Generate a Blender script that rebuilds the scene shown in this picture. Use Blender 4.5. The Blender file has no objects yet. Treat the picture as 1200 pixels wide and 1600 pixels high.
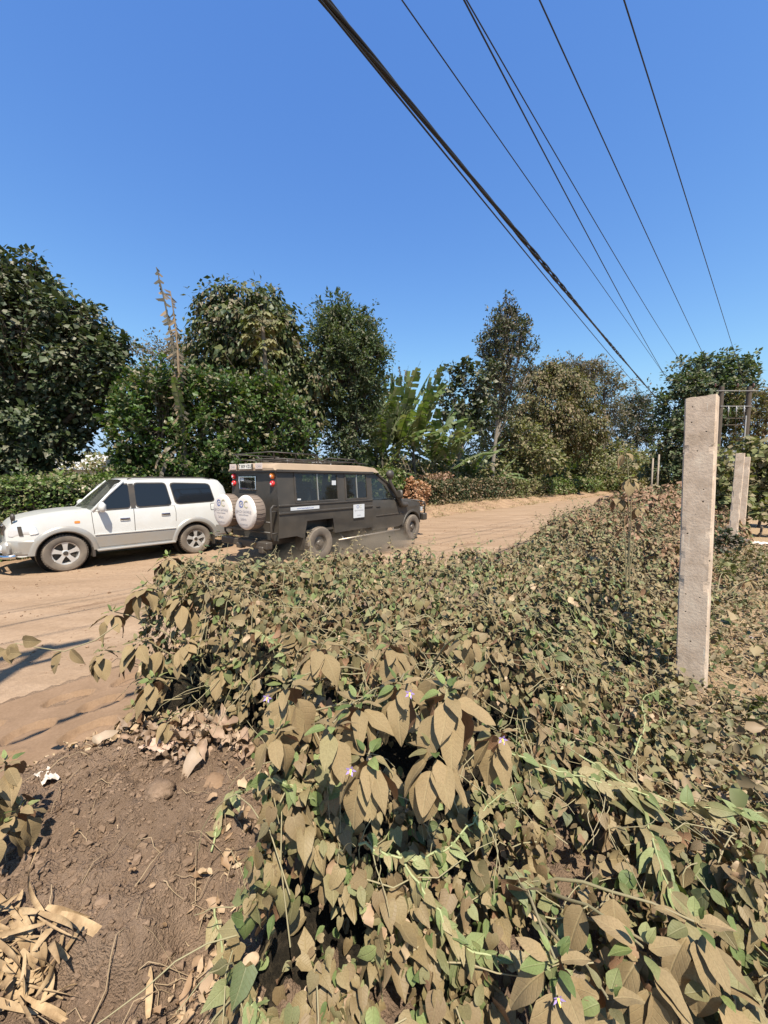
import bpy, math, random
import numpy as np
from mathutils import Vector, Matrix

# ------------------------------------------------------------------ camera, sky, sun, exposure
PITCH = math.radians(4.77)
CAMZ = 1.93
scene = bpy.context.scene
cam_data = bpy.data.cameras.new("camera")
cam = bpy.data.objects.new("camera", cam_data)
scene.collection.objects.link(cam)
cam.location = (0, 0, CAMZ)
cam.rotation_euler = (math.radians(90) - PITCH, 0, 0)
cam_data.sensor_width = 36
cam_data.lens = 13.5
cam_data.clip_start = 0.05
cam_data.clip_end = 3000
scene.camera = cam

SUN_AZ = (0.25, -0.968)            # horizontal direction towards the sun
SUN_EL = math.radians(61)
world = bpy.data.worlds.new("World")
scene.world = world
world.use_nodes = True
wn = world.node_tree.nodes
wl = world.node_tree.links
wn.clear()
sky = wn.new('ShaderNodeTexSky')
sky.sky_type = 'NISHITA'
sky.sun_disc = False
sky.sun_elevation = SUN_EL
sky.sun_rotation = math.atan2(SUN_AZ[0], SUN_AZ[1])
sky.altitude = 900
sky.air_density = 1.0
sky.dust_density = 0.4
sky.ozone_density = 4.5
bg = wn.new('ShaderNodeBackground')
bg.inputs['Strength'].default_value = 0.105
wo = wn.new('ShaderNodeOutputWorld')
# the deep, saturated blue of the photographed sky: one response curve per channel
EXPO = 0.85
ssep = wn.new('ShaderNodeSeparateColor'); scom = wn.new('ShaderNodeCombineColor')
wl.new(sky.outputs[0], ssep.inputs[0])
for ch, (k_, g_) in enumerate(((2.1, 1.22), (1.70, 1.0), (1.32, .55))):
    m1_ = wn.new('ShaderNodeMath'); m1_.operation = 'MULTIPLY'; m1_.inputs[1].default_value = .1338
    m2_ = wn.new('ShaderNodeMath'); m2_.operation = 'POWER'; m2_.inputs[1].default_value = g_
    m3_ = wn.new('ShaderNodeMath'); m3_.operation = 'MULTIPLY'; m3_.inputs[1].default_value = k_/(.105*2**EXPO)
    wl.new(ssep.outputs[ch], m1_.inputs[0]); wl.new(m1_.outputs[0], m2_.inputs[0]); wl.new(m2_.outputs[0], m3_.inputs[0])
    m4_ = wn.new('ShaderNodeMath'); m4_.operation = 'SMOOTH_MIN'; m4_.inputs[1].default_value = (.52, .74, 1.0)[ch]/(.105*2**EXPO); m4_.inputs[2].default_value = 1.2
    wl.new(m3_.outputs[0], m4_.inputs[0]); wl.new(m4_.outputs[0], scom.inputs[ch])
wl.new(scom.outputs[0], bg.inputs[0])
wl.new(bg.outputs[0], wo.inputs[0])

sun_data = bpy.data.lights.new("sun", 'SUN')
sun_data.energy = 5.0
sun_data.angle = math.radians(0.5)
sun_data.color = (1.0, 0.93, 0.80)
sun = bpy.data.objects.new("sun", sun_data)
scene.collection.objects.link(sun)
sd = Vector((SUN_AZ[0]*math.cos(SUN_EL), SUN_AZ[1]*math.cos(SUN_EL), math.sin(SUN_EL))).normalized()
sun.rotation_euler = sd.to_track_quat('Z', 'Y').to_euler()
sun.location = (5, -6, 20)

scene.view_settings.view_transform = 'Standard'
scene.view_settings.look = 'None'
scene.view_settings.gamma = 1
scene.view_settings.exposure = EXPO
scene.cycles.max_bounces = 6
scene.cycles.transparent_max_bounces = 12
scene.cycles.volume_bounces = 0
scene.cycles.use_adaptive_sampling = True
scene.cycles.use_denoising = True

C = scene.collection
random.seed(7)
RNG = np.random.default_rng(11)
PI = math.pi

# ------------------------------------------------------------------ small helpers
def at(px, py, depth):
    """the point that the photograph shows at px,py when it stands `depth` metres ahead"""
    X = (px-600)/600.0; Y = (800-py)/600.0
    dy = math.cos(PITCH) + Y*math.sin(PITCH)
    dz = -math.sin(PITCH) + Y*math.cos(PITCH)
    k = depth/dy
    return Vector((X*k, depth, CAMZ + dz*k))

def proj(p):
    x, y, z = p[0], p[1], p[2]-CAMZ
    d = y*math.cos(PITCH) - z*math.sin(PITCH)
    u = y*math.sin(PITCH) + z*math.cos(PITCH)
    return 600+600*x/d, 800-600*u/d

def prop(o, label=None, cat=None, group=None, kind=None):
    if label: o['label'] = label
    if cat: o['category'] = cat
    if group: o['group'] = group
    if kind: o['kind'] = kind
    return o

def thing(name, label, cat, loc=(0,0,0), rotz=0, group=None):
    o = bpy.data.objects.new(name, None)
    o.empty_display_size = 0.2
    C.objects.link(o)
    o.location = loc
    o.rotation_euler = (0, 0, rotz)
    return prop(o, label, cat, group)

def mesh_np(name, V, F, mat, parent=None, smooth=True, uv=None, mats=None, midx=None):
    """V (n,3); F (m,4) or (m,3) int array or list of such arrays; one linked object"""
    Fs = F if isinstance(F, list) else [F]
    Fs = [np.asarray(f, dtype=np.int32) for f in Fs if len(f)]
    V = np.asarray(V, dtype=np.float32)
    me = bpy.data.meshes.new(name)
    me.vertices.add(len(V))
    me.vertices.foreach_set('co', V.ravel())
    loops = np.concatenate([f.ravel() for f in Fs])
    tot = np.concatenate([np.full(len(f), f.shape[1], np.int32) for f in Fs])
    start = np.concatenate([[0], np.cumsum(tot)[:-1]]).astype(np.int32)
    me.loops.add(len(loops))
    me.loops.foreach_set('vertex_index', loops)
    me.polygons.add(len(tot))
    me.polygons.foreach_set('loop_start', start)
    me.polygons.foreach_set('loop_total', tot)
    if uv is not None:
        ul = me.uv_layers.new(name='UVMap')
        ul.data.foreach_set('uv', np.asarray(uv, np.float32)[loops].ravel())
    if midx is not None:
        me.polygons.foreach_set('material_index', np.asarray(midx, np.int32))
    me.polygons.foreach_set('use_smooth', np.full(len(tot), bool(smooth)))
    me.update(calc_edges=True)
    me.validate()
    for m in (mats or [mat]):
        me.materials.append(m)
    o = bpy.data.objects.new(name, me)
    C.objects.link(o)
    if parent: o.parent = parent
    return o

class MB:
    """collects shapes and links them as one mesh"""
    def __init__(s): s.v = []; s.f = []; s.mi = []; s.cur = 0; s.uv=[]
    def add(s, vs, fs):
        n = len(s.v)
        s.v += [tuple(v) for v in vs]
        s.f += [tuple(n+i for i in f) for f in fs]
        s.mi += [s.cur]*len(fs)
        return s
    def box(s, c, d, rot=None, bev=0.0):
        x, y, z = d[0]/2, d[1]/2, d[2]/2
        if bev <= 0:
            vs = [Vector((a*x, b*y, e*z)) for a in (-1,1) for b in (-1,1) for e in (-1,1)]
            fs = [(0,1,3,2),(4,6,7,5),(0,4,5,1),(2,3,7,6),(0,2,6,4),(1,5,7,3)]
        else:
            b = min(bev, x*.9, y*.9, z*.9)
            vs = []
            prof = [(-x+b,-y),(x-b,-y),(x,-y+b),(x,y-b),(x-b,y),(-x+b,y),(-x,y-b),(-x,-y+b)]
            inn = [(-x+b,-y+b),(x-b,-y+b),(x-b,-y+b),(x-b,y-b),(x-b,y-b),(-x+b,y-b),(-x+b,y-b),(-x+b,-y+b)]
            for ring, zz in ((inn,-z),(prof,-z+b),(prof,z-b),(inn,z)):
                vs += [Vector((p[0],p[1],zz)) for p in ring]
            fs = []
            for k in range(3):
                for i in range(8):
                    j = (i+1) % 8
                    fs.append((k*8+i, k*8+j, (k+1)*8+j, (k+1)*8+i))
            fs.append(tuple(range(7,-1,-1))); fs.append(tuple(range(24,32)))
        if rot is not None: vs = [rot @ v for v in vs]
        c = Vector(c)
        return s.add([v+c for v in vs], fs)
    def tube(s, pts, r, n=8, cap=True):
        pts = [Vector(p) for p in pts]
        rs = r if isinstance(r, (list, tuple)) else [r]*len(pts)
        vs = []; fs = []
        prev = None
        for i, p in enumerate(pts):
            a = pts[max(i-1,0)]; b = pts[min(i+1,len(pts)-1)]
            t = (b-a)
            if t.length < 1e-9: t = Vector((0,0,1))
            t.normalize()
            ref = prev if prev is not None else (Vector((0,0,1)) if abs(t.z) < .9 else Vector((1,0,0)))
            u = ref - t*ref.dot(t)
            if u.length < 1e-6: u = t.orthogonal()
            u.normalize(); w = t.cross(u); prev = u
            for k in range(n):
                a_ = 2*PI*k/n
                vs.append(p + (u*math.cos(a_)+w*math.sin(a_))*rs[i])
        for i in range(len(pts)-1):
            for k in range(n):
                j = (k+1) % n
                fs.append((i*n+k, i*n+j, (i+1)*n+j, (i+1)*n+k))
        if cap:
            fs.append(tuple(range(n-1,-1,-1)))
            fs.append(tuple((len(pts)-1)*n+k for k in range(n)))
        return s.add(vs, fs)
    def lathe(s, prof, n=24, axis='y', c=(0,0,0)):
        """prof: list of (radius, height) turned about an axis"""
        vs = []; fs = []
        for r, h in prof:
            for k in range(n):
                a = 2*PI*k/n
                if axis == 'y': vs.append((r*math.cos(a)+c[0], h+c[1], r*math.sin(a)+c[2]))
                elif axis == 'x': vs.append((h+c[0], r*math.cos(a)+c[1], r*math.sin(a)+c[2]))
                else: vs.append((r*math.cos(a)+c[0], r*math.sin(a)+c[1], h+c[2]))
        for i in range(len(prof)-1):
            for k in range(n):
                j = (k+1) % n
                fs.append((i*n+k, i*n+j, (i+1)*n+j, (i+1)*n+k))
        return s.add(vs, fs)
    def build(s, name, mat, parent=None, smooth=False, bevel=0, mats=None, auto=None):
        me = bpy.data.meshes.new(name)
        me.from_pydata(s.v, [], s.f)
        me.update()
        if s.cur or any(s.mi): me.polygons.foreach_set('material_index', s.mi)
        import bmesh
        bm = bmesh.new(); bm.from_mesh(me)
        bmesh.ops.recalc_face_normals(bm, faces=bm.faces)
        bm.to_mesh(me); bm.free()
        me.polygons.foreach_set('use_smooth', [bool(smooth)]*len(me.polygons))
        for m in (mats or [mat]): me.materials.append(m)
        if auto is not None:
            me.set_sharp_from_angle(angle=math.radians(auto))
        o = bpy.data.objects.new(name, me)
        C.objects.link(o)
        if parent: o.parent = parent
        if bevel:
            b = o.modifiers.new('bevel', 'BEVEL'); b.width = bevel; b.segments = 2; b.limit_method = 'ANGLE'
        return o

# value noise (numpy)
def _h(ix, iy, s):
    n = (ix.astype(np.int64)*374761393 + iy.astype(np.int64)*668265263 + s*1442695041) & 0xffffffff
    n = ((n ^ (n >> 13))*1274126177) & 0xffffffff
    return ((n ^ (n >> 16)) & 0xffff)/65535.0
def vn(x, y, s=0):
    x = np.asarray(x, float); y = np.asarray(y, float)
    ix = np.floor(x); iy = np.floor(y); fx = x-ix; fy = y-iy
    fx = fx*fx*(3-2*fx); fy = fy*fy*(3-2*fy)
    a = _h(ix,iy,s); b = _h(ix+1,iy,s); c = _h(ix,iy+1,s); d = _h(ix+1,iy+1,s)
    return (a*(1-fx)+b*fx)*(1-fy) + (c*(1-fx)+d*fx)*fy
def fbm(x, y, s=0, o=4):
    t = 0; a = .5; k = 1.
    for i in range(o):
        t = t + a*vn(x*k, y*k, s+i*17); a *= .5; k *= 2.03
    return t
def ss(a, b, x):
    t = np.clip((np.asarray(x, float)-a)/(b-a), 0, 1)
    return t*t*(3-2*t)

# ------------------------------------------------------------------ materials
def new_mat(name):
    m = bpy.data.materials.new(name); m.use_nodes = True
    nt = m.node_tree; nt.nodes.clear()
    return m, nt, nt.nodes, nt.links
def N(nt, typ, **kw):
    n = nt.nodes.new(typ)
    for k, v in kw.items():
        if k.startswith('i_'): n.inputs[k[2:].replace('_',' ')].default_value = v
        else: setattr(n, k, v)
    return n
def ramp(nt, stops, interp='LINEAR'):
    r = nt.nodes.new('ShaderNodeValToRGB'); r.color_ramp.interpolation = interp
    el = r.color_ramp.elements
    while len(el) < len(stops): el.new(0.5)
    for e, (p, c) in zip(el, stops):
        e.position = p; e.color = tuple(c)+(1,) if len(c) == 3 else c
    return r
def paint(name, col, rough=.5, metal=0, dust=0, dustcol=(.42,.30,.19), spec=.5, bump=0, bscale=40, var=0, coat=0):
    """simple surface with dust that settles on up-facing and low places and faint colour variation"""
    m, nt, ns, ls = new_mat(name)
    p = N(nt, 'ShaderNodeBsdfPrincipled'); o = N(nt, 'ShaderNodeOutputMaterial')
    p.inputs['Roughness'].default_value = rough; p.inputs['Metallic'].default_value = metal
    p.inputs['Specular IOR Level'].default_value = spec
    p.inputs['Coat Weight'].default_value = coat
    ls.new(p.outputs[0], o.inputs[0])
    tc = N(nt, 'ShaderNodeTexCoord')
    nz = N(nt, 'ShaderNodeTexNoise'); nz.inputs['Scale'].default_value = 5; nz.inputs['Detail'].default_value = 6
    ls.new(tc.outputs['Object'], nz.inputs['Vector'])
    base = N(nt, 'ShaderNodeMix', data_type='RGBA')
    base.inputs[6].default_value = (*col, 1); base.inputs[7].default_value = (*[c*(1-var) for c in col], 1)
    ls.new(nz.outputs['Fac'], base.inputs[0])
    out = base.outputs[2]
    if dust:
        mix = N(nt, 'ShaderNodeMix', data_type='RGBA')
        mix.inputs[7].default_value = (*dustcol, 1)
        r = ramp(nt, [(.35, (0,0,0)), (.75, (1,1,1))])
        ls.new(nz.outputs['Fac'], r.inputs[0])
        mm = N(nt, 'ShaderNodeMath', operation='MULTIPLY_ADD'); mm.inputs[1].default_value = dust*.6; mm.inputs[2].default_value = dust*.5
        ls.new(r.outputs[0], mm.inputs[0])
        ls.new(mm.outputs[0], mix.inputs[0]); ls.new(out, mix.inputs[6])
        out = mix.outputs[2]
    ls.new(out, p.inputs['Base Color'])
    if bump:
        n2 = N(nt, 'ShaderNodeTexNoise'); n2.inputs['Scale'].default_value = bscale; n2.inputs['Detail'].default_value = 5
        ls.new(tc.outputs['Object'], n2.inputs['Vector'])
        b = N(nt, 'ShaderNodeBump'); b.inputs['Strength'].default_value = bump; b.inputs['Distance'].default_value = .01
        ls.new(n2.outputs['Fac'], b.inputs['Height']); ls.new(b.outputs[0], p.inputs['Normal'])
    return m

def leaf_mat(name, cols, dust=(.30,.21,.13), dustamt=.5, trans=.25, rough=.6, nscale=1.2, veins=False, back=None):
    """cols: list of (pos, rgb) picked per leaf; dust by leaf and by place"""
    m, nt, ns, ls = new_mat(name)
    geo = N(nt, 'ShaderNodeNewGeometry'); tc = N(nt, 'ShaderNodeTexCoord')
    nz = N(nt, 'ShaderNodeTexNoise'); nz.inputs['Scale'].default_value = nscale; nz.inputs['Detail'].default_value = 3
    ls.new(tc.outputs['Object'], nz.inputs['Vector'])
    r = ramp(nt, cols)
    a = N(nt, 'ShaderNodeMath', operation='MULTIPLY_ADD'); a.inputs[1].default_value = .9; a.inputs[2].default_value = -.45
    ls.new(nz.outputs['Fac'], a.inputs[0])
    b = N(nt, 'ShaderNodeMath', operation='ADD', use_clamp=True)
    ls.new(geo.outputs['Random Per Island'], b.inputs[0]); ls.new(a.outputs[0], b.inputs[1])
    ls.new(b.outputs[0], r.inputs[0])
    # dust
    w = N(nt, 'ShaderNodeTexWhiteNoise', noise_dimensions='1D')
    ls.new(geo.outputs['Random Per Island'], w.inputs['W'])
    nz2 = N(nt, 'ShaderNodeTexNoise'); nz2.inputs['Scale'].default_value = nscale*.7+.3
    ls.new(tc.outputs['Object'], nz2.inputs['Vector'])
    c = N(nt, 'ShaderNodeMath', operation='MULTIPLY_ADD'); c.inputs[1].default_value = 1.1
    ls.new(nz2.outputs['Fac'], c.inputs[0]); ls.new(w.outputs['Value'], c.inputs[2])
    rr = ramp(nt, [(max(0,1.02-dustamt), (0,0,0)), (min(1,1.24-dustamt), (.97,.97,.97))])
    d2 = N(nt, 'ShaderNodeMath', operation='MULTIPLY'); d2.inputs[1].default_value = .72
    ls.new(c.outputs[0], d2.inputs[0]); ls.new(d2.outputs[0], rr.inputs[0])
    up = N(nt, 'ShaderNodeMath', operation='MULTIPLY_ADD'); up.inputs[1].default_value = -.45; up.inputs[2].default_value = 1
    ls.new(geo.outputs['Backfacing'], up.inputs[0])
    df = N(nt, 'ShaderNodeMath', operation='MULTIPLY'); ls.new(rr.outputs[0], df.inputs[0]); ls.new(up.outputs[0], df.inputs[1])
    mix = N(nt, 'ShaderNodeMix', data_type='RGBA'); mix.inputs[7].default_value = (*dust, 1)
    ls.new(df.outputs[0], mix.inputs[0]); ls.new(r.outputs[0], mix.inputs[6])
    col = mix.outputs[2]
    bump_in = None
    if veins:
        uvn = N(nt, 'ShaderNodeUVMap'); sep = N(nt, 'ShaderNodeSeparateXYZ')
        ls.new(uvn.outputs[0], sep.inputs[0])
        av = N(nt, 'ShaderNodeMath', operation='ABSOLUTE'); ls.new(sep.outputs[1], av.inputs[0])
        m1 = N(nt, 'ShaderNodeMath', operation='MULTIPLY_ADD'); m1.inputs[1].default_value = -.75
        ls.new(av.outputs[0], m1.inputs[0]); ls.new(sep.outputs[0], m1.inputs[2])
        m2 = N(nt, 'ShaderNodeMath', operation='MULTIPLY'); m2.inputs[1].default_value = 44
        ls.new(m1.outputs[0], m2.inputs[0])
        m3 = N(nt, 'ShaderNodeMath', operation='COSINE'); ls.new(m2.outputs[0], m3.inputs[0])
        rv = ramp(nt, [(.90,(0,0,0)), (1,(.6,.6,.6))]); ls.new(m3.outputs[0], rv.inputs[0])
        rm = ramp(nt, [(0,(1,1,1)), (.03,(0,0,0))]); ls.new(av.outputs[0], rm.inputs[0])
        mx = N(nt, 'ShaderNodeMath', operation='MAXIMUM'); ls.new(rv.outputs[0], mx.inputs[0]); ls.new(rm.outputs[0], mx.inputs[1])
        vm = N(nt, 'ShaderNodeMath', operation='MULTIPLY'); vm.inputs[1].default_value = .22; ls.new(mx.outputs[0], vm.inputs[0])
        m4 = N(nt, 'ShaderNodeMix', data_type='RGBA'); m4.inputs[7].default_value = (.34,.28,.15,1)
        ls.new(vm.outputs[0], m4.inputs[0]); ls.new(col, m4.inputs[6]); col = m4.outputs[2]
        # speckle of dust grain
        sp = N(nt, 'ShaderNodeTexNoise'); sp.inputs['Scale'].default_value = 260; ls.new(tc.outputs['Object'], sp.inputs['Vector'])
        m5 = N(nt, 'ShaderNodeMix', data_type='RGBA', blend_type='MULTIPLY'); m5.inputs[0].default_value = .45
        rs_ = ramp(nt, [(.3,(.62,.6,.58)), (.6,(1,1,1))]); ls.new(sp.outputs['Fac'], rs_.inputs[0])
        ls.new(col, m5.inputs[6]); ls.new(rs_.outputs[0], m5.inputs[7]); col = m5.outputs[2]
        bp = N(nt, 'ShaderNodeBump'); bp.inputs['Strength'].default_value = .5; bp.inputs['Distance'].default_value = .002
        ls.new(mx.outputs[0], bp.inputs['Height']); bump_in = bp.outputs[0]
    p = N(nt, 'ShaderNodeBsdfPrincipled'); p.inputs['Roughness'].default_value = rough; p.inputs['Specular IOR Level'].default_value = .35
    t = N(nt, 'ShaderNodeBsdfTranslucent'); o = N(nt, 'ShaderNodeOutputMaterial')
    ls.new(col, p.inputs['Base Color']); 
    tcx = N(nt, 'ShaderNodeMix', data_type='RGBA', blend_type='MULTIPLY'); tcx.inputs[0].default_value = 1
    tcx.inputs[7].default_value = (1.15,1.3,.45,1); ls.new(col, tcx.inputs[6]); ls.new(tcx.outputs[2], t.inputs[0])
    if bump_in: ls.new(bump_in, p.inputs['Normal'])
    ms = N(nt, 'ShaderNodeMixShader'); ms.inputs[0].default_value = trans
    ls.new(p.outputs[0], ms.inputs[1]); ls.new(t.outputs[0], ms.inputs[2]); ls.new(ms.outputs[0], o.inputs[0])
    return m

def soil_mat(name, c1, c2, c3, scale=3, bump=.6, bscale=25, stretch=None, dist=.03, rough=.95, fine=140):
    m, nt, ns, ls = new_mat(name)
    tc = N(nt, 'ShaderNodeTexCoord'); mp = N(nt, 'ShaderNodeMapping')
    ls.new(tc.outputs['Object'], mp.inputs['Vector'])
    if stretch:
        mp.inputs['Rotation'].default_value = (0,0,stretch[0]); mp.inputs['Scale'].default_value = stretch[1]
    n1 = N(nt, 'ShaderNodeTexNoise'); n1.inputs['Scale'].default_value = scale; n1.inputs['Detail'].default_value = 8; n1.inputs['Roughness'].default_value = .6
    ls.new(mp.outputs[0], n1.inputs['Vector'])
    r = ramp(nt, [(.3, c1), (.5, c2), (.72, c3)]); ls.new(n1.outputs['Fac'], r.inputs[0])
    n2 = N(nt, 'ShaderNodeTexNoise'); n2.inputs['Scale'].default_value = bscale; n2.inputs['Detail'].default_value = 8; n2.inputs['Roughness'].default_value = .7
    ls.new(tc.outputs['Object'], n2.inputs['Vector'])
    n3 = N(nt, 'ShaderNodeTexVoronoi'); n3.inputs['Scale'].default_value = fine; ls.new(tc.outputs['Object'], n3.inputs['Vector'])
    ad = N(nt, 'ShaderNodeMath', operation='MULTIPLY_ADD'); ad.inputs[1].default_value = .25
    ls.new(n3.outputs['Distance'], ad.inputs[0]); ls.new(n2.outputs['Fac'], ad.inputs[2])
    mm = N(nt, 'ShaderNodeMix', data_type='RGBA', blend_type='MULTIPLY'); mm.inputs[0].default_value = .5
    r2 = ramp(nt, [(.3,(.6,.58,.56)), (.62,(1.0,1.0,1.0))]); ls.new(n2.outputs['Fac'], r2.inputs[0])
    ls.new(r.outputs[0], mm.inputs[6]); ls.new(r2.outputs[0], mm.inputs[7])
    p = N(nt, 'ShaderNodeBsdfPrincipled'); p.inputs['Roughness'].default_value = rough; p.inputs['Specular IOR Level'].default_value = .15
    b = N(nt, 'ShaderNodeBump'); b.inputs['Strength'].default_value = bump; b.inputs['Distance'].default_value = dist
    ls.new(ad.outputs[0], b.inputs['Height']); ls.new(b.outputs[0], p.inputs['Normal'])
    ls.new(mm.outputs[2], p.inputs['Base Color'])
    o = N(nt, 'ShaderNodeOutputMaterial'); ls.new(p.outputs[0], o.inputs[0])
    return m, nt, mm, p

# ------------------------------------------------------------------ leaf engine
def template(rows, cols=1):
    """rows: (u_mid, u_side, halfwidth). cols = columns per side. returns verts (k,3) (u, v, |v|/w), faces"""
    V = []; nc = 2*cols+1
    for um, us, w in rows:
        for c in range(-cols, cols+1):
            f = abs(c)/cols
            V.append((um+(us-um)*f*f if cols > 1 else um+(us-um)*f, w*c/cols, f))
    F = []
    for i in range(len(rows)-1):
        for c in range(nc-1):
            F.append((i*nc+c, i*nc+c+1, (i+1)*nc+c+1, (i+1)*nc+c))
    return np.array(V, float), np.array(F, np.int32)
T_HEART = template([(0.0,.0,.02),(.04,-.10,.22),(.16,.06,.37),(.38,.34,.38),(.64,.62,.26),(.86,.85,.10),(1,1,.004)])
T_OVATE = template([(0,0,.03),(.08,.07,.16),(.25,.23,.30),(.45,.44,.34),(.65,.65,.28),(.85,.85,.13),(1,1,.004)])
T_BIG = template([(0,0,.02),(.05,.04,.10),(.16,.14,.23),(.30,.28,.30),(.45,.44,.31),(.6,.6,.27),(.75,.75,.20),(.88,.88,.11),(.96,.96,.05),(1,1,.004)], 2)
T_LANCE = template([(0,0,.02),(.3,.3,.12),(.65,.65,.11),(1,1,.004)])
T_KITE = (np.array([(0,0,0),(.45,-.3,1),(.5,0,0),(.45,.3,1),(1,0,0)],float), None)
T_MID = template([(0,0,.02),(.3,.26,.33),(.65,.65,.27),(1,1,.004)])
K_F = [np.array([(0,1,2),(0,2,3),(2,1,4),(3,2,4)],np.int32)]

def norm(a):
    return a/np.maximum(np.linalg.norm(a, axis=1, keepdims=True), 1e-9)

def leaves_geo(P, T, Nn, S, W, tmpl, bend, fold, wav=0, rng=RNG):
    Vt, Ft = tmpl
    T = norm(T); Nn = Nn - T*np.sum(Nn*T, axis=1, keepdims=True); Nn = norm(Nn)
    B = np.cross(Nn, T)
    n = len(P); k = len(Vt)
    u = Vt[None,:,0]; v = Vt[None,:,1]; e = Vt[None,:,2]
    w = -bend[:,None]*u*u + fold[:,None]*np.abs(v)
    if np.any(wav):
        ph = rng.uniform(0, 6.28, (n,1))
        w = w + wav*e*np.sin(u*9+ph+np.sign(v)*1.3)
        v = v*(1+.06*np.sin(u*13+ph))
    side = rng.normal(0, .06, (n,1))
    v2 = v*W[:,None] + side*u*u
    P3 = P[:,None,:] + S[:,None,None]*(u[...,None]*T[:,None,:] + v2[...,None]*B[:,None,:] + w[...,None]*Nn[:,None,:])
    V = P3.reshape(-1,3)
    uv = np.stack([np.broadcast_to(u,(n,k)), np.broadcast_to(Vt[None,:,1],(n,k))], -1).reshape(-1,2)
    off = (np.arange(n, dtype=np.int32)*k)[:,None,None]
    if Ft is None:
        F = (K_F[0][None]+off).reshape(-1,3)
    else:
        F = (Ft[None]+off).reshape(-1,4)
    return V, F, uv

def rand_unit(n, rng=RNG):
    return norm(rng.normal(size=(n,3)))
def arr(*v): return np.array(v, float)

def tubes_np(paths, radii, n=4):
    """many polylines -> V,F ; each path (k,3)"""
    Vs = []; Fs = []; off = 0
    ang = np.arange(n)*2*PI/n
    ca = np.cos(ang)[None,:,None]; sa = np.sin(ang)[None,:,None]
    for p, r in zip(paths, radii):
        p = np.asarray(p, float); k = len(p)
        t = np.gradient(p, axis=0); t = norm(t)
        ref = np.array([0,0,1.]) if abs(t[0,2]) < .9 else np.array([1.,0,0])
        u = norm(np.cross(t, ref[None,:])+1e-9); w = np.cross(t, u)
        rr = np.asarray(r, float)*np.ones(k)
        ring = p[:,None,:] + rr[:,None,None]*(u[:,None,:]*ca + w[:,None,:]*sa)
        Vs.append(ring.reshape(-1,3))
        i = np.arange(k-1)[:,None]*n; j = np.arange(n)[None,:]; j2 = (j+1) % n
        F = np.stack([i+j, i+j2, i+n+j2, i+n+j], -1).reshape(-1,4)+off
        Fs.append(F); off += k*n
    return np.concatenate(Vs), np.concatenate(Fs)

def curve_pts(a, b, sag=0, n=6, jit=0, rng=RNG):
    a = np.array(a, float); b = np.array(b, float)
    t = np.linspace(0, 1, n)[:,None]
    p = a*(1-t)+b*t
    p[:,2] += sag*4*(t*(1-t))[:,0]
    if jit: p[1:-1] += rng.normal(0, jit, (n-2,3))
    return p

def text_geo(txt, size, align='CENTER', extrude=0.0008):
    cu = bpy.data.curves.new('txt', 'FONT'); cu.body = txt; cu.size = size
    cu.align_x = align; cu.align_y = 'CENTER'; cu.extrude = extrude; cu.resolution_u = 2
    o = bpy.data.objects.new('txt', cu); C.objects.link(o)
    dg = bpy.context.evaluated_depsgraph_get(); dg.update()
    me = bpy.data.meshes.new_from_object(o.evaluated_get(dg))
    vs = [v.co.copy() for v in me.vertices]; fs = [tuple(p.vertices) for p in me.polygons]
    bpy.data.objects.remove(o); bpy.data.curves.remove(cu); bpy.data.meshes.remove(me)
    return vs, fs
def write(name, txt, size, mat, parent, M):
    vs, fs = text_geo(txt, size)
    b = MB(); b.add([M @ v for v in vs], fs)
    return b.build(name, mat, parent)
# ------------------------------------------------------------------ ground plan
UD = (0.655, 0.7556)              # along the road
VD = (-0.7556, 0.655)             # across it, away from the camera
def uv_of(x, y): return UD[0]*x+UD[1]*y, VD[0]*x+VD[1]*y
def xy_of(u, v): return UD[0]*u+VD[0]*v, UD[1]*u+VD[1]*v

def ground_z(x, y):
    x = np.asarray(x, float); y = np.asarray(y, float)
    u, v = uv_of(x, y)
    bank = 0.45*(1-ss(2.35, 3.35, v + .15*(vn(u*.8, v*.0, 3)-.5)))
    near = np.exp(-((x*x+y*y)/30.0))
    z = bank + .10*(fbm(x*.9, y*.9, 5)-.5)*(bank/.45) + .05*(fbm(x*4, y*4, 8)-.5)*(bank/.45)*near
    # heap of dug earth on the left
    hp = np.exp(-(((x+1.0)/.75)**2 + ((y-1.75)/.5)**2))
    z = z + .10*hp
    z = z - .16*np.exp(-(((x+.62)/.16)**2 + ((y-1.15)/.25)**2)) - .12*ss(.9,.1,((x+1.0)/.32)**2+((y-.98)/.16)**2)
    # far verge bank
    z = z + .45*ss(11.2, 12.5, v + .5*(fbm(u*.4,v*.4,24)-.5))*ss(9, 17, u) + .02*ss(11.0, 12.6, v)
    z = z + .12*(fbm(x*.25, y*.25, 21)-.5)*ss(12.5, 16, v)
    cl = near*(v < 3.3)
    rd = 1-np.abs(2*fbm(x*9+2, y*7, 9, 4)-1)
    z = z + .09*(rd-.75)*cl + .034*(np.abs(vn(x*26, y*26, 12)-.5)*2-.4)*cl + .02*(vn(x*45,y*45,18)-.5)*cl + .09*(fbm(x*6,y*6,14,3)-.45)*cl
    return z

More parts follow.
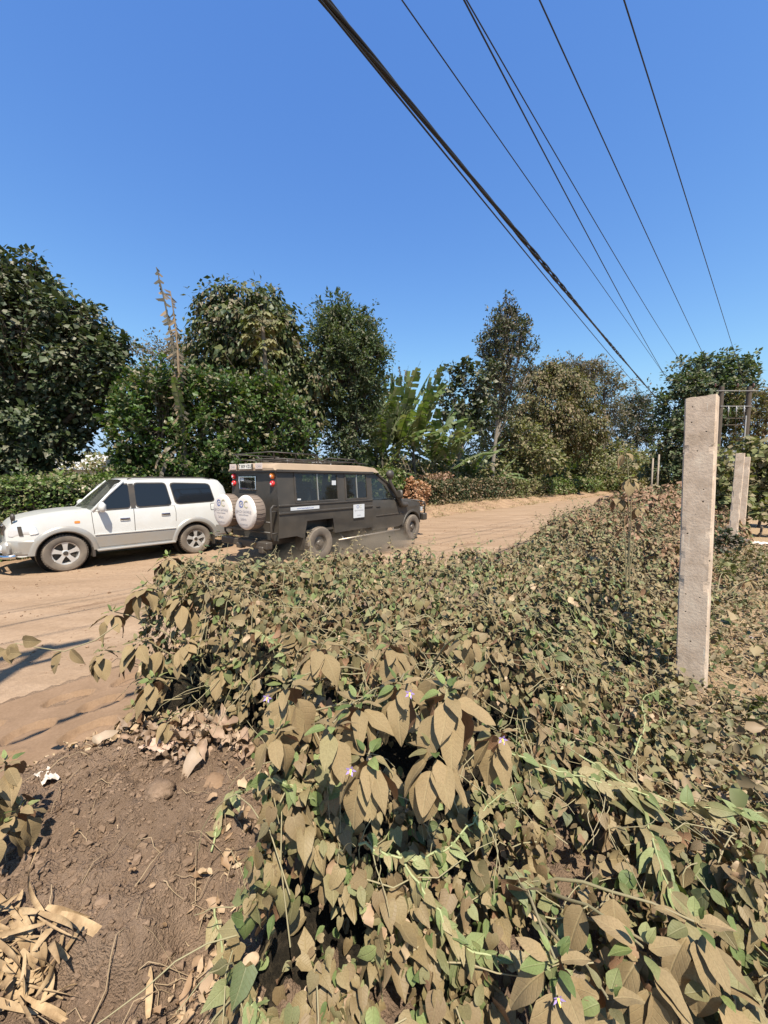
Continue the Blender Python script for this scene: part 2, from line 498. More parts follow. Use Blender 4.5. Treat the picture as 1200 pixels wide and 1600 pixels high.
def axis(lo, hi, fine_lo, fine_hi, step):
    a = list(np.arange(fine_lo, fine_hi, step))
    s = step; p = fine_hi
    while p < hi: a.append(p); s *= 1.09; p += s
    a.append(hi); s = step; p = fine_lo-step
    b = []
    while p > lo: b.append(p); s *= 1.09; p -= s
    b.append(lo)
    return np.array(sorted(set(b+a)))
gx = axis(-700, 700, -2.4, 2.6, .016); gy = axis(-30, 900, .7, 3.6, .016)
GX, GY = np.meshgrid(gx, gy)
GZ = ground_z(GX, GY)
_u, _v = uv_of(GX, GY)
GZ = np.where((_v > 4.65) & (_v < 11.2), GZ-.03, GZ)
ny, nx = GX.shape
ii = (np.arange(ny-1)[:,None]*nx + np.arange(nx-1)[None,:]).ravel()
gm, nt, mixn, pr = soil_mat('earth', (.165,.108,.070), (.225,.152,.103), (.31,.215,.148), scale=2.2, bump=1, bscale=38, dist=.03)
go = mesh_np('ground', np.stack([GX,GY,GZ],-1).reshape(-1,3), np.stack([ii,ii+1,ii+nx+1,ii+nx],-1), gm)
prop(go, 'reddish brown bare earth with clods around the road', None, None, 'structure')
# colour the earth by place: dug soil, dry clearing on the right, verge
tc = N(nt, 'ShaderNodeTexCoord'); sp = N(nt, 'ShaderNodeSeparateXYZ'); nt.links.new(tc.outputs['Object'], sp.inputs[0])
mv = N(nt, 'ShaderNodeVectorMath', operation='DOT_PRODUCT'); mv.inputs[1].default_value = (VD[0],VD[1],0)
nt.links.new(tc.outputs['Object'], mv.inputs[0])
nzz = N(nt, 'ShaderNodeTexNoise'); nzz.inputs['Scale'].default_value = 1.6; nt.links.new(tc.outputs['Object'], nzz.inputs['Vector'])
ma = N(nt, 'ShaderNodeMath', operation='MULTIPLY_ADD'); ma.inputs[1].default_value = 1.6
nt.links.new(nzz.outputs['Fac'], ma.inputs[0]); nt.links.new(mv.outputs['Value'], ma.inputs[2])
r1 = ramp(nt, [(0.0,(1,1,1)),(1.0,(0,0,0))]); mr = N(nt,'ShaderNodeMapRange'); mr.inputs[1].default_value=.75; mr.inputs[2].default_value=1.25
nt.links.new(ma.outputs[0], mr.inputs[0]); nt.links.new(mr.outputs[0], r1.inputs[0])
mc = N(nt, 'ShaderNodeMix', data_type='RGBA'); mc.inputs[7].default_value = (.36,.25,.15,1)
nt.links.new(r1.outputs[0], mc.inputs[0]); nt.links.new(mixn.outputs[2], mc.inputs[6])
# the far side of the road is pale trodden verge
mr2 = N(nt,'ShaderNodeMapRange'); mr2.inputs[1].default_value=4.0; mr2.inputs[2].default_value=5.2
nt.links.new(mv.outputs['Value'], mr2.inputs[0])
mc2 = N(nt, 'ShaderNodeMix', data_type='RGBA'); 
rv = ramp(nt, [(.35,(.25,.16,.10)),(.6,(.34,.225,.14))]); nt.links.new(nzz.outputs['Fac'], rv.inputs[0])
nt.links.new(rv.outputs[0], mc2.inputs[7])
nt.links.new(mr2.outputs[0], mc2.inputs[0]); nt.links.new(mc.outputs[2], mc2.inputs[6])
nt.links.new(mc2.outputs[2], pr.inputs['Base Color'])

# dirt road
us = np.concatenate([np.arange(-8, 22, .07), np.arange(22, 60, .3), np.arange(60, 260, 3)])
vs_ = np.arange(4.3, 11.9, .07)
RU, RV = np.meshgrid(us, vs_)
def road_z(u, v):
    x, y = xy_of(u, v)
    rut = -.035*np.exp(-((v-5.6-.1*np.sin(u*.21))/.24)**2) - .035*np.exp(-((v-7.3-.1*np.sin(u*.21))/.28)**2) - .02*np.exp(-((v-9.4)/.3)**2) - .02*np.exp(-((v-8.3)/.25)**2)
    z = .012 + rut + .045*(fbm(u*.35, v*1.4, 31)-.5) + .02*(fbm(u*1.5, v*6, 33)-.5) + .014*(fbm(u*9, v*14, 35)-.5)
    edge = ss(4.3, 4.75, v)*(1-ss(11.2, 11.9, v))
    return z*edge - .05*(1-edge) + np.where(v < 4.9, .05*(1-edge)*.3, 0)
RX, RY = xy_of(RU, RV)
RZ = road_z(RU, RV) + 0.0*RX
ny, nx = RX.shape
ii = (np.arange(ny-1)[:,None]*nx + np.arange(nx-1)[None,:]).ravel()
rm, nt, mixn, pr = soil_mat('road_dirt', (.24,.158,.098), (.29,.197,.127), (.345,.242,.163), scale=1.0, bump=.65, bscale=14,
                        stretch=(-math.atan2(UD[1],UD[0]), (.25,1.6,1)), dist=.02, fine=60)
ro = mesh_np('road', np.stack([RX,RY,RZ],-1).reshape(-1,3), np.stack([ii,ii+1,ii+nx+1,ii+nx],-1), rm)
prop(ro, 'wide dusty dirt road with tyre tracks', None, None, 'structure')

# stone pitched drain lining at the near road edge: mortar sheet with stones set in it
mortar = soil_mat('dusty_mortar', (.20,.128,.078), (.225,.145,.09), (.26,.17,.108), scale=3, bump=.25, bscale=50, dist=.006)[0]
u0, v0 = uv_of(-3.0, 2.9)
dl = thing('drain_lining', 'dusty stone and mortar lining with rounded stones along the near road edge', 'drain lining')
du = np.arange(-2.2, 2.3, .02); dv = np.arange(3.15, 4.5, .02)
DU, DV = np.meshgrid(du, dv)
DX, DY = xy_of(DU, DV)
stones = []
rs = np.random.default_rng(4)
for i in range(9):
    for j in range(3):
        stones.append((-2.1+i*.54+(j%2)*.22+rs.uniform(-.06,.06), 3.38+j*.38+rs.uniform(-.04,.04), rs.uniform(.14,.19), rs.uniform(.10,.13), rs.uniform(-.4,.4)))
DZ = .10*(1-ss(3.0, 4.4, DV))+.035
for (su,sv,a,b,th) in stones:
    cu = (DU-su)*math.cos(th)+(DV-sv)*math.sin(th); cv = -(DU-su)*math.sin(th)+(DV-sv)*math.cos(th)
    e = (cu/a)**2+(cv/b)**2
    DZ = DZ - .055*(1-ss(.90, 1.08, e)) + .010*np.exp(-((e-1.25)/.2)**2)
    DZ = DZ + (1-ss(.5,.95,e))*(.016+.045*(fbm(DU*9,DV*9,int(abs(su)*90),3)-.5))
ny, nx = DX.shape
ii = (np.arange(ny-1)[:,None]*nx + np.arange(nx-1)[None,:]).ravel()
mesh_np('mortar_bed', np.stack([DX,DY,DZ],-1).reshape(-1,3), np.stack([ii,ii+1,ii+nx+1,ii+nx],-1), mortar, dl)

# ------------------------------------------------------------------ the creeper thicket in front
def bush_h(x, y):
    """height of the thicket's top above z=0.45, 0 where there is none"""
    x = np.asarray(x, float); y = np.asarray(y, float)
    u, v = uv_of(x, y)
    base = .20 + .47*ss(.15, 1.15, v)
    base = base + .18*ss(4.5, 8, u) + .30*ss(8, 12, u)
    base = base*(.80 + .42*fbm(x*1.5+3, y*1.5, 41)) 
    base = base + .24*(fbm(x*3.4, y*3.4, 44)-.5) + .05*(vn(x*11, y*11, 45)-.5)
    base = base + .19*np.exp(-(((x+1.15)/.50)**2+((y-2.50)/.45)**2)) + .10*np.exp(-(((x+.35)/.5)**2+((y-3.6)/.6)**2))
    vr = 3.4 - 1.3*ss(2.6, 3.9, u) + .25*ss(4.5, 6, u) + .35*(fbm(u*.9, 0*u, 51)-.5)
    xl = np.interp(y, [0, 1.35, 1.75, 2.15, 2.45, 3.2, 5], [-.42, -.46, -.55, -1.05, -1.68, -1.80, -3.0])
    xl = xl + .12*(vn(y*5, 0*y, 52)-.5)
    lo = np.where(y < 1.45, -1.1, -.10)
    lo = lo - .6*ss(9, 13, u)
    m = ss(0, .38, vr-v) * ss(0, .16, x-xl) * ss(0, .35, v-lo) * ss(.80, 1.13, y+.05*np.sin(x*7))
    m2 = ss(.95, 1.05, y)*0+1
    hole = np.exp(-(((x-2.10)/.30)**2 + ((y-2.62)/.30)**2)) + .7*np.exp(-(((x-1.75)/.35)**2 + ((y-2.2)/.35)**2)) + .45*np.exp(-(((x-.12)/.33)**2 + ((y-1.12)/.22)**2))
    return np.maximum(base,0)*np.sqrt(m)*m2*(1-.6*np.clip(hole,0,1))

def bush_top(x, y):
    return .45 + bush_h(x, y)

vine_mat = leaf_mat('creeper_leaf', [(0,(.060,.078,.032)),(.35,(.10,.12,.048)),(.7,(.14,.16,.065)),(1,(.20,.20,.085))],
                    dust=(.27,.150,.086), dustamt=.60, trans=.05, nscale=3.2, veins=True)
vine_far = leaf_mat('creeper_leaf_far', [(0,(.055,.075,.03)),(.4,(.10,.125,.05)),(.75,(.15,.175,.07)),(1,(.22,.22,.09))],
                    dust=(.245,.137,.080), dustamt=.57, trans=.07, nscale=2.2)
young_mat = leaf_mat('young_leaf', [(0,(.11,.155,.05)),(.5,(.17,.22,.075)),(1,(.27,.32,.12))], dustamt=.30, trans=.35, nscale=3, veins=True)
big_mat = leaf_mat('large_dusty_leaf', [(0,(.115,.13,.048)),(.5,(.16,.165,.068)),(1,(.22,.20,.09))],
                   dust=(.28,.156,.090), dustamt=.80, trans=.04, nscale=3, veins=True, rough=.8)
stem_mat = paint('vine_stem', (.24,.23,.11), .7, dust=.4, var=.5)
dry_mat = leaf_mat('dead_leaf', [(0,(.20,.12,.065)),(.5,(.33,.21,.12)),(1,(.50,.38,.24))], dust=(.36,.25,.16), dustamt=.4, trans=.15, nscale=3)
straw_mat = leaf_mat('straw', [(0,(.36,.25,.13)),(.5,(.50,.38,.21)),(1,(.66,.54,.32))], dust=(.40,.29,.18), dustamt=.3, trans=.2, nscale=3)

def sample_bush(rlo, rhi, dens, rng, fx=1.2):
    # uniform in the annular sector seen from the front
    A = math.atan(fx)
    area = (rhi**2-rlo**2)*A
    n = int(area*dens*5)
    r = np.sqrt(rng.uniform(rlo**2, rhi**2, n)); a = rng.uniform(-A, A, n)
    x = r*np.sin(a); y = r*np.cos(a)
    h = bush_h(x, y); e = .02
    gx_ = (bush_h(x+e, y)-bush_h(x-e, y))/(2*e); gy_ = (bush_h(x, y+e)-bush_h(x, y-e))/(2*e)
    sl = np.minimum(np.sqrt(1+gx_**2+gy_**2), 5.0)
    keep = (h > .06) & (rng.uniform(0, 5, n) < sl)
    x, y, h, gx_, gy_ = x[keep], y[keep], h[keep], gx_[keep], gy_[keep]
    nn = norm(np.stack([-gx_, -gy_, np.ones_like(x)], -1))
    return x, y, h, nn

bush = prop(bpy.data.objects.new('creeper_thicket', None), 'thicket of dusty heart-leaved creepers filling the foreground', None, None, 'stuff')
C.objects.link(bush); bush['category'] = 'undergrowth'
rng = np.random.default_rng(3)
GV = []; 
def leaf_batch(bands, tmpl, mat, name, parent, size, dustflat=False, wav=0, yf=1.0):
    allV=[]; allF=[]; allU=[]; off=0
    for (rlo, rhi, dens, sc) in bands:
        x, y, h, nn = sample_bush(rlo, rhi, dens, rng)
        n = len(x)
        # clumping: drop leaves where the noise makes gaps
        g = fbm(x*7+2, y*7, 61)*.6+vn(x*19, y*19, 62)*.4
        kp = rng.uniform(0,1,n) < (-.75+3.1*np.clip(g-.12,0,1))
        x,y,h,nn = x[kp],y[kp],h[kp],nn[kp]; n=len(x)
        dep = rng.exponential(.075, n)*np.minimum(1, .5+rlo*.3)
        deep = (rng.uniform(0,1,n) < .24) & (rlo < 4)
        dep = np.where(deep, rng.uniform(0,.30,n), dep)
        lift = rng.uniform(-.01,.03,n)
        P = np.stack([x, y, .45+h], -1) + nn*(lift-dep)[:,None]
        P[:,2] = np.maximum(P[:,2], ground_z(P[:,0],P[:,1])+.01)
        Nn = nn*.55 + np.array([.10,-.30,.50])[None] + rng.normal(0,.50,(n,3))
        Nn = norm(Nn)
        dn = np.tile(arr(0,-.25,-1), (n,1)) + nn*np.array([.6,.6,0])[None]
        T = dn + rng.normal(0,.65,(n,3))
        S = size*sc*np.clip(rng.lognormal(0,.40,n),.35,1.75)
        W = rng.uniform(.8,1.2,n)
        V,F,uv = leaves_geo(P, T, Nn, S, W, tmpl, rng.normal(.15,.28,n), rng.normal(.2,.28,n), wav, rng)
        allV.append(V); allF.append(F+off); allU.append(uv); off += len(V)
    return mesh_np(name, np.concatenate(allV), np.concatenate(allF), mat, parent, uv=np.concatenate(allU))
leaf_batch([(.8,1.7,4300,1),(1.7,2.7,3600,.98)], T_HEART, vine_mat, 'creeper_leaves', bush, .0425, wav=.04)
leaf_batch([(.8,1.5,1500,.80),(1.5,2.7,750,.75),(2.7,4.5,520,.8)], T_OVATE, young_mat, 'young_creeper_leaves', bush, .045, wav=.04)
leaf_batch([(2.7,4.2,2800,.86),(4.2,6.5,1900,1.0)], T_MID, vine_far, 'creeper_leaves_beyond', bush, .047)
leaf_batch([(.8,1.7,330,.8),(1.7,2.7,300,.85),(2.7,5,200,.9)], T_OVATE, dry_mat, 'dead_creeper_leaves', bush, .04, wav=.14)
leaf_batch([(6.5,10,1300,1.15),(10,16,700,1.6),(16,28,300,2.3),(28,60,70,4)], T_KITE, vine_far, 'distant_creeper_leaves', bush, .06)

# inner sheet for old stems, coloured near black to paint shade between leaves
xs = np.concatenate([np.arange(-3, 4.2, .05), np.arange(4.2, 34, .3)]); ys = np.concatenate([np.arange(.75, 7, .05), np.arange(7, 50, .35)])
IX, IY = np.meshgrid(xs, ys)
IH = bush_h(IX, IY)
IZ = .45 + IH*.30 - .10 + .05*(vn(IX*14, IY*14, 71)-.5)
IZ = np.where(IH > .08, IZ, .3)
ny, nx = IX.shape
ii = (np.arange(ny-1)[:,None]*nx + np.arange(nx-1)[None,:]).ravel()
ok = (IH.ravel()[ii] > .08) | (IH.ravel()[ii+nx+1] > .08)
ii = ii[ok]
tang = soil_mat('stem_tangle_shade', (.012,.010,.007), (.028,.022,.014), (.07,.052,.033), scale=30, bump=1, bscale=60, dist=.03)[0]
mesh_np('inner_tangle_shade', np.stack([IX,IY,IZ],-1).reshape(-1,3), np.stack([ii,ii+1,ii+nx+1,ii+nx],-1), tang, bush)
# trailing stems
paths=[]; rad=[]
x, y, h, nn = sample_bush(.85, 3.4, 60, rng)
for k in range(min(len(x), 620)):
    p = np.array([x[k], y[k], .45+h[k]]); L = rng.uniform(.12,.5); d = norm(rng.normal(size=(1,3))*np.array([[1,1,.3]]))[0]
    pts=[p]
    for s_ in range(6):
        d = d + rng.normal(0,.25,3); d[2] -= .08; d /= np.linalg.norm(d)
        q = pts[-1] + d*L/6
        top = .45+float(bush_h(q[0],q[1]))
        q[2] = max(min(q[2], top+.03), top-.05) if top>.5 else q[2]
        pts.append(q)
    paths.append(np.array(pts)); rad.append(np.linspace(.0024,.0012,7))
# upright tendrils standing clear of the top
xx, yy, hh_, _n = sample_bush(1.0, 6.5, 60, rng)
x, y, h = np.concatenate([x, xx]), np.concatenate([y, yy]), np.concatenate([h, hh_])
for k in range(260):
    i = rng.integers(len(x)); p = np.array([x[i], y[i], .42+h[i]])
    d = np.array([rng.normal(0,.3), rng.normal(0,.3), 1.]); pts=[p]
    for s_ in range(7):
        d = d + rng.normal(0,.22,3) - np.array([0,0,.10]); d /= np.linalg.norm(d); pts.append(pts[-1]+d*.028)
    paths.append(np.array(pts)); rad.append(np.linspace(.0022,.0010,8))
V,F = tubes_np(paths, rad, 5)
mesh_np('creeper_stems', V, F, stem_mat, bush)

# leafy sprigs breaking the thicket's outline
rng = np.random.default_rng(8)
x, y, h, nn = sample_bush(2.2, 9, 26, rng)
P=[];T=[];Nn=[];S=[];paths=[];rad=[]
for i in range(len(x)):
    r_=math.hypot(x[i],y[i]); L=rng.uniform(.08,.26)*(1 if rng.uniform()<.85 else 1.6); d=np.array([rng.normal(0,.35),rng.normal(0,.35),1.]); d/=np.linalg.norm(d)
    p=np.array([x[i],y[i],.43+h[i]]); pts=[p]
    for s_ in range(6):
        d=d+rng.normal(0,.16,3)-np.array([0,0,.07]); d/=np.linalg.norm(d); p=p+d*L/6; pts.append(p)
        for q in range(2):
            a=rng.uniform(0,6.28); P.append(p); T.append([math.cos(a),math.sin(a),rng.uniform(-.7,.3)]); Nn.append([rng.normal(0,.3),-.2,1]); S.append(rng.uniform(.022,.05)*(1.15-.12*s_)*(1+.05*r_))
    paths.append(np.array(pts)); rad.append(np.linspace(.0022,.001,7)*(1+.08*r_))
n=len(P); V,F,uv=leaves_geo(np.array(P),np.array(T),np.array(Nn),np.array(S),np.ones(n),T_MID,rng.uniform(0,.4,n),rng.uniform(0,.4,n),0,rng)
mesh_np('sprig_leaves',V,F,vine_far,bush,uv=uv)
V,F=tubes_np(paths,rad,4); mesh_np('sprig_stems',V,F,stem_mat,bush)
# ------------------------------------------------------------------ large-leaved shrubs rising out of the thicket
def whorl(center, size, n, rng, low=1.25, hi=.15, face=None):
    """leaves round a shoot tip: young small ones on top, big drooping ones below"""
    P=[];T=[];Nn=[];S=[];W=[];Bd=[];Fo=[]
    c = np.array(center, float)
    for i in range(n):
        f = (i+.5)/n
        ph = i*2.4 + rng.uniform(-.3,.3)
        if face is not None and rng.uniform() < .45 and f > .35: ph = face + rng.normal(0,.7)
        a = np.array([math.cos(ph), math.sin(ph), 0])
        de = -.5*(1-f)**2 + hi + (low-hi)*f + rng.normal(0,.14)
        t = a*math.cos(de) - np.array([0,0,1])*math.sin(de)
        nn = a*math.sin(de) + np.array([0,0,1])*math.cos(de)
        s = size*.95*(.42+.62*f**.7)*rng.uniform(.8,1.12)
        P.append(c + a*(.012+.10*size*f*2) - np.array([0,0,f*size*.40])); T.append(t)
        Nn.append(nn+rng.normal(0,.18,3)); S.append(s); W.append(rng.uniform(.85,1.15)*(.75+.25*f)); Bd.append(rng.uniform(.08,.42)); Fo.append(rng.uniform(.0,.3))
    return P,T,Nn,S,W,Bd,Fo

def flower(b, c, r, rng):
    for k in range(5):
        a = k*2*PI/5
        d = Vector((math.cos(a), -.35, math.sin(a))).normalized(); e = Vector((-math.sin(a), 0, math.cos(a)))
        c0 = Vector(c)
        b.add([c0, c0+d*r*.5+e*r*.22, c0+d*r, c0+d*r*.5-e*r*.22], [(0,1,2,3)])
petal_mat = paint('purple_petal', (.38,.28,.62), .6)
anther_mat = paint('yellow_anther', (.75,.55,.08), .6)

def shrub(name, label, base, tips, rng, fl=(), group=None, face=-1.57, mat=None, cat='shrub', rstem=.007, stub=True):
    """tips: (point, leaf size, n)"""
    t = thing(name, label, cat, tuple(base), 0, group)
    b0 = np.array(base, float)
    A=[[] for _ in range(7)]; Y=[[] for _ in range(7)]; paths=[]; rad=[]
    for (c, s, n) in tips:
        c = np.array(c, float) - b0
        w = whorl(c, s, n, rng, face=face)
        for k in range(7): A[k] += w[k]
        w = whorl(c+np.array([0,0,.012]), s*.42, 5, rng, low=.1, hi=-1.0)
        for k in range(7): Y[k] += w[k]
        mid = c*np.array([.35,.35,.85]) + rng.normal(0,.03,3)
        tt = np.linspace(0,1,8)[:,None]
        p = (1-tt)**2*np.zeros(3) + 2*(1-tt)*tt*mid + tt**2*c
        p[1:-1] += rng.normal(0,.004,(6,3))
        paths.append(p); rad.append(np.linspace(rstem, .0028, 8))
        for j in range(max(1,n//5)):      # leaves lower down the stem
            f = rng.uniform(.55,.95); q = p[int(f*7)]
            ph = rng.uniform(0,6.28) if rng.uniform()<.5 else face+rng.normal(0,.8)
            a = np.array([math.cos(ph), math.sin(ph),0]); de = rng.uniform(.7,1.35)
            A[0].append(q+a*.02); A[1].append(a*math.cos(de)-np.array([0,0,math.sin(de)])); A[2].append(a*math.sin(de)+np.array([0,0,math.cos(de)]))
            A[3].append(s*rng.uniform(.7,1.05)); A[4].append(1.); A[5].append(rng.uniform(.1,.4)); A[6].append(rng.uniform(0,.25))
            paths.append(np.array([q, q+a*.02])); rad.append([.002,.0018])
    def bld(L, nm, m, wav):
        V,F,uv = leaves_geo(np.array(L[0]),np.array(L[1]),np.array(L[2]),np.array(L[3]),np.array(L[4]),T_BIG,np.array(L[5]),np.array(L[6]),wav,rng)
        return mesh_np(nm, V, F, m, t, uv=uv)
    bld(A, 'foliage', mat or big_mat, .03); bld(Y, 'young_leaves', young_mat, .02)
    V,F = tubes_np(paths, rad, 6); mesh_np('stem', V, F, stem_mat, t)
    for c in fl:
        fb = MB(); q = Vector(c)-Vector(base)
        flower(fb, q, .016, rng); fo = fb.build('flower', petal_mat, t)
        ab = MB(); ab.tube([q, q+Vector((0,-.012,-.004))], [.003,.0015], 5); ab.build('anthers', anther_mat, fo)
    return t
def A3(px,py,d): return tuple(at(px,py,d))
rng = np.random.default_rng(21)
shrub('nightshade_shrub', 'large-leaved shrub with drooping dusty leaves and purple flowers in the middle of the thicket',
      (.15,1.95,.45), [(A3(700,1075,1.08),.165,11),(A3(625,1065,1.14),.135,9),(A3(560,1095,1.1),.14,9),(A3(450,1065,1.2),.15,10),
      (A3(575,1180,.98),.14,9),(A3(680,1170,1.0),.13,8),(A3(775,1140,1.1),.12,8),(A3(500,1005,1.35),.12,8),(A3(612,1005,1.35),.11,8),(A3(730,990,1.45),.10,7),(A3(430,1140,1.1),.12,7),(A3(520,1130,1.02),.13,8)], rng,
      fl=[A3(640,1083,1.02),A3(418,1090,1.12),A3(548,1203,.9),A3(785,1155,1.02)])
shrub('nightshade_shrub', 'large-leaved dusty shrub standing out at the left end of the thicket beside the road',
      (-1.1,2.45,.42), [(A3(262,868,2.5),.16,10),(A3(325,885,2.6),.13,8),(A3(225,915,2.35),.17,10),(A3(285,930,2.3),.16,10),(A3(175,955,2.3),.14,9),(A3(215,1000,2.2),.16,10),
      (A3(290,1000,2.15),.15,9),(A3(160,1015,2.25),.13,8),(A3(240,1060,2.05),.15,9),(A3(210,1105,2.1),.14,8),(A3(330,960,2.3),.13,8),(A3(350,1040,2.05),.13,8),(A3(265,1120,1.95),.13,7)], rng, face=-1.9)
shrub('nightshade_shrub', 'large-leaved shrub with broad brown oval leaves at the bottom right corner',
      (.42,1.25,.45), [(A3(868,1500,.80),.15,10),(A3(1005,1480,.85),.16,9),(A3(1085,1440,.92),.15,9),(A3(950,1560,.76),.13,8),(A3(1120,1540,.86),.15,8)], rng,
      fl=[A3(872,1560,.74)])
shrub('nightshade_shrub', 'low shrub with broad olive leaves at the left edge above the dug soil',
      (-1.65,1.55,.45), [(A3(8,1190,1.40),.13,9),(A3(-25,1235,1.32),.14,9),(A3(30,1262,1.36),.12,8),(A3(-5,1290,1.3),.11,7)], rng, face=-.4)
shrub('nightshade_shrub', 'single arching shoot of rounded leaves rising above the thicket towards the far road end',
      (2.4,3.7,.6), [(A3(978,705,3.6),.12,7),(A3(985,745,3.55),.13,8),(A3(968,775,3.6),.13,8),(A3(1000,790,3.6),.12,7)], rng, rstem=.006)
shrub('nightshade_shrub', 'small shrub with pale green round leaves on the bare ground right of the nearest post',
      (4.0,4.5,.42), [(A3(1172,905,4.5),.12,9),(A3(1150,930,4.5),.10,8),(A3(1190,935,4.4),.12,8),(A3(1160,960,4.4),.10,7),(A3(1130,895,4.7),.10,7)], rng)
# thin twig reaching over the road on the left
tw = thing('trailing_twig', 'thin twig with a few brown leaves reaching out over the road at the left edge', 'twig', A3(185,975,2.2))
tb = np.array(A3(185,975,2.2))
pp = [np.array(A3(*q))-tb for q in [(185,975,2.2),(150,1000,2.15),(100,1018,2.1),(60,1012,2.05),(25,1005,2.0),(8,1015,2.0)]]
V,F = tubes_np([np.array(pp)],[np.linspace(.004,.002,6)],5); mesh_np('stem', V, F, stem_mat, tw)
Pn=[];Tn=[]
for (px,py,d,tx,tz) in [(25,1005,2.0,-.3,-1),(14,1012,2.0,.25,-1),(35,1000,2.0,1,-.1),(8,1015,2,-1,-.5),(95,1018,2.1,-.4,-1),(110,1015,2.1,.8,-.7),(12,1020,2,.6,.1)]:
    Pn.append(np.array(A3(px,py,d))-tb); Tn.append((tx,-.3,tz))
n=len(Pn)
V,F,uv = leaves_geo(np.array(Pn),np.array(Tn,float),np.tile(arr(.1,-.9,.4),(n,1))+rng.normal(0,.2,(n,3)),np.full(n,.12)*rng.uniform(.7,1.1,n),np.ones(n),T_BIG,np.full(n,.2),np.full(n,.2),.02,rng)
mesh_np('foliage', V, F, big_mat, tw, uv=uv)

# ------------------------------------------------------------------ concrete posts
def concrete():
    m, nt, ns, ls = new_mat('weathered_concrete')
    tc = N(nt,'ShaderNodeTexCoord'); p = N(nt,'ShaderNodeBsdfPrincipled'); o = N(nt,'ShaderNodeOutputMaterial')
    n1 = N(nt,'ShaderNodeTexNoise'); n1.inputs['Scale'].default_value=7; n1.inputs['Detail'].default_value=9; n1.inputs['Roughness'].default_value=.65
    ls.new(tc.outputs['Object'], n1.inputs[0])
    r = ramp(nt, [(.3,(.40,.295,.21)),(.5,(.56,.43,.325)),(.7,(.66,.53,.405))]); ls.new(n1.outputs['Fac'], r.inputs[0])
    # long pale scratches along the post
    mp = N(nt,'ShaderNodeMapping'); mp.inputs['Scale'].default_value=(45,45,2.2); ls.new(tc.outputs['Object'], mp.inputs[0])
    n2 = N(nt,'ShaderNodeTexNoise'); n2.inputs['Scale'].default_value=1.6; n2.inputs['Detail'].default_value=2; ls.new(mp.outputs[0], n2.inputs[0])
    r2 = ramp(nt, [(.69,(0,0,0)),(.73,(.8,.8,.8))]); ls.new(n2.outputs['Fac'], r2.inputs[0])
    mx = N(nt,'ShaderNodeMix',data_type='RGBA'); mx.inputs[7].default_value=(.66,.60,.50,1)
    ls.new(r2.outputs[0], mx.inputs[0]); ls.new(r.outputs[0], mx.inputs[6])
    # pits
    vo = N(nt,'ShaderNodeTexVoronoi'); vo.inputs['Scale'].default_value=26; ls.new(tc.outputs['Object'], vo.inputs[0])
    r3 = ramp(nt, [(.10,(1,1,1)),(.16,(0,0,0))]); ls.new(vo.outputs['Distance'], r3.inputs[0])
    wn_ = N(nt,'ShaderNodeMath',operation='GREATER_THAN'); wn_.inputs[1].default_value=.80
    sx = N(nt,'ShaderNodeSeparateXYZ'); ls.new(vo.outputs['Color'], sx.inputs[0]); ls.new(sx.outputs[0], wn_.inputs[0])
    ml = N(nt,'ShaderNodeMath',operation='MULTIPLY'); ls.new(r3.outputs[0], ml.inputs[0]); ls.new(wn_.outputs[0], ml.inputs[1])
    mx2 = N(nt,'ShaderNodeMix',data_type='RGBA'); mx2.inputs[7].default_value=(.05,.04,.03,1)
    ls.new(ml.outputs[0], mx2.inputs[0]); ls.new(mx.outputs[2], mx2.inputs[6]); ls.new(mx2.outputs[2], p.inputs['Base Color'])
    n4 = N(nt,'ShaderNodeTexNoise'); n4.inputs['Scale'].default_value=70; n4.inputs['Detail'].default_value=8; ls.new(tc.outputs['Object'], n4.inputs[0])
    s = N(nt,'ShaderNodeMath',operation='SUBTRACT'); ls.new(n4.outputs['Fac'], s.inputs[0]); ls.new(ml.outputs[0], s.inputs[1])
    b = N(nt,'ShaderNodeBump'); b.inputs['Strength'].default_value=.5; b.inputs['Distance'].default_value=.004
    ls.new(s.outputs[0], b.inputs['Height']); ls.new(b.outputs[0], p.inputs['Normal'])
    p.inputs['Roughness'].default_value=.95; p.inputs['Specular IOR Level'].default_value=.2
    ls.new(p.outputs[0], o.inputs[0]); return m
CONC = concrete()
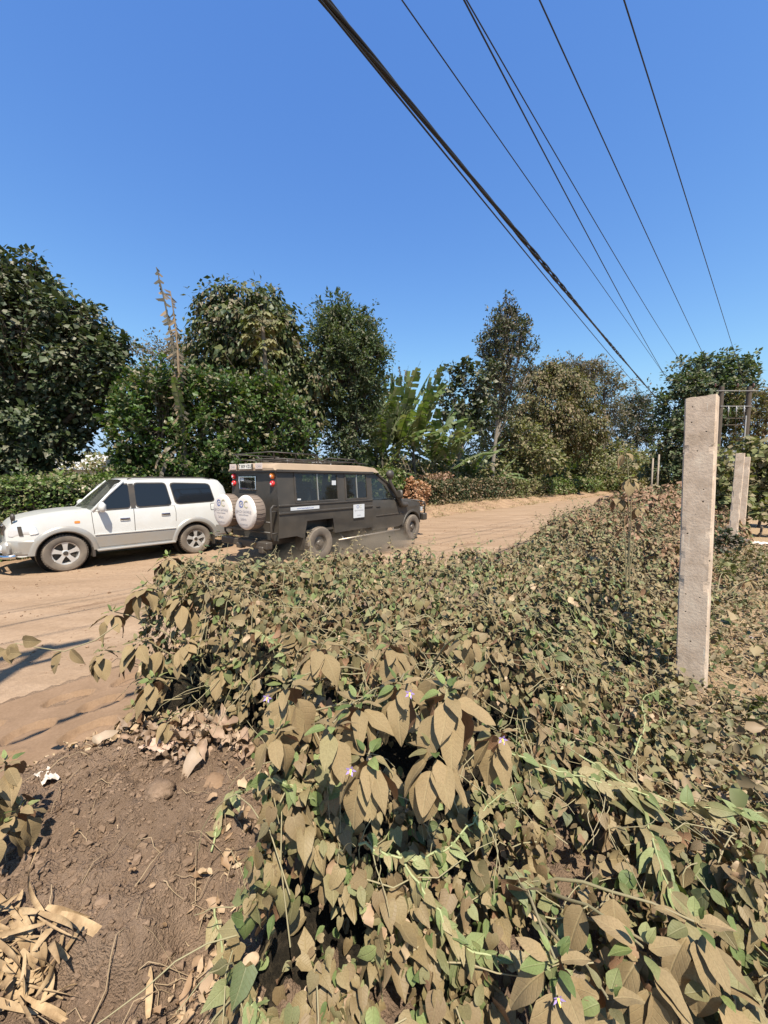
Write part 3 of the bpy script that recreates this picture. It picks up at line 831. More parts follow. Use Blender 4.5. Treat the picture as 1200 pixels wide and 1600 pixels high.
def post(label, base, top, w, d, seed, rotz):
    """square concrete post with chipped edges between two points"""
    base = Vector(base); top = Vector(top); L = (top-base).length; n = 90
    rg = np.random.default_rng(seed)
    prof = []                       # rounded rectangle with extra points
    k = 7
    c = .008
    for (x0,y0,x1,y1) in ((-w/2+c,-d/2,w/2-c,-d/2),(w/2,-d/2+c,w/2,d/2-c),(w/2-c,d/2,-w/2+c,d/2),(-w/2,d/2-c,-w/2,-d/2+c)):
        for i in range(k): prof.append((x0+(x1-x0)*i/(k-1), y0+(y1-y0)*i/(k-1)))
    prof = np.array(prof); m = len(prof)
    V=[]
    for i in range(n+1):
        z = L*i/n
        q = prof.copy()
        j = np.arange(m)
        corner = np.minimum(j % k, (k-1)-(j % k)) == 0
        chip = np.where(corner, np.maximum(0, vn(j//k*7.7+np.zeros(m), z*11+np.zeros(m), seed)-.70)*.035, 0)
        wob = 1 + (vn(j*.9+0., z*5+0.*j, seed+3)-.5)*.02
        rr = np.linalg.norm(q,axis=1); q = q*(wob*(1-chip/rr))[:,None]
        zz = z - (.012*vn(q[:,0]*40+5, q[:,1]*40, seed+5) if i == n else 0)
        V.append(np.stack([q[:,0],q[:,1],zz+0*q[:,0]],-1))
    V = np.concatenate(V)
    F=[]
    for i in range(n):
        for j in range(m):
            F.append((i*m+j, i*m+(j+1)%m, (i+1)*m+(j+1)%m, (i+1)*m+j))
    ctr = len(V); V = np.concatenate([V, [[0,0,L]]]); 
    T = [(n*m+j, n*m+(j+1)%m, ctr) for j in range(m)]
    o = mesh_np('concrete_post', V, [np.array(F),np.array(T)], CONC, smooth=False)
    ax = (top-base).normalized()
    o.rotation_mode = 'QUATERNION'
    o.rotation_quaternion = Vector((0,0,1)).rotation_difference(ax) @ Matrix.Rotation(rotz,4,'Z').to_quaternion()
    o.location = base
    return prop(o, label, 'post', 'concrete fence posts')
RZ = math.atan2(-.60,.80)
b1 = at(1080,1085,2.6); t1 = at(1097,620,2.6)
post('tall pitted concrete post nearest the camera, standing out of the creepers', b1-Vector((0,0,.1))*1, t1, .166, .13, 5, math.atan2(-.71,.70))
b2 = at(1156,836,8.0); t2 = at(1157,708,8.0); b2.z = .40; b2.x = t2.x-.03
post('second concrete post, on the right beyond the creepers', b2, t2, .145, .13, 9, math.atan2(-.71,.70))
b3 = at(1166,840,9.0); t3 = at(1165.5,714,9.0); b3.z=.40; b3.x=t3.x
post('third concrete post, half hidden behind the second one', b3, t3, .16, .14, 12, math.atan2(-.71,.70))

# ------------------------------------------------------------------ litter on the dug soil
def scatter_xy(n, x0,x1,y0,y1, rng, f=None):
    x = rng.uniform(x0,x1,n); y = rng.uniform(y0,y1,n)
    if f is not None:
        k = rng.uniform(0,1,n) < f(x,y); x,y = x[k],y[k]
    return x,y
rng = np.random.default_rng(33)
def left_soil(x,y):
    u,v = uv_of(x,y)
    return (bush_h(x,y) < .1)*(v<3.15)
# clods
cl_mat = soil_mat('clod_soil', (.15,.098,.064), (.20,.135,.09), (.28,.19,.13), scale=9, bump=.9, bscale=70, dist=.006)[0]
x,y = scatter_xy(60000,-2.6,0,.75,3.2,rng,lambda x,y: left_soil(x,y)*(.25+.9*vn(x*4,y*4,5)))
x=x[:30000]; y=y[:30000]
n=len(x); z = ground_z(x,y); s = .0032*rng.lognormal(0,.62,n)
ico = np.array([(0,0,1),(.9,0,.4),(.28,.85,.45),(-.72,.52,.4),(-.72,-.52,.45),(.28,-.85,.4),(.7,.5,-.4),(-.27,.83,-.4),(-.9,0,-.4),(-.27,-.83,-.4),(.72,-.52,-.4),(0,0,-1)],float)
icf = np.array([(0,1,2),(0,2,3),(0,3,4),(0,4,5),(0,5,1),(1,6,2),(2,7,3),(3,8,4),(4,9,5),(5,10,1),(6,7,2),(7,8,3),(8,9,4),(9,10,5),(10,6,1),(6,11,7),(7,11,8),(8,11,9),(9,11,10),(10,11,6)],np.int32)
V = (ico[None]*(1+rng.normal(0,.22,(n,12,1)))*rng.uniform(.6,1.3,(n,1,3))*s[:,None,None] + np.stack([x,y,z+s*.25],-1)[:,None,:]).reshape(-1,3)
F = (icf[None]+(np.arange(n)*12)[:,None,None]).reshape(-1,3)
o = mesh_np('soil_clods', V, F, cl_mat, smooth=False); prop(o,'crumbs and clods of brown soil on the dug bank','soil',None,'stuff')
# dead leaves along the thicket's foot and the top of the heap
def dead_f(x,y):
    return left_soil(x,y)*np.clip(.012+1.2*np.exp(-((y-2.2-.25*x*0)/.22)**2) + .9*ss(.5,.0,x+.95-(y<1.5)*.0)*0 + .9*np.exp(-((x+.55)/.16)**2),0,1)
x,y = scatter_xy(5200,-2.6,.0,.8,3.0,rng,dead_f); n=len(x)
P = np.stack([x,y,ground_z(x,y)+rng.uniform(.0,.03,n)],-1)
T = rand_unit(n,rng)*np.array([1,1,.25]); Nn = np.tile(arr(0,0,1),(n,1))+rng.normal(0,.5,(n,3))
V,F,uv = leaves_geo(P,T,Nn,.032*rng.lognormal(0,.4,n),rng.uniform(.5,1.1,n),T_OVATE,rng.uniform(-.9,1.0,n),rng.uniform(-.2,1.4,n),.14,rng)
o = mesh_np('dead_leaves', V, F, dry_mat, uv=uv); prop(o,'crumpled dead leaves lying along the foot of the thicket','litter',None,'stuff')
# pale crumpled leaf drift on the crest of the bank
x = rng.normal(-.68,.24,1500); y = rng.normal(2.05,.11,1500)+.12*(x+.72); k = bush_h(x,y) < .22; x,y = x[k],y[k]; n = len(x)
P = np.stack([x,y,ground_z(x,y)+rng.uniform(0,.07,n)],-1); T = rand_unit(n,rng)*np.array([1,1,.4])
V,F,uv = leaves_geo(P,T,np.tile(arr(0,-.4,1),(n,1))+rng.normal(0,.6,(n,3)),.05*rng.lognormal(0,.4,n),rng.uniform(.5,1.1,n),T_OVATE,rng.uniform(-.9,1.0,n),rng.uniform(-.2,1.4,n),.16,rng)
pale_dead = leaf_mat('pale_dead_leaf', [(0,(.15,.095,.06)),(.4,(.24,.165,.11)),(1,(.38,.29,.21))], dust=(.33,.215,.145), dustamt=.4, trans=.1, nscale=5)
o = mesh_np('leaf_drift', V, F, pale_dead, uv=uv); prop(o,'drift of pale crumpled dead leaves on the crest of the dug bank','litter',None,'stuff')
# dry stems and roots on the soil
paths=[];rad=[]
x,y = scatter_xy(900,-2.3,-.2,.8,2.9,rng,lambda x,y: left_soil(x,y)*(.12+.9*np.exp(-((x+.55)/.2)**2)))
for k in range(len(x)):
    L = rng.uniform(.03,.22); a = rng.uniform(0,6.28); m=6
    px_ = x[k]+np.linspace(0,1,m)*L*math.cos(a)+np.cumsum(rng.normal(0,.006,m)); py_ = y[k]+np.linspace(0,1,m)*L*math.sin(a)+np.cumsum(rng.normal(0,.006,m))
    pz = ground_z(px_,py_)+.004+np.sin(np.linspace(0,3.14,m))*rng.uniform(0,.05)
    paths.append(np.stack([px_,py_,pz],-1)); rad.append(np.linspace(1,.5,m)*rng.uniform(.001,.0028))
V,F = tubes_np(paths,rad,5)
o = mesh_np('dry_stalks', V, F, paint('dry_stalk',(.38,.27,.16),.8,var=.5), None); prop(o,'thin dry stalks and roots on the dug soil','litter',None,'stuff')

# maize husks in the bottom left corner
def husk_geo(P, T, Nn, L, W, curl, twist, rng, m=12):
    """a long ribbed strip that curls"""
    T = np.array(T,float); T/=np.linalg.norm(T); Nn=np.array(Nn,float); Nn-=T*Nn.dot(T); Nn/=np.linalg.norm(Nn)
    p = np.array(P,float); V=[];F=[];U=[]
    for i in range(m+1):
        f=i/m; B=np.cross(Nn,T)
        w = W*(math.sin(PI*min(1,.12+f*.86))**.6)*.5
        for j in range(7):
            g=(j-3)/3
            V.append(p+B*w*g+Nn*(.25*w*(g*g)+.035*W*math.sin(j*3.1))); U.append((f,g*.4))
        p = p+T*L/m
        R = Matrix.Rotation(curl/m+rng.normal(0,.04),3,Vector(B)) @ Matrix.Rotation(twist/m,3,Vector(T))
        T = np.array(R@Vector(T)); Nn=np.array(R@Vector(Nn))
    for i in range(m):
        for j in range(6): F.append((i*7+j,i*7+j+1,(i+1)*7+j+1,(i+1)*7+j))
    return np.array(V),np.array(F),np.array(U)
husk_mat = soil_mat('maize_husk', (.20,.125,.065), (.33,.225,.125), (.47,.34,.20), scale=14, bump=.5, bscale=90, dist=.002, rough=.7)[0]
def ground_pt(px,py):
    lo=.3; hi=60
    for _ in range(40):
        mid=(lo+hi)/2; q=at(px,py,mid)
        if q.z > float(ground_z(q.x,q.y)): lo=mid
        else: hi=mid
    return at(px,py,lo)
def lay_husk(px0,py0,px1,py1,w,lift,curl,twist,mat,name='maize_husk',parent=None):
    a=ground_pt(px0,py0); b=ground_pt(px1,py1); a.z+=lift; b.z+=lift*.6
    return husk_geo(a,b-a,(0,-.3,1),(b-a).length,w,curl,twist,rng)
for args,lab in (((95,1450,192,1478,.030,.05,.5,.2),'long pale maize husk arching over the dug soil'),
                 ((25,1462,75,1545,.034,.05,.9,-.3),'curved tan maize husk hanging down the corner pile'),
                 ((130,1460,88,1512,.020,.03,.1,.1),'narrow straight maize husk leaning from the long pale one'),
                 ((232,1600,236,1515,.020,.02,-.3,.0),'bright yellow upright straw blade at the bottom edge')):
    V,F,U = lay_husk(*args, husk_mat)
    o = mesh_np('maize_husk' if 'straw' not in lab else 'straw_blade', V, F, husk_mat, uv=U); prop(o, lab, 'husk' if 'straw' not in lab else 'straw')
Vs=[];Fs=[];off=0
for k in range(120):
    px0=rng.uniform(-60,110); py0=rng.uniform(1430,1600); a=rng.uniform(0,6.28); L=rng.uniform(50,130)
    if px0>70 and py0>1540: continue
    V,F,U = lay_husk(px0,py0,px0+L*math.cos(a),py0+L*.8*math.sin(a),rng.uniform(.006,.022),rng.uniform(.005,.09),rng.normal(0,1.6),rng.normal(0,1.4),husk_mat)
    Vs.append(V);Fs.append(F+off);off+=len(V)
o = mesh_np('husk_pile', np.concatenate(Vs), np.concatenate(Fs), husk_mat); prop(o,'heap of dry maize husks and leaves in the bottom left corner','husk pile',None,'stuff')

# scraps of plastic and cloth
def scrap(label, px, py, w, h, col, seed, cat='litter scrap', name='plastic_scrap'):
    q = ground_pt(px,py); rg=np.random.default_rng(seed); m=14
    g = np.linspace(-.5,.5,m); X,Y=np.meshgrid(g,g)
    ang=rg.uniform(0,3.14)
    Z = .35*w*(fbm(X*5+seed,Y*5,seed,3)) + .04*w*vn(X*25,Y*25,seed+1)
    r = 1-.4*vn(np.arctan2(Y,X)*1.5,0*X,seed+2)
    X2=X*w*r; Y2=Y*h*r
    V=np.stack([X2*math.cos(ang)-Y2*math.sin(ang),X2*math.sin(ang)+Y2*math.cos(ang),Z-.1*w],-1).reshape(-1,3)
    ii=(np.arange(m-1)[:,None]*m+np.arange(m-1)[None,:]).ravel()
    o=mesh_np(name,V,np.stack([ii,ii+1,ii+m+1,ii+m],-1),paint('scrap_%d'%seed if False else 'scrap_surface',col,.5,dust=.5,var=.2)); o.location=q
    return prop(o,label,cat)
scrap('crumpled white plastic scrap at the foot of the left shrub',150,1160,.10,.16,(.72,.68,.62),3)
scrap('faded pinkish cloth rag on the dug soil under the thicket',250,1165,.16,.12,(.50,.34,.28),4,'rag','cloth_rag')
scrap('torn white plastic scrap by the shrub at the left edge',75,1215,.14,.08,(.62,.56,.5),5)
scrap('small white plastic scrap on the right clearing beside the second post',1142,838,.25,.2,(.8,.78,.75),6)
scrap('flat white plastic sheet on the right clearing at the picture edge',1192,852,.5,.2,(.8,.78,.75),7)
scrap('small mauve wrapper on the dry grass right of the nearest post',1172,998,.10,.08,(.5,.42,.45),8)
# one big clod / stones
for (px,py,s,lab) in ((250,1235,.055,'large round clod of earth on top of the dug soil'),(335,1225,.05,'pale dusty stone half buried beside the thicket')):
    q=ground_pt(px,py); rg=np.random.default_rng(int(px)); import bmesh
    bm=bmesh.new(); bmesh.ops.create_icosphere(bm,subdivisions=4,radius=1)
    for v in bm.verts:
        c=v.co; k=1+.45*(float(fbm(c.x*1.6+px,c.y*1.6+c.z*1.3,3))-.5)+.12*(float(vn(c.x*7+px,c.y*7+c.z*5,4))-.5)
        v.co=Vector((c.x*s*1.2*k,c.y*s*k,c.z*s*.75*k))
    me=bpy.data.meshes.new('s'); bm.to_mesh(me); bm.free(); me.polygons.foreach_set('use_smooth',[True]*len(me.polygons)); me.materials.append(cl_mat if px<300 else mortar)
    o=bpy.data.objects.new('earth_clod' if px<300 else 'stone',me); C.objects.link(o); o.location=q; prop(o,lab,'clod' if px<300 else 'stone')

# dry grass on the right
rng = np.random.default_rng(44)
x = rng.uniform(.9,8,90000); y = rng.uniform(1.2,9,90000); u,v = uv_of(x,y)
d2 = np.hypot(x,y)
k = (v<.3)&(v>-5)&(bush_h(x,y)<.13)&(rng.uniform(0,1,90000) < np.clip(2.4*ss(7,2.2,d2)*(.25+fbm(x*2,y*2,3)),0,1))&(rng.uniform(0,1,90000)<np.where(d2<2.8,1,.5))
x,y=x[k][:26000],y[k][:26000]; n=len(x)
P=np.stack([x,y,ground_z(x,y)+rng.uniform(-.005,.05,n)],-1)
T=rng.normal(size=(n,3))*np.array([1,1,.35])+np.array([0,0,.1])
V,F,uv=leaves_geo(P,T,rng.normal(0,.6,(n,3))+np.array([0,0,1.]),rng.uniform(.05,.15,n),np.full(n,.22),T_LANCE,rng.uniform(-.4,.5,n),np.zeros(n),0,rng)
dg_=leaf_mat('dry_grass',[(0,(.30,.20,.115)),(.5,(.42,.30,.175)),(.85,(.52,.41,.25)),(1,(.34,.33,.15))],dustamt=.3,trans=.2,nscale=1.5)
o=mesh_np('dry_grass',V,F,dg_,uv=uv); prop(o,'matted dry brown grass on the ground right of the nearest post','grass',None,'stuff')
# low green weeds among it
x = rng.uniform(1.0,8,120000); y = rng.uniform(1.3,9,120000); u,v = uv_of(x,y)
k=(v<.2)&(v>-3.5)&(bush_h(x,y)<.2)&(fbm(x*1.7+5,y*1.7,8)>.34)&(rng.uniform(0,1,len(x))<np.where(np.hypot(x,y)<3.6,1.,.4)); x,y=x[k][:30000],y[k][:30000]; n=len(x)
P=np.stack([x,y,ground_z(x,y)+rng.uniform(.0,1,n)**1.5*(.05+.26*fbm(x*2.3,y*2.3,9))],-1)
V,F,uv=leaves_geo(P,rand_unit(n,rng)-arr(0,0,.3),rng.normal(0,.5,(n,3))+np.array([0,-.3,1.]),.036*rng.lognormal(0,.4,n),np.ones(n),T_MID,rng.uniform(-.2,.7,n),rng.uniform(0,.7,n),0,rng)
weed_mat = leaf_mat('weed_leaf', [(0,(.05,.065,.022)),(.4,(.10,.115,.04)),(.65,(.15,.14,.06)),(1,(.27,.20,.11))], dust=(.23,.15,.095), dustamt=.42, trans=.10, nscale=2.5)
o=mesh_np('low_weeds',V,F,weed_mat,uv=uv); prop(o,'low dry weeds scattered over the ground on the right','weeds',None,'stuff')
# weeds and grass tufts on the far verge
rng = np.random.default_rng(45)
n0=26000
u=rng.uniform(4,75,n0); v=rng.uniform(10.6,13.6,n0); x,y=xy_of(u,v)
k=(fbm(u*.8,v*1.6,19)>.50)|((v>12.4)&(rng.uniform(0,1,n0)<.7)); x,y=x[k],y[k]; n=len(x)
P=np.stack([x,y,ground_z(x,y)+rng.uniform(0,.08,n)],-1)
V,F,uv=leaves_geo(P,rng.normal(size=(n,3))*np.array([1,1,.6])+np.array([0,0,.7]),rng.normal(size=(n,3)),rng.uniform(.06,.22,n),np.full(n,.5),T_LANCE,rng.uniform(-.4,.5,n),np.zeros(n),0,rng)
vg=leaf_mat('verge_grass',[(0,(.12,.13,.05)),(.4,(.24,.22,.09)),(.7,(.42,.32,.18)),(1,(.50,.38,.24))],dustamt=.45,trans=.2,nscale=.5)
o=mesh_np('verge_grass',V,F,vg,uv=uv); prop(o,'dry grass and weeds along the far verge','grass',None,'stuff')

# pebbles and crumbs on the road
rng = np.random.default_rng(46)
u=rng.uniform(-4,16,9000); v=4.3+7*rng.uniform(0,1,9000)**1.5; k=(vn(u*1.3,v*2,77)>.42); u,v=u[k],v[k]; x,y=xy_of(u,v); n=len(x)
z=road_z(u,v); s=.006*rng.lognormal(0,.55,n)
V=(ico[None]*(1+rng.normal(0,.22,(n,12,1)))*rng.uniform(.6,1.3,(n,1,3))*s[:,None,None]+np.stack([x,y,z+s*.3],-1)[:,None,:]).reshape(-1,3)
F=(icf[None]+(np.arange(n)*12)[:,None,None]).reshape(-1,3)
o=mesh_np('road_pebbles',V,F,soil_mat('pebble',(.20,.125,.08),(.28,.18,.115),(.36,.25,.17),scale=9,bump=.4,bscale=70,dist=.004)[0],smooth=False); prop(o,'pebbles and crumbs of earth scattered on the dirt road','gravel',None,'stuff')

# pale shoots trailing over the thicket
def bush_pt(px,py,lift=.02):
    d=.4
    while d<12:
        q=at(px,py,d)
        if q.z < max(float(bush_top(q.x,q.y)) if float(bush_h(q.x,q.y))>.03 else 0, float(ground_z(q.x,q.y)))+lift: return q
        d+=.01
    return q
shoot_mat = paint('pale_green_shoot',(.30,.34,.15),.6,dust=.15,var=.3)
sage = leaf_mat('sage_leaf',[(0,(.13,.165,.06)),(.5,(.19,.225,.09)),(1,(.27,.29,.13))],dust=(.32,.19,.11),dustamt=.42,trans=.12,nscale=5,veins=True)
rng = np.random.default_rng(61)
SH=[('long pale shoot running from the middle of the thicket to the right picture edge',[(760,1165),(860,1200),(950,1225),(1040,1250),(1120,1265),(1190,1270)],.065),
    ('thick pale shoot with long leaves slanting down to the bottom right corner',[(905,1180),(985,1230),(1015,1290),(1035,1370),(1075,1450),(1130,1540),(1160,1600)],.10),
    ('curling pale tendril in the lower middle of the thicket',[(620,1330),(680,1420),(720,1480),(790,1500),(860,1490),(890,1450)],.055),
    ('pale shoot crossing below the big drooping leaves of the middle shrub',[(560,1320),(640,1345),(700,1330),(760,1260),(800,1230)],.05),
    ('upright pale shoot at the left side of the middle shrub',[(420,1130),(450,1050),(440,1010),(400,985)],.06),
    ('thin pale shoot climbing beside the nearest post foot',[(990,1180),(1010,1130),(1000,1090),(1040,1075)],.05),
    ('pale shoot looping over the left part of the thicket',[(330,1330),(350,1250),(420,1215),(470,1235),(520,1215)],.05),
    ('pale shoot hanging on the shaded left flank of the thicket',[(335,1420),(350,1500),(390,1560),(420,1600)],.055)]
for lab,pp,lf in SH:
    W=[np.array(bush_pt(px,py,.035+rng.uniform(0,.02))) for px,py in pp]; o0=W[0].copy()
    tt=np.linspace(0,len(W)-1,len(W)*6); Q=np.stack([np.interp(tt,np.arange(len(W)),[w[i] for w in W]) for i in range(3)],-1)
    for _ in range(3): Q[1:-1]=(Q[:-2]+Q[1:-1]*2+Q[2:])/4
    Q[1:-1]+=rng.normal(0,.003,(len(Q)-2,3))
    t=thing('creeper_shoot',lab,'shoot',tuple(o0),0,'pale shoots trailing over the thicket')
    V,F=tubes_np([Q-o0],[np.linspace(.0042,.0018,len(Q))],6); mesh_np('stem',V,F,shoot_mat,t)
    idx=np.arange(2,len(Q)); idx=np.repeat(idx,2); n=len(idx); tg=np.gradient(Q,axis=0)[idx]; tg=norm(tg)
    T=tg*.6+rng.normal(0,.5,(n,3))+arr(0,-.15,-.45); Nn=np.tile(arr(0,-.5,.8),(n,1))+rng.normal(0,.35,(n,3))
    V,F,uv=leaves_geo(Q[idx]-o0,T,Nn,lf*.85*np.clip(rng.lognormal(0,.3,n),.4,1.5),rng.uniform(.6,.9,n),T_BIG if lf>.08 else T_HEART,rng.uniform(0,.4,n),rng.uniform(0,.3,n),.03,rng)
    mesh_np('leaves',V,F,sage,t,uv=uv)
# ------------------------------------------------------------------ vehicles
white_paint = paint('white_paint', (.60,.60,.585), .28, dust=.22, dustcol=(.42,.34,.25), coat=.5)
silver_paint = paint('silver_cladding', (.33,.33,.325), .35, metal=.3, dust=.5, dustcol=(.36,.29,.21))
black_trim = paint('black_trim', (.02,.02,.02), .5, dust=.12)
chrome = paint('chrome', (.75,.75,.75), .12, metal=1, dust=.15)
tyre_mat = paint('dusty_tyre', (.045,.04,.036), .9, dust=.75, dustcol=(.24,.19,.145), bump=.4, bscale=60)
alloy = paint('alloy_rim', (.68,.67,.65), .35, metal=.5, dust=.2)
steel_dark = paint('dark_steel_rim', (.035,.035,.035), .45, dust=.35, dustcol=(.25,.19,.14))
amber = paint('amber_lens', (.8,.22,.03), .2, coat=.5)
redlens = paint('red_lens', (.62,.03,.03), .2, coat=.5)
lampglass = paint('headlamp_glass', (.72,.74,.76), .12, metal=.4, coat=1)
brown_paint = paint('matt_brown_paint', (.032,.029,.025), .5, dust=.22, dustcol=(.165,.13,.095))
roof_dust = paint('dusty_roof', (.26,.19,.13), .8, dust=.8, dustcol=(.38,.27,.18))
canvas_white = paint('white_cover', (.60,.56,.53), .8, dust=.3, dustcol=(.6,.48,.38), bump=.2, bscale=12)
canvas_tan = paint('tan_cover_edge', (.17,.13,.105), .85, dust=.4, dustcol=(.30,.22,.165), var=.5)
ink = paint('grey_ink', (.30,.29,.31), .8)
ink_blue = paint('blue_ink', (.12,.16,.34), .8)
ink_gold = paint('gold_ink', (.42,.38,.22), .8)
plate_mat = paint('plate_face', (.78,.76,.70), .5, dust=.3)
seat_mat = paint('seat_cloth', (.035,.037,.042), .9)
sticker = paint('white_sticker', (.56,.58,.60), .5, dust=.12)

def glass_mat(name, tint, clear):
    m, nt, ns, ls = new_mat(name)
    tr = N(nt,'ShaderNodeBsdfTransparent'); tr.inputs[0].default_value=(*tint,1)
    gl = N(nt,'ShaderNodeBsdfGlossy'); gl.inputs['Roughness'].default_value=.04; gl.inputs[0].default_value=(.9,.9,.9,1)
    df = N(nt,'ShaderNodeBsdfDiffuse'); df.inputs[0].default_value=(.16,.15,.13,1)
    lw = N(nt,'ShaderNodeLayerWeight'); lw.inputs[0].default_value=.5
    pw = N(nt,'ShaderNodeMath',operation='POWER'); pw.inputs[1].default_value=4; ls.new(lw.outputs['Facing'],pw.inputs[0])
    fr = N(nt,'ShaderNodeMath',operation='MULTIPLY_ADD'); fr.inputs[1].default_value=.8; fr.inputs[2].default_value=.045; ls.new(pw.outputs[0],fr.inputs[0])
    m0 = N(nt,'ShaderNodeMixShader'); m0.inputs[0].default_value=1-clear
    ls.new(tr.outputs[0],m0.inputs[1]); ls.new(df.outputs[0],m0.inputs[2])
    m1 = N(nt,'ShaderNodeMixShader'); o=N(nt,'ShaderNodeOutputMaterial')
    ls.new(fr.outputs[0],m1.inputs[0]); ls.new(m0.outputs[0],m1.inputs[1]); ls.new(gl.outputs[0],m1.inputs[2]); ls.new(m1.outputs[0],o.inputs[0])
    return m
glass_clear = glass_mat('side_glass', (.50,.55,.52), .93)
glass_dark = glass_mat('tinted_glass', (.035,.038,.045), .95)
glass_wind = glass_mat('windscreen_glass', (.55,.58,.55), .86)

def wheel(t, c, R, Wd, side, rimr, style, rimm):
    """c: hub centre; side = +1/-1 outward direction along y"""
    tb = MB(); h=Wd/2
    prof=[(rimr,-h*.82),(rimr+.02,-h*.92),(R*.80,-h),(R*.93,-h*.96),(R*.985,-h*.80),(R,-h*.5),(R,h*.5),(R*.985,h*.80),(R*.93,h*.96),(R*.80,h),(rimr+.02,h*.92),(rimr,h*.82)]
    tb.lathe(prof, 40)
    for k in range(44):                                   # tread blocks
        a=2*PI*k/44
        for s in (-1,1):
            a2=a+(.5 if s>0 else 0)*2*PI/44
            Rm=Matrix.Rotation(-a2,3,'Y')
            tb.box(Rm@Vector((R+.003,s*h*.45,0)), (.008,h*.62,R*.075), Rm)
    w = tb.build('wheel', tyre_mat, t, smooth=True, auto=35); w.location=c
    rb=MB(); y0=side*h*.80
    # barrel
    rb.lathe([(rimr*1.03,side*h*.86),(rimr*1.03,side*h*.70),(rimr*.93,side*h*.66),(rimr*.88,side*h*.2),(rimr*.86,-side*h*.6)],36)
    if style=='star':
        for k in range(5):
            a=2*PI*k/5+.3
            u=Vector((math.cos(a),0,math.sin(a))); v=Vector((-math.sin(a),0,math.cos(a)))
            pts=[]
            for r,wd,yy in ((.20,.16,.66),(.45,.15,.72),(.75,.19,.70),(.98,.30,.72)):
                pts.append((u*rimr*r+v*rimr*wd+Vector((0,side*h*yy,0)), u*rimr*r-v*rimr*wd+Vector((0,side*h*yy,0)),
                            u*rimr*r+v*rimr*wd*.8+Vector((0,side*h*(yy-.25),0)), u*rimr*r-v*rimr*wd*.8+Vector((0,side*h*(yy-.25),0))))
            vs=[p for q in pts for p in q]; fs=[]
            for i in range(3):
                b=i*4; fs+=[(b,b+1,b+5,b+4),(b,b+4,b+6,b+2),(b+1,b+3,b+7,b+5),(b+2,b+6,b+7,b+3)]
            rb.add(vs,fs)
        rb.lathe([(0,side*h*.74),(rimr*.22,side*h*.74),(rimr*.30,side*h*.66),(rimr*.30,side*h*.3)],20)
        r=rb.build('rim', rimm, w, smooth=True, auto=35)
        hb=MB(); hb.lathe([(0,side*h*.80),(rimr*.17,side*h*.79),(rimr*.20,side*h*.72)],16)
        hb.lathe([(0,-side*h*.2),(rimr*.86,-side*h*.2)],24)
        hb.build('hub', black_trim, w, smooth=True, auto=35)
    else:
        rb.lathe([(rimr*.88,side*h*.35),(rimr*.70,side*h*.42),(rimr*.62,side*h*.50),(rimr*.42,side*h*.50),(rimr*.36,side*h*.58),(rimr*.30,side*h*.74),(0,side*h*.76)],32)
        for k in range(6):
            a=2*PI*k/6; rb.lathe([(0,side*h*.60),(.014,side*h*.60),(.016,side*h*.5)],6,c=(rimr*.5*math.cos(a),0,rimr*.5*math.sin(a)))
        rb.build('rim', rimm, w, smooth=True, auto=35)
    return w

def side_grid(xs, ts, zlo, zhi, wf, sgn, skip=None, zabs=None):
    """one flank: returns verts, faces"""
    V=[];F=[]
    for x in xs:
        a=zlo(x); b=zhi(x)
        for t in ts:
            z = a+(b-a)*t if zabs is None else t
            V.append((x, sgn*wf(x,z), z))
    m=len(ts)
    for i in range(len(xs)-1):
        for j in range(m-1):
            if skip and skip((xs[i]+xs[i+1])/2, ts[j]*.5+ts[j+1]*.5): continue
            f=(i*m+j,(i+1)*m+j,(i+1)*m+j+1,i*m+j+1)
            F.append(f if sgn<0 else f[::-1])
    return V,F

def patch(b, quad, wf, sgn, off, n=8, m=6, corner=0):
    """surface patch following the flank; quad = (x,z) corners bl, br, tr, tl"""
    (ax,az),(bx,bz),(cx,cz),(dx,dz)=quad
    V=[];F=[]
    for i in range(n+1):
        for j in range(m+1):
            f=i/n; g=j/m
            # squeeze towards rounded corners
            if corner:
                e=corner
                ff=f; gg=g
                k=max(0,abs(f-.5)*2-(1-e))/e if e else 0; l=max(0,abs(g-.5)*2-(1-e))/e if e else 0
                if k*k+l*l>1:
                    q=1/math.sqrt(k*k+l*l); k*=q; l*=q
                    ff=.5+math.copysign((1-e+k*e)/2,f-.5); gg=.5+math.copysign((1-e+l*e)/2,g-.5)
                f,g=ff,gg
            x=(ax*(1-f)+bx*f)*(1-g)+(dx*(1-f)+cx*f)*g; z=(az*(1-f)+bz*f)*(1-g)+(dz*(1-f)+cz*f)*g
            V.append((x,sgn*(wf(x,z)+off),z))
    for i in range(n):
        for j in range(m): F.append((i*(m+1)+j,(i+1)*(m+1)+j,(i+1)*(m+1)+j+1,i*(m+1)+j+1))
    b.add(V,F); return b

def interp(xs, ys):
    xs=list(xs); ys=list(ys)
    return lambda x: float(np.interp(x, xs, ys))

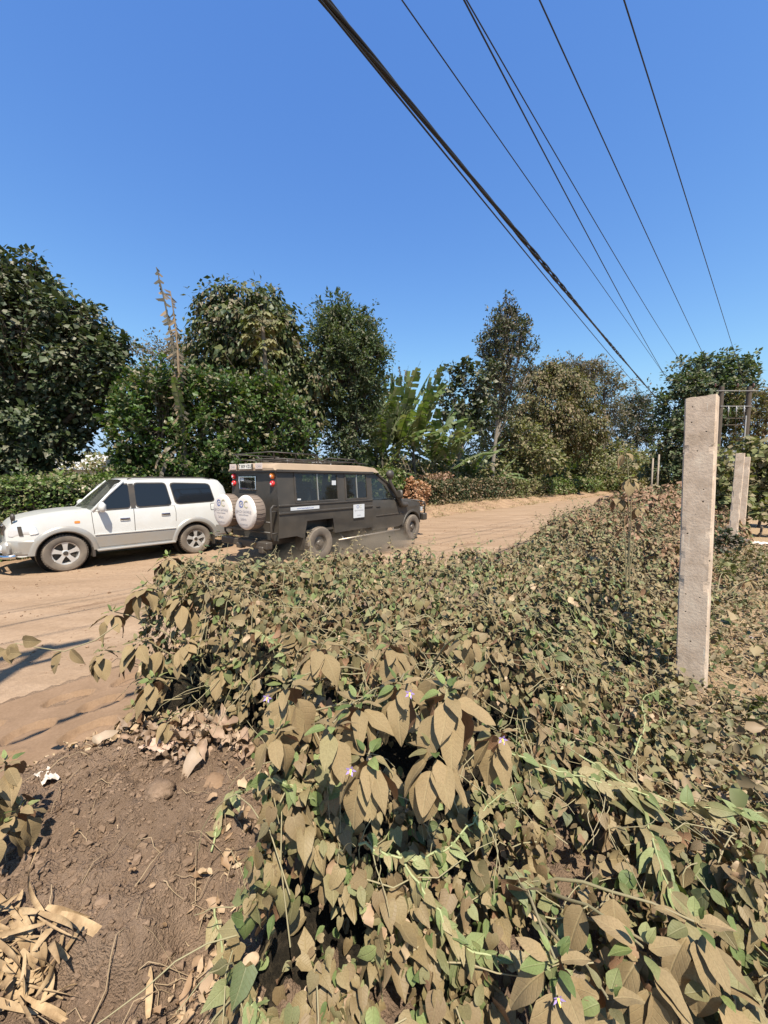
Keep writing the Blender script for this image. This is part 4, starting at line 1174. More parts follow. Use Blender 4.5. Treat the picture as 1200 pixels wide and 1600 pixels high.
# ---- the white estate off-roader
def build_suv(loc, rotz):
    t = thing('suv', 'white five-door off-road estate car with silver lower cladding driving left along the road', 'car', loc, rotz)
    FA, RA = 1.34, -1.34; R=.385; AR=.485
    belt = interp([-2.32,-2.2,0,1.02,2.1],[1.30,1.31,1.25,1.20,1.1])
    hood = interp([-2.33,-2.25,.66,.84,1.25,1.6,1.9,2.08,2.16,2.20],[1.28,1.30,1.225,1.215,1.20,1.165,1.11,1.05,.98,.90])
    lowb = interp([-2.34,-2.2,-1.9,1.85,2.05,2.21],[.50,.42,.40,.40,.38,.44])
    def zlo(x):
        z=lowb(x)
        for a in (FA,RA):
            d=abs(x-a)
            if d<AR: z=max(z, .37+math.sqrt(AR*AR-d*d))
        return z
    def wf(x,z):
        w=.885
        if z<.72: w-= .02*((.72-z)/.3)
        if z>.80 and z<=1.2: w-= .035*((z-.80)/.4)**2
        if z>1.2: w-= .035+.30*(z-1.2)*.95
        if x>1.55: w-= .30*((x-1.55)/.66)**2.6
        if x<-1.95: w-= .12*((-1.95-x)/.4)**2.2
        return w
    xs=sorted(set([round(v,4) for v in list(np.linspace(-2.34,2.21,74))+[FA+AR*math.cos(a) for a in np.linspace(0,PI,15)]+[RA+AR*math.cos(a) for a in np.linspace(0,PI,15)]]))
    ts=list(np.linspace(0,1,16))
    b=MB()
    for s in (1,-1):
        V,F=side_grid(xs,ts,zlo,hood,wf,s); b.add(V,F)
    # bonnet / shoulder top, curved across
    m=13; V=[];F=[]
    xt=[x for x in xs if x>.62]
    for x in xt:
        w=wf(x,hood(x)); 
        for j in range(m):
            f=-1+2*j/(m-1); V.append((x,w*f,hood(x)+.045*(1-abs(f)**3)-.0*f+(.012 if abs(abs(f)-.62)<.1 else 0)))
    for i in range(len(xt)-1):
        for j in range(m-1): F.append((i*m+j,(i+1)*m+j,(i+1)*m+j+1,i*m+j+1))
    b.add(V,F)
    # nose
    V=[];F=[]
    zs=list(np.linspace(.44,.9,8))
    for z in zs:
        w=wf(2.21,z)
        for j in range(m):
            f=-1+2*j/(m-1); V.append((2.21+.03*(1-f*f),w*f,z+ (0.045*(1-abs(f)**3) if z>.89 else 0)))
    for i in range(len(zs)-1):
        for j in range(m-1): F.append((i*m+j,(i+1)*m+j,(i+1)*m+j+1,i*m+j+1))
    b.add(V,F)
    # greenhouse: A pillar to tail, roof
    rz=1.80
    def top(x): return float(np.interp(x,[-2.30,-2.20,-2.05,-1.6,-.6,.12,.36,.84],[1.34,1.66,1.81,1.845,1.85,1.81,1.73,1.215]))
    xg=sorted(set(list(np.linspace(-2.30,.82,56))+[-2.2,-2.05]))
    for s in (1,-1):
        V,F=side_grid(xg,list(np.linspace(0,1,10)),lambda x:min(hood(x),top(x)-.001),top,wf,s); b.add(V,F)
    V=[];F=[]
    xr=[x for x in xg if x<.24]
    for x in xr:
        w=wf(x,top(x))
        for j in range(m):
            f=-1+2*j/(m-1); V.append((x,w*f,top(x)+.05*(1-abs(f)**2.6)))
    for i in range(len(xr)-1):
        for j in range(m-1): F.append((i*m+j,(i+1)*m+j,(i+1)*m+j+1,i*m+j+1))
    b.add(V,F)
    # tail
    V=[];F=[]
    for x,z in ((-2.34,.50),(-2.34,.8),(-2.335,1.0),(-2.32,1.29)):
        w=wf(x,z)
        for j in range(m):
            f=-1+2*j/(m-1); V.append((x-.03*(1-f*f),w*f,z))
    for i in range(3):
        for j in range(m-1): F.append((i*m+j,(i+1)*m+j,(i+1)*m+j+1,i*m+j+1))
    b.add(V,F)
    b.build('body', white_paint, t, smooth=True, auto=38)
    # silver cladding, flares, doors
    def band(xa,xb,za,zb,off,name,mat,s,n=30,bulge=.018,par=None):
        q=MB(); V=[];F=[]
        prof=[(0,0),(.08,1),(.5,1.15),(.92,1),(1,0)]
        for i in range(n+1):
            x=xa+(xb-xa)*i/n
            for g,o in prof:
                z=za+(zb-za)*g; V.append((x,s*(wf(x,z)+off+bulge*o),z))
        for i in range(n):
            for j in range(4): F.append((i*5+j,(i+1)*5+j,(i+1)*5+j+1,i*5+j+1))
        q.add(V,F); q.add([V[0],V[1],V[2],V[3],V[4]],[(0,1,2,3,4)]); q.add(V[-5:],[(0,1,2,3,4)])
        return q.build(name,mat,par or t,smooth=True,auto=30)
    for s in (1,-1):
        band(-.84,.83,.43,.70,.0,'lower_cladding',silver_paint,s)
        band(-.84,.83,.715,.745,.012,'trim_strip',white_paint,s)
        for a,nm in ((FA,'f'),(RA,'r')):       # wheel arch flares
            q=MB();V=[];F=[]
            n=26
            for i in range(n+1):
                an=-.12+(PI+.24)*i/n
                for rr,o in ((AR-.03,-.10),(AR-.012,.012),(AR+.005,.034),(AR+.055,.038),(AR+.10,.018),(AR+.115,-.003)):
                    x=a+rr*math.cos(an); z=.37+rr*math.sin(an); zz=max(z,.40)
                    V.append((x,s*(wf(x,min(zz,1.15))+o),zz))
            for i in range(n):
                for j in range(5): F.append((i*6+j,(i+1)*6+j,(i+1)*6+j+1,i*6+j+1))
            q.add(V,F); q.build('wheel_arch',silver_paint,t,smooth=True,auto=40)
            q=MB(); q.lathe([(AR-.02,-.11*s),(AR-.02,-.75*s*.5)],30,c=(a,s*.87,.37)); q.lathe([(AR-.02,-.75*s*.5),(.05,-.75*s*.5)],30,c=(a,s*.87,.37)); q.build('wheel_well',black_trim,t)
        band(1.83,2.20,.42,.72,.0,'bumper_side',silver_paint,s,n=14)
        band(-2.32,-1.86,.44,.74,.0,'bumper_side',silver_paint,s,n=14)
    # glass
    GW={'front':((.79,1.215),(.10,1.23),(.10,1.755),(.36,1.725)),'rear':((-.0,1.235),(-.80,1.255),(-.71,1.765),(-.0,1.765)),'quarter':((-.88,1.27),(-1.90,1.30),(-1.80,1.74),(-.79,1.765))}
    for s in (1,-1):
        for k,qd in GW.items():
            q=MB(); patch(q,qd,wf,s,.006,10,8,.22); w=q.build('window_frame',black_trim,t,smooth=True)
            cx=sum(p[0] for p in qd)/4; cz=sum(p[1] for p in qd)/4
            q2=MB(); patch(q2,[((p[0]-cx)*.955+cx,(p[1]-cz)*.90+cz) for p in qd],wf,s,.010,10,8,.22); q2.build('window_pane',glass_suv,w,smooth=True)
        q=MB(); patch(q,((.10,1.235),(.0,1.24),(.0,1.745),(.10,1.74)),wf,s,.007,2,6); q.build('door_pillar',black_trim,t)
        for xx in (.05,):
            q=MB(); patch(q,((xx+.006,.75),(xx-.006,.75),(xx-.006,1.22),(xx+.006,1.22)),wf,s,.003,1,8); q.build('door_gap',black_trim,t)
        q=MB()
        for (xa,za,xb,zb) in ((.86,1.20,.85,1.0),(.85,1.0,.83,.75),(-.85,1.25,-.87,1.1),(-.87,1.1,-.86,.90)):
            patch(q,((xa+.005,za),(xa-.005,za),(xb-.005,zb),(xb+.005,zb)),wf,s,.003,1,4)
            if zb < 1.0: q.build('door_gap',black_trim,t); q=MB()
        patch(q,((.80,1.205),(-.85,1.245),(-.85,1.249),(.80,1.210)),wf,s,.002,20,1)
        q.build('belt_line',black_trim,t)
        for hx,hz in ((.24,1.02),(-.63,1.07)):
            q=MB(); q.box((hx,s*(wf(hx,hz)+.012),hz),(.20,.022,.055),None,.008); h=q.build('door_handle',chrome,t,smooth=True,auto=30)
            q=MB(); q.box((hx,s*(wf(hx,hz)+.022),hz-.008),(.13,.006,.02)); q.build('handle_recess',black_trim,h)
        # step
        q=MB(); q.box((0,s*.90,.385),(1.62,.16,.05),None,.015); q.build('side_step',silver_paint,t,smooth=True,auto=30)
        q=MB(); q.box((.86,s*.84,.36),(.05,.10,.22)); q.build('mud_flap',black_trim,t); q=MB(); q.box((-1.80,s*.80,.34),(.03,.22,.26)); q.build('mud_flap',black_trim,t)
        # mirror
        q=MB(); q.box((.70,s*1.02,1.29),(.13,.22,.19),None,.045); q.box((.72,s*.90,1.23),(.06,.12,.05)); mo=q.build('mirror',white_paint,t,smooth=True,auto=50)
        # headlamp
        q=MB(); patch(q,((2.19,.80),(1.74,.84),(1.78,1.00),(2.14,1.01)),wf,s,.012,8,5,.3); hl=q.build('headlight',lampglass,t,smooth=True)
        q=MB(); patch(q,((1.88,.83),(1.76,.85),(1.80,.99),(1.88,.99)),wf,s,.016,4,4,.3); q.build('indicator',paint('clear_orange',(.75,.70,.66),.2,coat=1),hl,smooth=True)
        q=MB(); patch(q,((2.03,.82),(1.97,.82),(1.99,1.0),(2.05,1.0)),wf,s,.016,2,4); q.build('lamp_divider',black_trim,hl)
        q=MB(); patch(q,((-2.31,.95),(-2.12,.95),(-2.12,1.28),(-2.29,1.28)),wf,s,.010,4,6,.2); q.build('tail_light',redlens,t,smooth=True)
        q=MB(); patch(q,((1.17,1.00),(1.07,1.00),(1.07,1.045),(1.17,1.045)),wf,s,.006,4,2,.4); q.build('side_indicator',amber,t)
        q=MB(); patch(q,((-2.02,1.33),(-2.2,1.34),(-2.18,1.40),(-2.0,1.40)),wf,s,.006,4,2,.2); q.build('air_vent',black_trim,t)
    # fuel flap (camera side)
    q=MB(); patch(q,((-1.75,1.10),(-1.93,1.11),(-1.93,1.27),(-1.75,1.265)),wf,1,.004,8,8,.4); ff=q.build('fuel_flap',black_trim,t)
    q=MB(); patch(q,((-1.762,1.112),(-1.918,1.122),(-1.918,1.258),(-1.762,1.253)),wf,1,.007,8,8,.4); q.build('flap_face',white_paint,ff)
    # windscreen
    V=[];F=[]
    for i in range(7):
        f=i/6; x=.85+(.22-.85)*f; z=1.235+(1.795-1.235)*f
        for j in range(11):
            g=-1+2*j/10; w=wf(x,z)-.055
            V.append((x+.05*(1-g*g)+.012,w*g,z+.035*(1-g*g)))
    for i in range(6):
        for j in range(10): F.append((i*11+j,(i+1)*11+j,(i+1)*11+j+1,i*11+j+1))
    q=MB(); q.add(V,F); q.build('windscreen',glass_wind,t,smooth=True)
    q=MB()
    for s in (1,-1):       # A-pillars
        q=MB(); q.tube([(.84,s*.84,1.21),(.52,s*.765,1.52),(.20,s*.70,1.79)],.032,8); q.build('windscreen_pillar',white_paint,t,smooth=True)
    q=MB(); q.tube([(.89,-.55,1.24),(.84,-.1,1.30)],.008,5); q.tube([(.90,.05,1.25),(.86,.5,1.29)],.008,5); q.build('wiper',black_trim,t)
    # dashboard, seats, steering wheel
    q=MB(); q.box((.60,0,1.12),(.45,1.5,.16),None,.04); q.build('dashboard',seat_mat,t)
    for sx,sy in ((.05,.38),(.05,-.38),(-.85,.38),(-.85,-.38)):
        q=MB(); q.box((sx,sy,.85),(.5,.52,.16),None,.05); q.box((sx-.25,sy,1.12),(.14,.50,.6),Matrix.Rotation(-.2,3,'Y'),.05); q.box((sx-.32,sy,1.50),(.09,.26,.18),None,.04); q.build('seat',seat_mat,t,smooth=True,auto=40)
    # grille, bar, fog lamps, bumper, badge
    q=MB(); q.box((2.215,0,.92),(.04,1.0,.20),None,.01); g=q.build('grille',black_trim,t)
    q=MB()
    for k in range(9): q.box((2.245,-.44+k*.11,.92),(.02,.03,.18))
    q.box((2.245,0,1.02),(.03,1.04,.03),None,.01); q.build('grille_bars',chrome,g)
    q=MB(); q.box((2.20,0,.56),(.16,1.42,.28),None,.06); q.build('front_bumper',silver_paint,t,smooth=True,auto=40)
    q=MB()
    for s in (1,-1):
        q.tube([(2.10,s*.80,.42),(2.24,s*.68,.41),(2.36,s*.45,.41),(2.42,s*.22,.42),(2.43,s*.05,.42)],.042,10)
        q.tube([(2.41,s*.28,.42),(2.43,s*.31,.62),(2.40,s*.33,.84),(2.34,s*.32,.93),(2.30,s*.22,.96)],.040,10)
    q.tube([(2.43,-.06,.42),(2.43,.06,.42)],.042,10)
    q.tube([(2.30,-.24,.96),(2.32,0,.965),(2.30,.24,.96)],.040,10); q.tube([(2.42,-.31,.66),(2.42,.31,.66)],.03,8)
    q.build('bull_bar',chrome,t,smooth=True)
    for s in (1,-1):
        q=MB(); q.lathe([(0,.05),(.07,.045),(.08,.02),(.085,-.03),(.05,-.06)],20,'x',(2.27,s*.52,.56)); q.build('fog_lamp',lampglass,t,smooth=True)
    q=MB(); q.tube([(2.10,.60,1.02),(2.11,.63,1.10)],.010,6); q.lathe([(0,.03),(.05,.02),(.07,0),(.06,-.04),(0,-.05)],16,'x',(2.10,.64,1.16)); q.build('fender_mirror',black_trim,t,smooth=True)
    q=MB(); q.box((-2.34,0,.56),(.14,1.5,.24),None,.05); q.build('rear_bumper',silver_paint,t,smooth=True,auto=40)
    q=MB(); q.lathe([(0,-.11),(.30,-.11),(.36,-.08),(.37,0),(.36,.06)],30,'x',(-2.44,0,.98)); q.build('spare_wheel_cover',silver_paint,t,smooth=True,auto=40)
    q=MB()
    for s in (1,-1):
        q.tube([(.10,s*.66,1.84),(.0,s*.66,1.875),(-1.65,s*.64,1.885),(-1.85,s*.64,1.85)],.014,6)
    q.build('roof_rail',black_trim,t,smooth=True)
    q=MB(); q.box((-.2,0,.55),(3.2,1.3,.2)); q.box((0,0,.42),(3.9,.5,.14)); q.tube([(1.34,-.7,.385),(1.34,.7,.385)],.05,8); q.tube([(-1.34,-.7,.385),(-1.34,.7,.385)],.05,8); q.build('chassis',black_trim,t)
    for o in [c for c in t.children_recursive if c.type == 'MESH']:      # a slightly taller cabin
        k = len(o.data.vertices); co = np.empty(k*3, np.float32); o.data.vertices.foreach_get('co', co); co = co.reshape(-1,3)
        co[:,2] += .11*np.clip((co[:,2]-.95)/.85, 0, 1); o.data.vertices.foreach_set('co', co.ravel()); o.data.update()
    for x in (FA,RA):
        for s in (1,-1): wheel(t,(x,s*.75,R),R,.25,s,.238,'star',alloy)
    return t
glass_suv = paint('tinted_side_glass', (.012,.014,.018), .06, spec=.5)

# ---- the brown safari vehicle
def build_safari(loc, rotz):
    t = thing('safari_truck', 'dusty dark brown safari four-by-four with two white-covered spare wheels on its back', 'car', loc, rotz)
    R=.40; FA=3.65; AR=.50
    WB=.90
    # --- rear body box, lower part with square wheel arch
    def wl_(x,z):
        w=WB
        if z>1.36: w-= .055*(z-1.36)/.75
        if z<.9: w-= .01
        return w
    xs=sorted(set([-1.22,-1.1,-.55,-.50,-.42,.42,.50,.56,1.0,1.5,1.78]+[round(v,3) for v in np.linspace(-1.2,1.78,20)]))
    def zl(x):
        d=abs(x)
        if d<.50: return .98 if d<=.42 else .98-.25*(d-.42)/.08
        return .60 if x>-.6 else .66
    b=MB()
    for s in (1,-1):
        V,F=side_grid(xs,list(np.linspace(0,1,8)),zl,lambda x:1.36,wl_,s); b.add(V,F)
    # upper box with window holes
    W1=(-.74,.62); W2=(.86,1.60); ZB,ZT=1.43,2.09
    xu=sorted(set([-1.22,W1[0],W1[1],W2[0],W2[1],1.78,-1.0,-.3,0,.3,1.2])); zu=[1.36,ZB,1.65,1.87,ZT,2.16]
    hole=lambda x,z: (W1[0]<x<W1[1] or W2[0]<x<W2[1]) and ZB<z<ZT
    for s in (1,-1):
        V,F=side_grid(xu,zu,None,None,wl_,s,skip=hole,zabs=True) if False else (None,None)
        V=[];F=[];m=len(zu)
        for x in xu:
            for z in zu: V.append((x,s*wl_(x,z),z))
        for i in range(len(xu)-1):
            for j in range(m-1):
                if hole((xu[i]+xu[i+1])/2,(zu[j]+zu[j+1])/2): continue
                F.append((i*m+j,(i+1)*m+j,(i+1)*m+j+1,i*m+j+1))
        b.add(V,F)
    # rear face with small window hole
    RW=(-.10,.52); RZ0,RZ1=1.73,1.99           # in y (hole), z
    ysr=[-.9,-.5,RW[0]-.0,.2,RW[1],.9]; zsr=[.60,1.0,1.36,RZ0,RZ1,2.16]
    V=[];F=[];m=len(zsr)
    for y in ysr:
        for z in zsr:
            V.append((-1.22-.0,(y/.9)*wl_(-1.22,z) if abs(y)==.9 else y,z))
    for i in range(len(ysr)-1):
        for j in range(m-1):
            yc=(ysr[i]+ysr[i+1])/2; zc=(zsr[j]+zsr[j+1])/2
            if RW[0]<yc<RW[1] and RZ0<zc<RZ1: continue
            F.append((i*m+j,(i+1)*m+j,(i+1)*m+j+1,i*m+j+1))
    b.add(V,F)
    # floor and front bulkhead edge
    b.box((.3,0,.72),(2.9,1.70,.05))
    # --- cab and bonnet flank
    ax=FA
    hood=interp([1.78,2.75,2.95,3.3,3.8,4.15,4.28,4.34],[1.36,1.33,1.31,1.29,1.24,1.17,1.08,.98])
    lowc=interp([1.78,2.9,3.1,4.2,4.34],[.50,.50,.55,.62,.70])
    def zc_(x):
        z=lowc(x); d=abs(x-ax)
        if d<AR: z=max(z,.40+math.sqrt(AR*AR-d*d))
        return z
    def wc(x,z):
        w=.87
        if z>1.1: w-=.05*((z-1.1)/.3)**2
        if z>1.36: w=.87-.0376-.17*(z-1.36)
        if x>3.9: w-=.13*((x-3.9)/.44)**2
        if 1.05<z<1.12 : w+=.006
        return w
    xc=sorted(set([round(v,3) for v in list(np.linspace(1.78,4.34,44))+[ax+AR*math.cos(a) for a in np.linspace(0,PI,17)]]))
    xc=[x for x in xc if 1.78<=x<=4.34]
    for s in (1,-1):
        V,F=side_grid(xc,list(np.linspace(0,1,14)),zc_,hood,wc,s); b.add(V,F)
    m=11;V=[];F=[]
    xh=[x for x in xc if x>2.70]
    for x in xh:
        for j in range(m):
            f=-1+2*j/(m-1); V.append((x,wc(x,hood(x))*f,hood(x)+.06*(1-abs(f)**3)))
    for i in range(len(xh)-1):
        for j in range(m-1): F.append((i*m+j,(i+1)*m+j,(i+1)*m+j+1,i*m+j+1))
    b.add(V,F)
    V=[];F=[]
    for z in (.70,.8,.9,.98):
        for j in range(m):
            f=-1+2*j/(m-1); V.append((4.34,wc(4.34,z)*f,z+(.06*(1-abs(f)**3) if z>.97 else 0)))
    for i in range(3):
        for j in range(m-1): F.append((i*m+j,(i+1)*m+j,(i+1)*m+j+1,i*m+j+1))
    b.add(V,F)
    # cab upper: rear pillar, header over door, slanting front pillar
    for s in (1,-1):
        def q4(pts):
            b.add([(x,s*wc(x,z),z) for x,z in pts],[(0,1,2,3)])
        q4([(1.78,1.36),(1.86,1.36),(1.86,2.12),(1.78,2.16)])
        q4([(1.86,1.98),(2.10,1.96),(2.16,2.07),(1.86,2.14)])
        q4([(2.10,1.96),(2.40,1.76),(2.48,1.85),(2.16,2.07)])
        q4([(2.40,1.76),(2.72,1.37),(2.84,1.37),(2.48,1.85)])
        b.tube([(2.90,s*.80,1.34),(2.50,s*.755,1.86),(2.15,s*.72,2.10)],.035,8)
    b.build('body', brown_paint, t, smooth=True, auto=35)
    # ridges along the flank
    for s in (1,-1):
        q=MB()
        for z,h_,o in ((1.37,.045,.022),(1.20,.05,.028)):
            q.box((.28,s*(WB+o/2-.004),z),(3.0,o,h_),None,.01)
        q.build('side_ridge',brown_paint,t,smooth=True,auto=30)
        q=MB(); q.box((2.55,s*(.87+.006),.90),(1.2,.022,.035),None,.008); q.build('door_moulding',black_trim,t)
        q=MB()
        for xx in (1.81,2.80):
            q=MB(); patch(q,((xx+.005,.56),(xx-.005,.56),(xx-.005,1.34),(xx+.005,1.34)),wc,s,.003,1,8); q.build('door_gap',black_trim,t)
        q=MB(); q.box((2.02,s*.885,1.17),(.16,.015,.03),None,.006); q.build('door_handle',black_trim,t)
        # windows
        for (xa,xb) in (W1,W2):
            q=MB(); e=.045
            def fr(x0,x1,z0,z1):
                pts=[(x0,z0),(x1,z0),(x1,z1),(x0,z1)]
                q.add([(x,s*(wl_(x,z)+.012),z) for x,z in pts]+[(x,s*(wl_(x,z)-.02),z) for x,z in pts],[(0,1,2,3),(4,5,6,7),(0,1,5,4),(1,2,6,5),(2,3,7,6),(3,0,4,7)])
            fr(xa-e/2,xa+e/2,ZB-e/2,ZT+e/2); fr(xb-e/2,xb+e/2,ZB-e/2,ZT+e/2); fr(xa+e/2,xb-e/2,ZB-e/2,ZB+e/2); fr(xa+e/2,xb-e/2,ZT-e/2,ZT+e/2)
            wf_=q.build('window_frame',black_trim,t)
            q=MB(); c=(xa+xb)/2
            fr(c-.012,c+.012,ZB+.02,ZT-.02); fr(xa+.03,xb-.03,ZB+.012,ZB+.022)
            q.build('sliding_bar',paint('grey_aluminium',(.4,.4,.38),.4,metal=.6,dust=.3),wf_)
            q=MB(); q.add([(x,s*(wl_(x,z)-.004),z) for x,z in ((xa,ZB),(xb,ZB),(xb,ZT),(xa,ZT))],[(0,1,2,3)]); q.build('window_pane',glass_clear,wf_)
        q=MB(); q.add([(x,s*(wc(x,z)-.006),z) for x,z in ((1.86,1.36),(2.72,1.36),(2.40,1.77),(2.10,1.97),(1.86,1.99))],[(0,1,2,3,4)]); q.build('door_glass',glass_clear,t)
        # headlamp, mirror, flap, arch flare
        q=MB(); q.box((4.335,s*.62,.95),(.03,.26,.15),None,.01); q.build('headlight',lampglass,t)
        q=MB(); q.box((4.30,s*.80,.95),(.06,.08,.14),None,.01); q.build('indicator',lampglass,t)
        q=MB(); q.box((2.78,s*1.02,1.50),(.09,.20,.26),None,.035); q.tube([(2.82,s*.82,1.40),(2.80,s*.96,1.43)],.016,6); q.build('mirror',black_trim,t,smooth=True,auto=40)
        q=MB(); q.box((3.12,s*.78,.42),(.03,.26,.30)); q.build('mud_flap',black_trim,t); q=MB(); q.box((-.52,s*.75,.48),(.03,.3,.34)); q.build('mud_flap',black_trim,t)
        q=MB();V=[];F=[];n=24
        for i in range(n+1):
            an=-.1+(PI+.2)*i/n
            for rr,o in ((AR-.02,-.09),(AR,.005),(AR+.012,.018),(AR+.06,.014),(AR+.075,-.004)):
                x=FA+rr*math.cos(an); z=max(.40+rr*math.sin(an),.5); V.append((x,s*(wc(min(x,4.33),min(z,1.2))+o),z))
        for i in range(n):
            for j in range(4): F.append((i*5+j,(i+1)*5+j,(i+1)*5+j+1,i*5+j+1))
        q.add(V,F); q.build('wheel_arch',brown_paint,t,smooth=True,auto=40)
        q=MB(); q.lathe([(AR-.01,-.10*s),(AR-.01,-.40*s),(.05,-.40*s)],28,c=(FA,s*.86,.40)); q.build('wheel_well',black_trim,t)
        q=MB(); q.box((0,s*.62,.75),(1.0,.03,.50)); q.box((0,s*.75,.985),(.98,.28,.02)); q.box((-.49,s*.75,.8),(.02,.28,.38)); q.box((.49,s*.75,.8),(.02,.28,.38)); q.build('wheel_well',black_trim,t)
        q=MB(); q.tube([(.62,s*.88,.40),(2.95,s*.88,.40)],.022,8); q.tube([(.8,s*.88,.40),(.8,s*.7,.55)],.015,6); q.tube([(2.7,s*.88,.40),(2.7,s*.7,.55)],.015,6); q.build('side_step',paint('bare_steel_tube',(.4,.38,.35),.4,metal=.6,dust=.5),t,smooth=True)
    # windscreen
    q=MB(); q.add([(2.93,-.76,1.38),(2.93,.76,1.38),(2.20,.69,2.09),(2.20,-.69,2.09)],[(0,1,2,3)]); q.build('windscreen',glass_wind,t)
    # snorkel on the right wing (camera side)
    q=MB(); q.tube([(3.25,-.90,1.16),(3.02,-.93,1.16),(2.94,-.93,1.20),(2.80,-.92,1.42),(2.60,-.88,1.72),(2.52,-.86,1.90),(2.52,-.86,1.98)],[.075,.085,.08,.055,.05,.05,.05],10)
    q.lathe([(0,.24),(.06,.23),(.11,.17),(.11,.06),(.07,.0),(.05,-.02)],16,'z',(2.53,-.86,1.98)); q.build('snorkel',black_trim,t,smooth=True,auto=50)
    # roof: dusty raised fibreglass cap, slanting down over the cab
    def rt(x): return float(np.interp(x,[-1.30,-1.24,-1.1,1.5,1.95,2.20],[2.17,2.25,2.285,2.30,2.265,2.12]))
    V=[];F=[]; m=15; xr=[-1.30,-1.28,-1.24,-1.1,-.6,0,.6,1.1,1.5,1.75,1.95,2.1,2.20]
    for x in xr:
        zt=rt(x); w=.90 if x<1.8 else .90-.12*((x-1.8)/.4)
        for j in range(m):
            f=-1+2*j/(m-1); a=abs(f)
            y=w*math.copysign(min(1,a*1.10),f) if a>.0 else 0
            z=zt+.035*(1-f*f) if a<.80 else zt+.018-(zt-2.12)*((a-.80)/.20)**1.6
            V.append((x,y,max(z,2.12)))
    for i in range(len(xr)-1):
        for j in range(m-1): F.append((i*m+j,(i+1)*m+j,(i+1)*m+j+1,i*m+j+1))
    q=MB(); q.add(V,F); q.add(V[:m],[tuple(range(m))]); q.build('roof',roof_dust,t,smooth=True,auto=40)
    q=MB(); q.box((.28,0,2.13),(3.06,1.74,.03)); q.box((.28,-.885,2.13),(3.06,.05,.05)); q.box((.28,.885,2.13),(3.06,.05,.05)); q.box((-1.245,0,2.13),(.06,1.78,.06)); q.build('roof_gutter',black_trim,t)
    # roof rack
    q=MB()
    zt=2.53
    lo=[(-1.15,-.62),(-.05,-.62),(-.05,.62),(-1.15,.62),(-1.15,-.62)]
    q.tube([(x,y,zt) for x,y in [(-1.28,-.74),(.05,-.74)]],.012,6); q.tube([(-1.28,.74,zt),(.05,.74,zt)],.012,6); q.tube([(-1.28,-.74,zt),(-1.28,.74,zt)],.012,6)
    q.tube([(.05,-.74,zt),(.12,-.70,2.40),(.30,-.70,2.40),(.42,-.74,2.47),(1.3,-.74,2.47),(1.45,-.70,2.38),(1.7,-.68,2.38)],.015,6)
    q.tube([(.05,.74,zt),(.12,.70,2.40),(.30,.70,2.40),(.42,.74,2.47),(1.3,.74,2.47),(1.45,.70,2.38)],.015,6)
    for x in (-1.12,-.7,-.3,.1,.5,.9,1.3): q.tube([(x,-.66,2.40),(x,.66,2.40)],.012,6)
    for y in (-.66,.66): q.tube([(-1.12,y,2.40),(1.45,y,2.40)],.014,6)
    for x,y in ((-1.2,-.7),(-1.2,.7),(-.6,-.7),(-.6,.7),(0,-.7),(0,.7)): q.tube([(x,y*1.05,zt),(x+.1,y*.93,2.40)],.013,6)
    q.build('roof_rack',black_trim,t,smooth=True)
    # interior
    for sx in (-.75,.15,1.05,2.15):
        for sy in (.42,-.42):
            q=MB(); q.box((sx,sy,1.05),(.5,.52,.16),None,.05); q.box((sx-.24,sy,1.38),(.13,.50,.62),Matrix.Rotation(-.15,3,'Y'),.05); q.box((sx-.30,sy,1.78),(.09,.28,.20),None,.04); q.build('seat',seat_mat,t,smooth=True,auto=40)
    q=MB()
    ring=[(2.55+.0*math.cos(a)-.06*math.sin(a),-.40+.19*math.cos(a),1.42+.17*math.sin(a)) for a in np.linspace(0,2*PI,21)]
    q.tube(ring,.015,6,cap=False); q.box((2.75,0,1.30),(.3,1.5,.14),None,.04); q.build('dashboard',seat_mat,t)
    q=MB(); q.box((1.78,.25,1.75),(.02,1.0,.5)); q.build('bulkhead',black_trim,t)
    # rear window glass and frame
    q=MB()
    for (y0,y1,z0,z1) in ((RW[0]-.03,RW[0]+.01,RZ0-.03,RZ1+.03),(RW[1]-.01,RW[1]+.03,RZ0-.03,RZ1+.03),(RW[0],RW[1],RZ0-.03,RZ0+.01),(RW[0],RW[1],RZ1-.01,RZ1+.03)):
        q.box((-1.235,(y0+y1)/2,(z0+z1)/2),(.03,y1-y0,z1-z0),None,.008)
    f=q.build('rear_window',chrome,t)
    q=MB(); q.add([(-1.225,RW[0],RZ0),(-1.225,RW[1],RZ0),(-1.225,RW[1],RZ1),(-1.225,RW[0],RZ1)],[(0,1,2,3)]); q.build('rear_glass',glass_clear,f)
    q=MB(); q.box((-1.231,.42,1.94),(.004,.14,.06)); q.build('glass_sticker',sticker,f)
    # rear lights, plates
    for y in (-.72,.76):
        for z,mt in ((2.02,amber if y<0 else redlens),(1.85,redlens)):
            q=MB(); q.lathe([(0,-.045),(.04,-.042),(.062,-.02),(.066,.02)],16,'x',(-1.235,y,z)); o=q.build('rear_light',mt,t,smooth=True,auto=50)
            q=MB(); q.lathe([(0,-.052),(.022,-.050),(.03,-.040)],12,'x',(-1.235,y,z-.01)); q.build('lens_centre',lampglass,o,smooth=True)
    q=MB(); q.box((-1.315,.15,2.235),(.012,.50,.12),None,.004); pl=q.build('number_plate',plate_mat,t)
    RM=Matrix(((0,0,-1,0),(-1,0,0,0),(0,1,0,0),(0,0,0,1)))       # text plane facing backwards
    def tx(name,s,size,mat,parent,x,y,z,rot=0):
        return write(name,s,size,mat,parent,Matrix.Translation((x,y,z))@RM@Matrix.Rotation(rot,4,'Z'))
    tx('plate_text','T 809 VZU',.105,paint('plate_ink',(.05,.05,.05),.6),pl,-1.3235,.15,2.235)
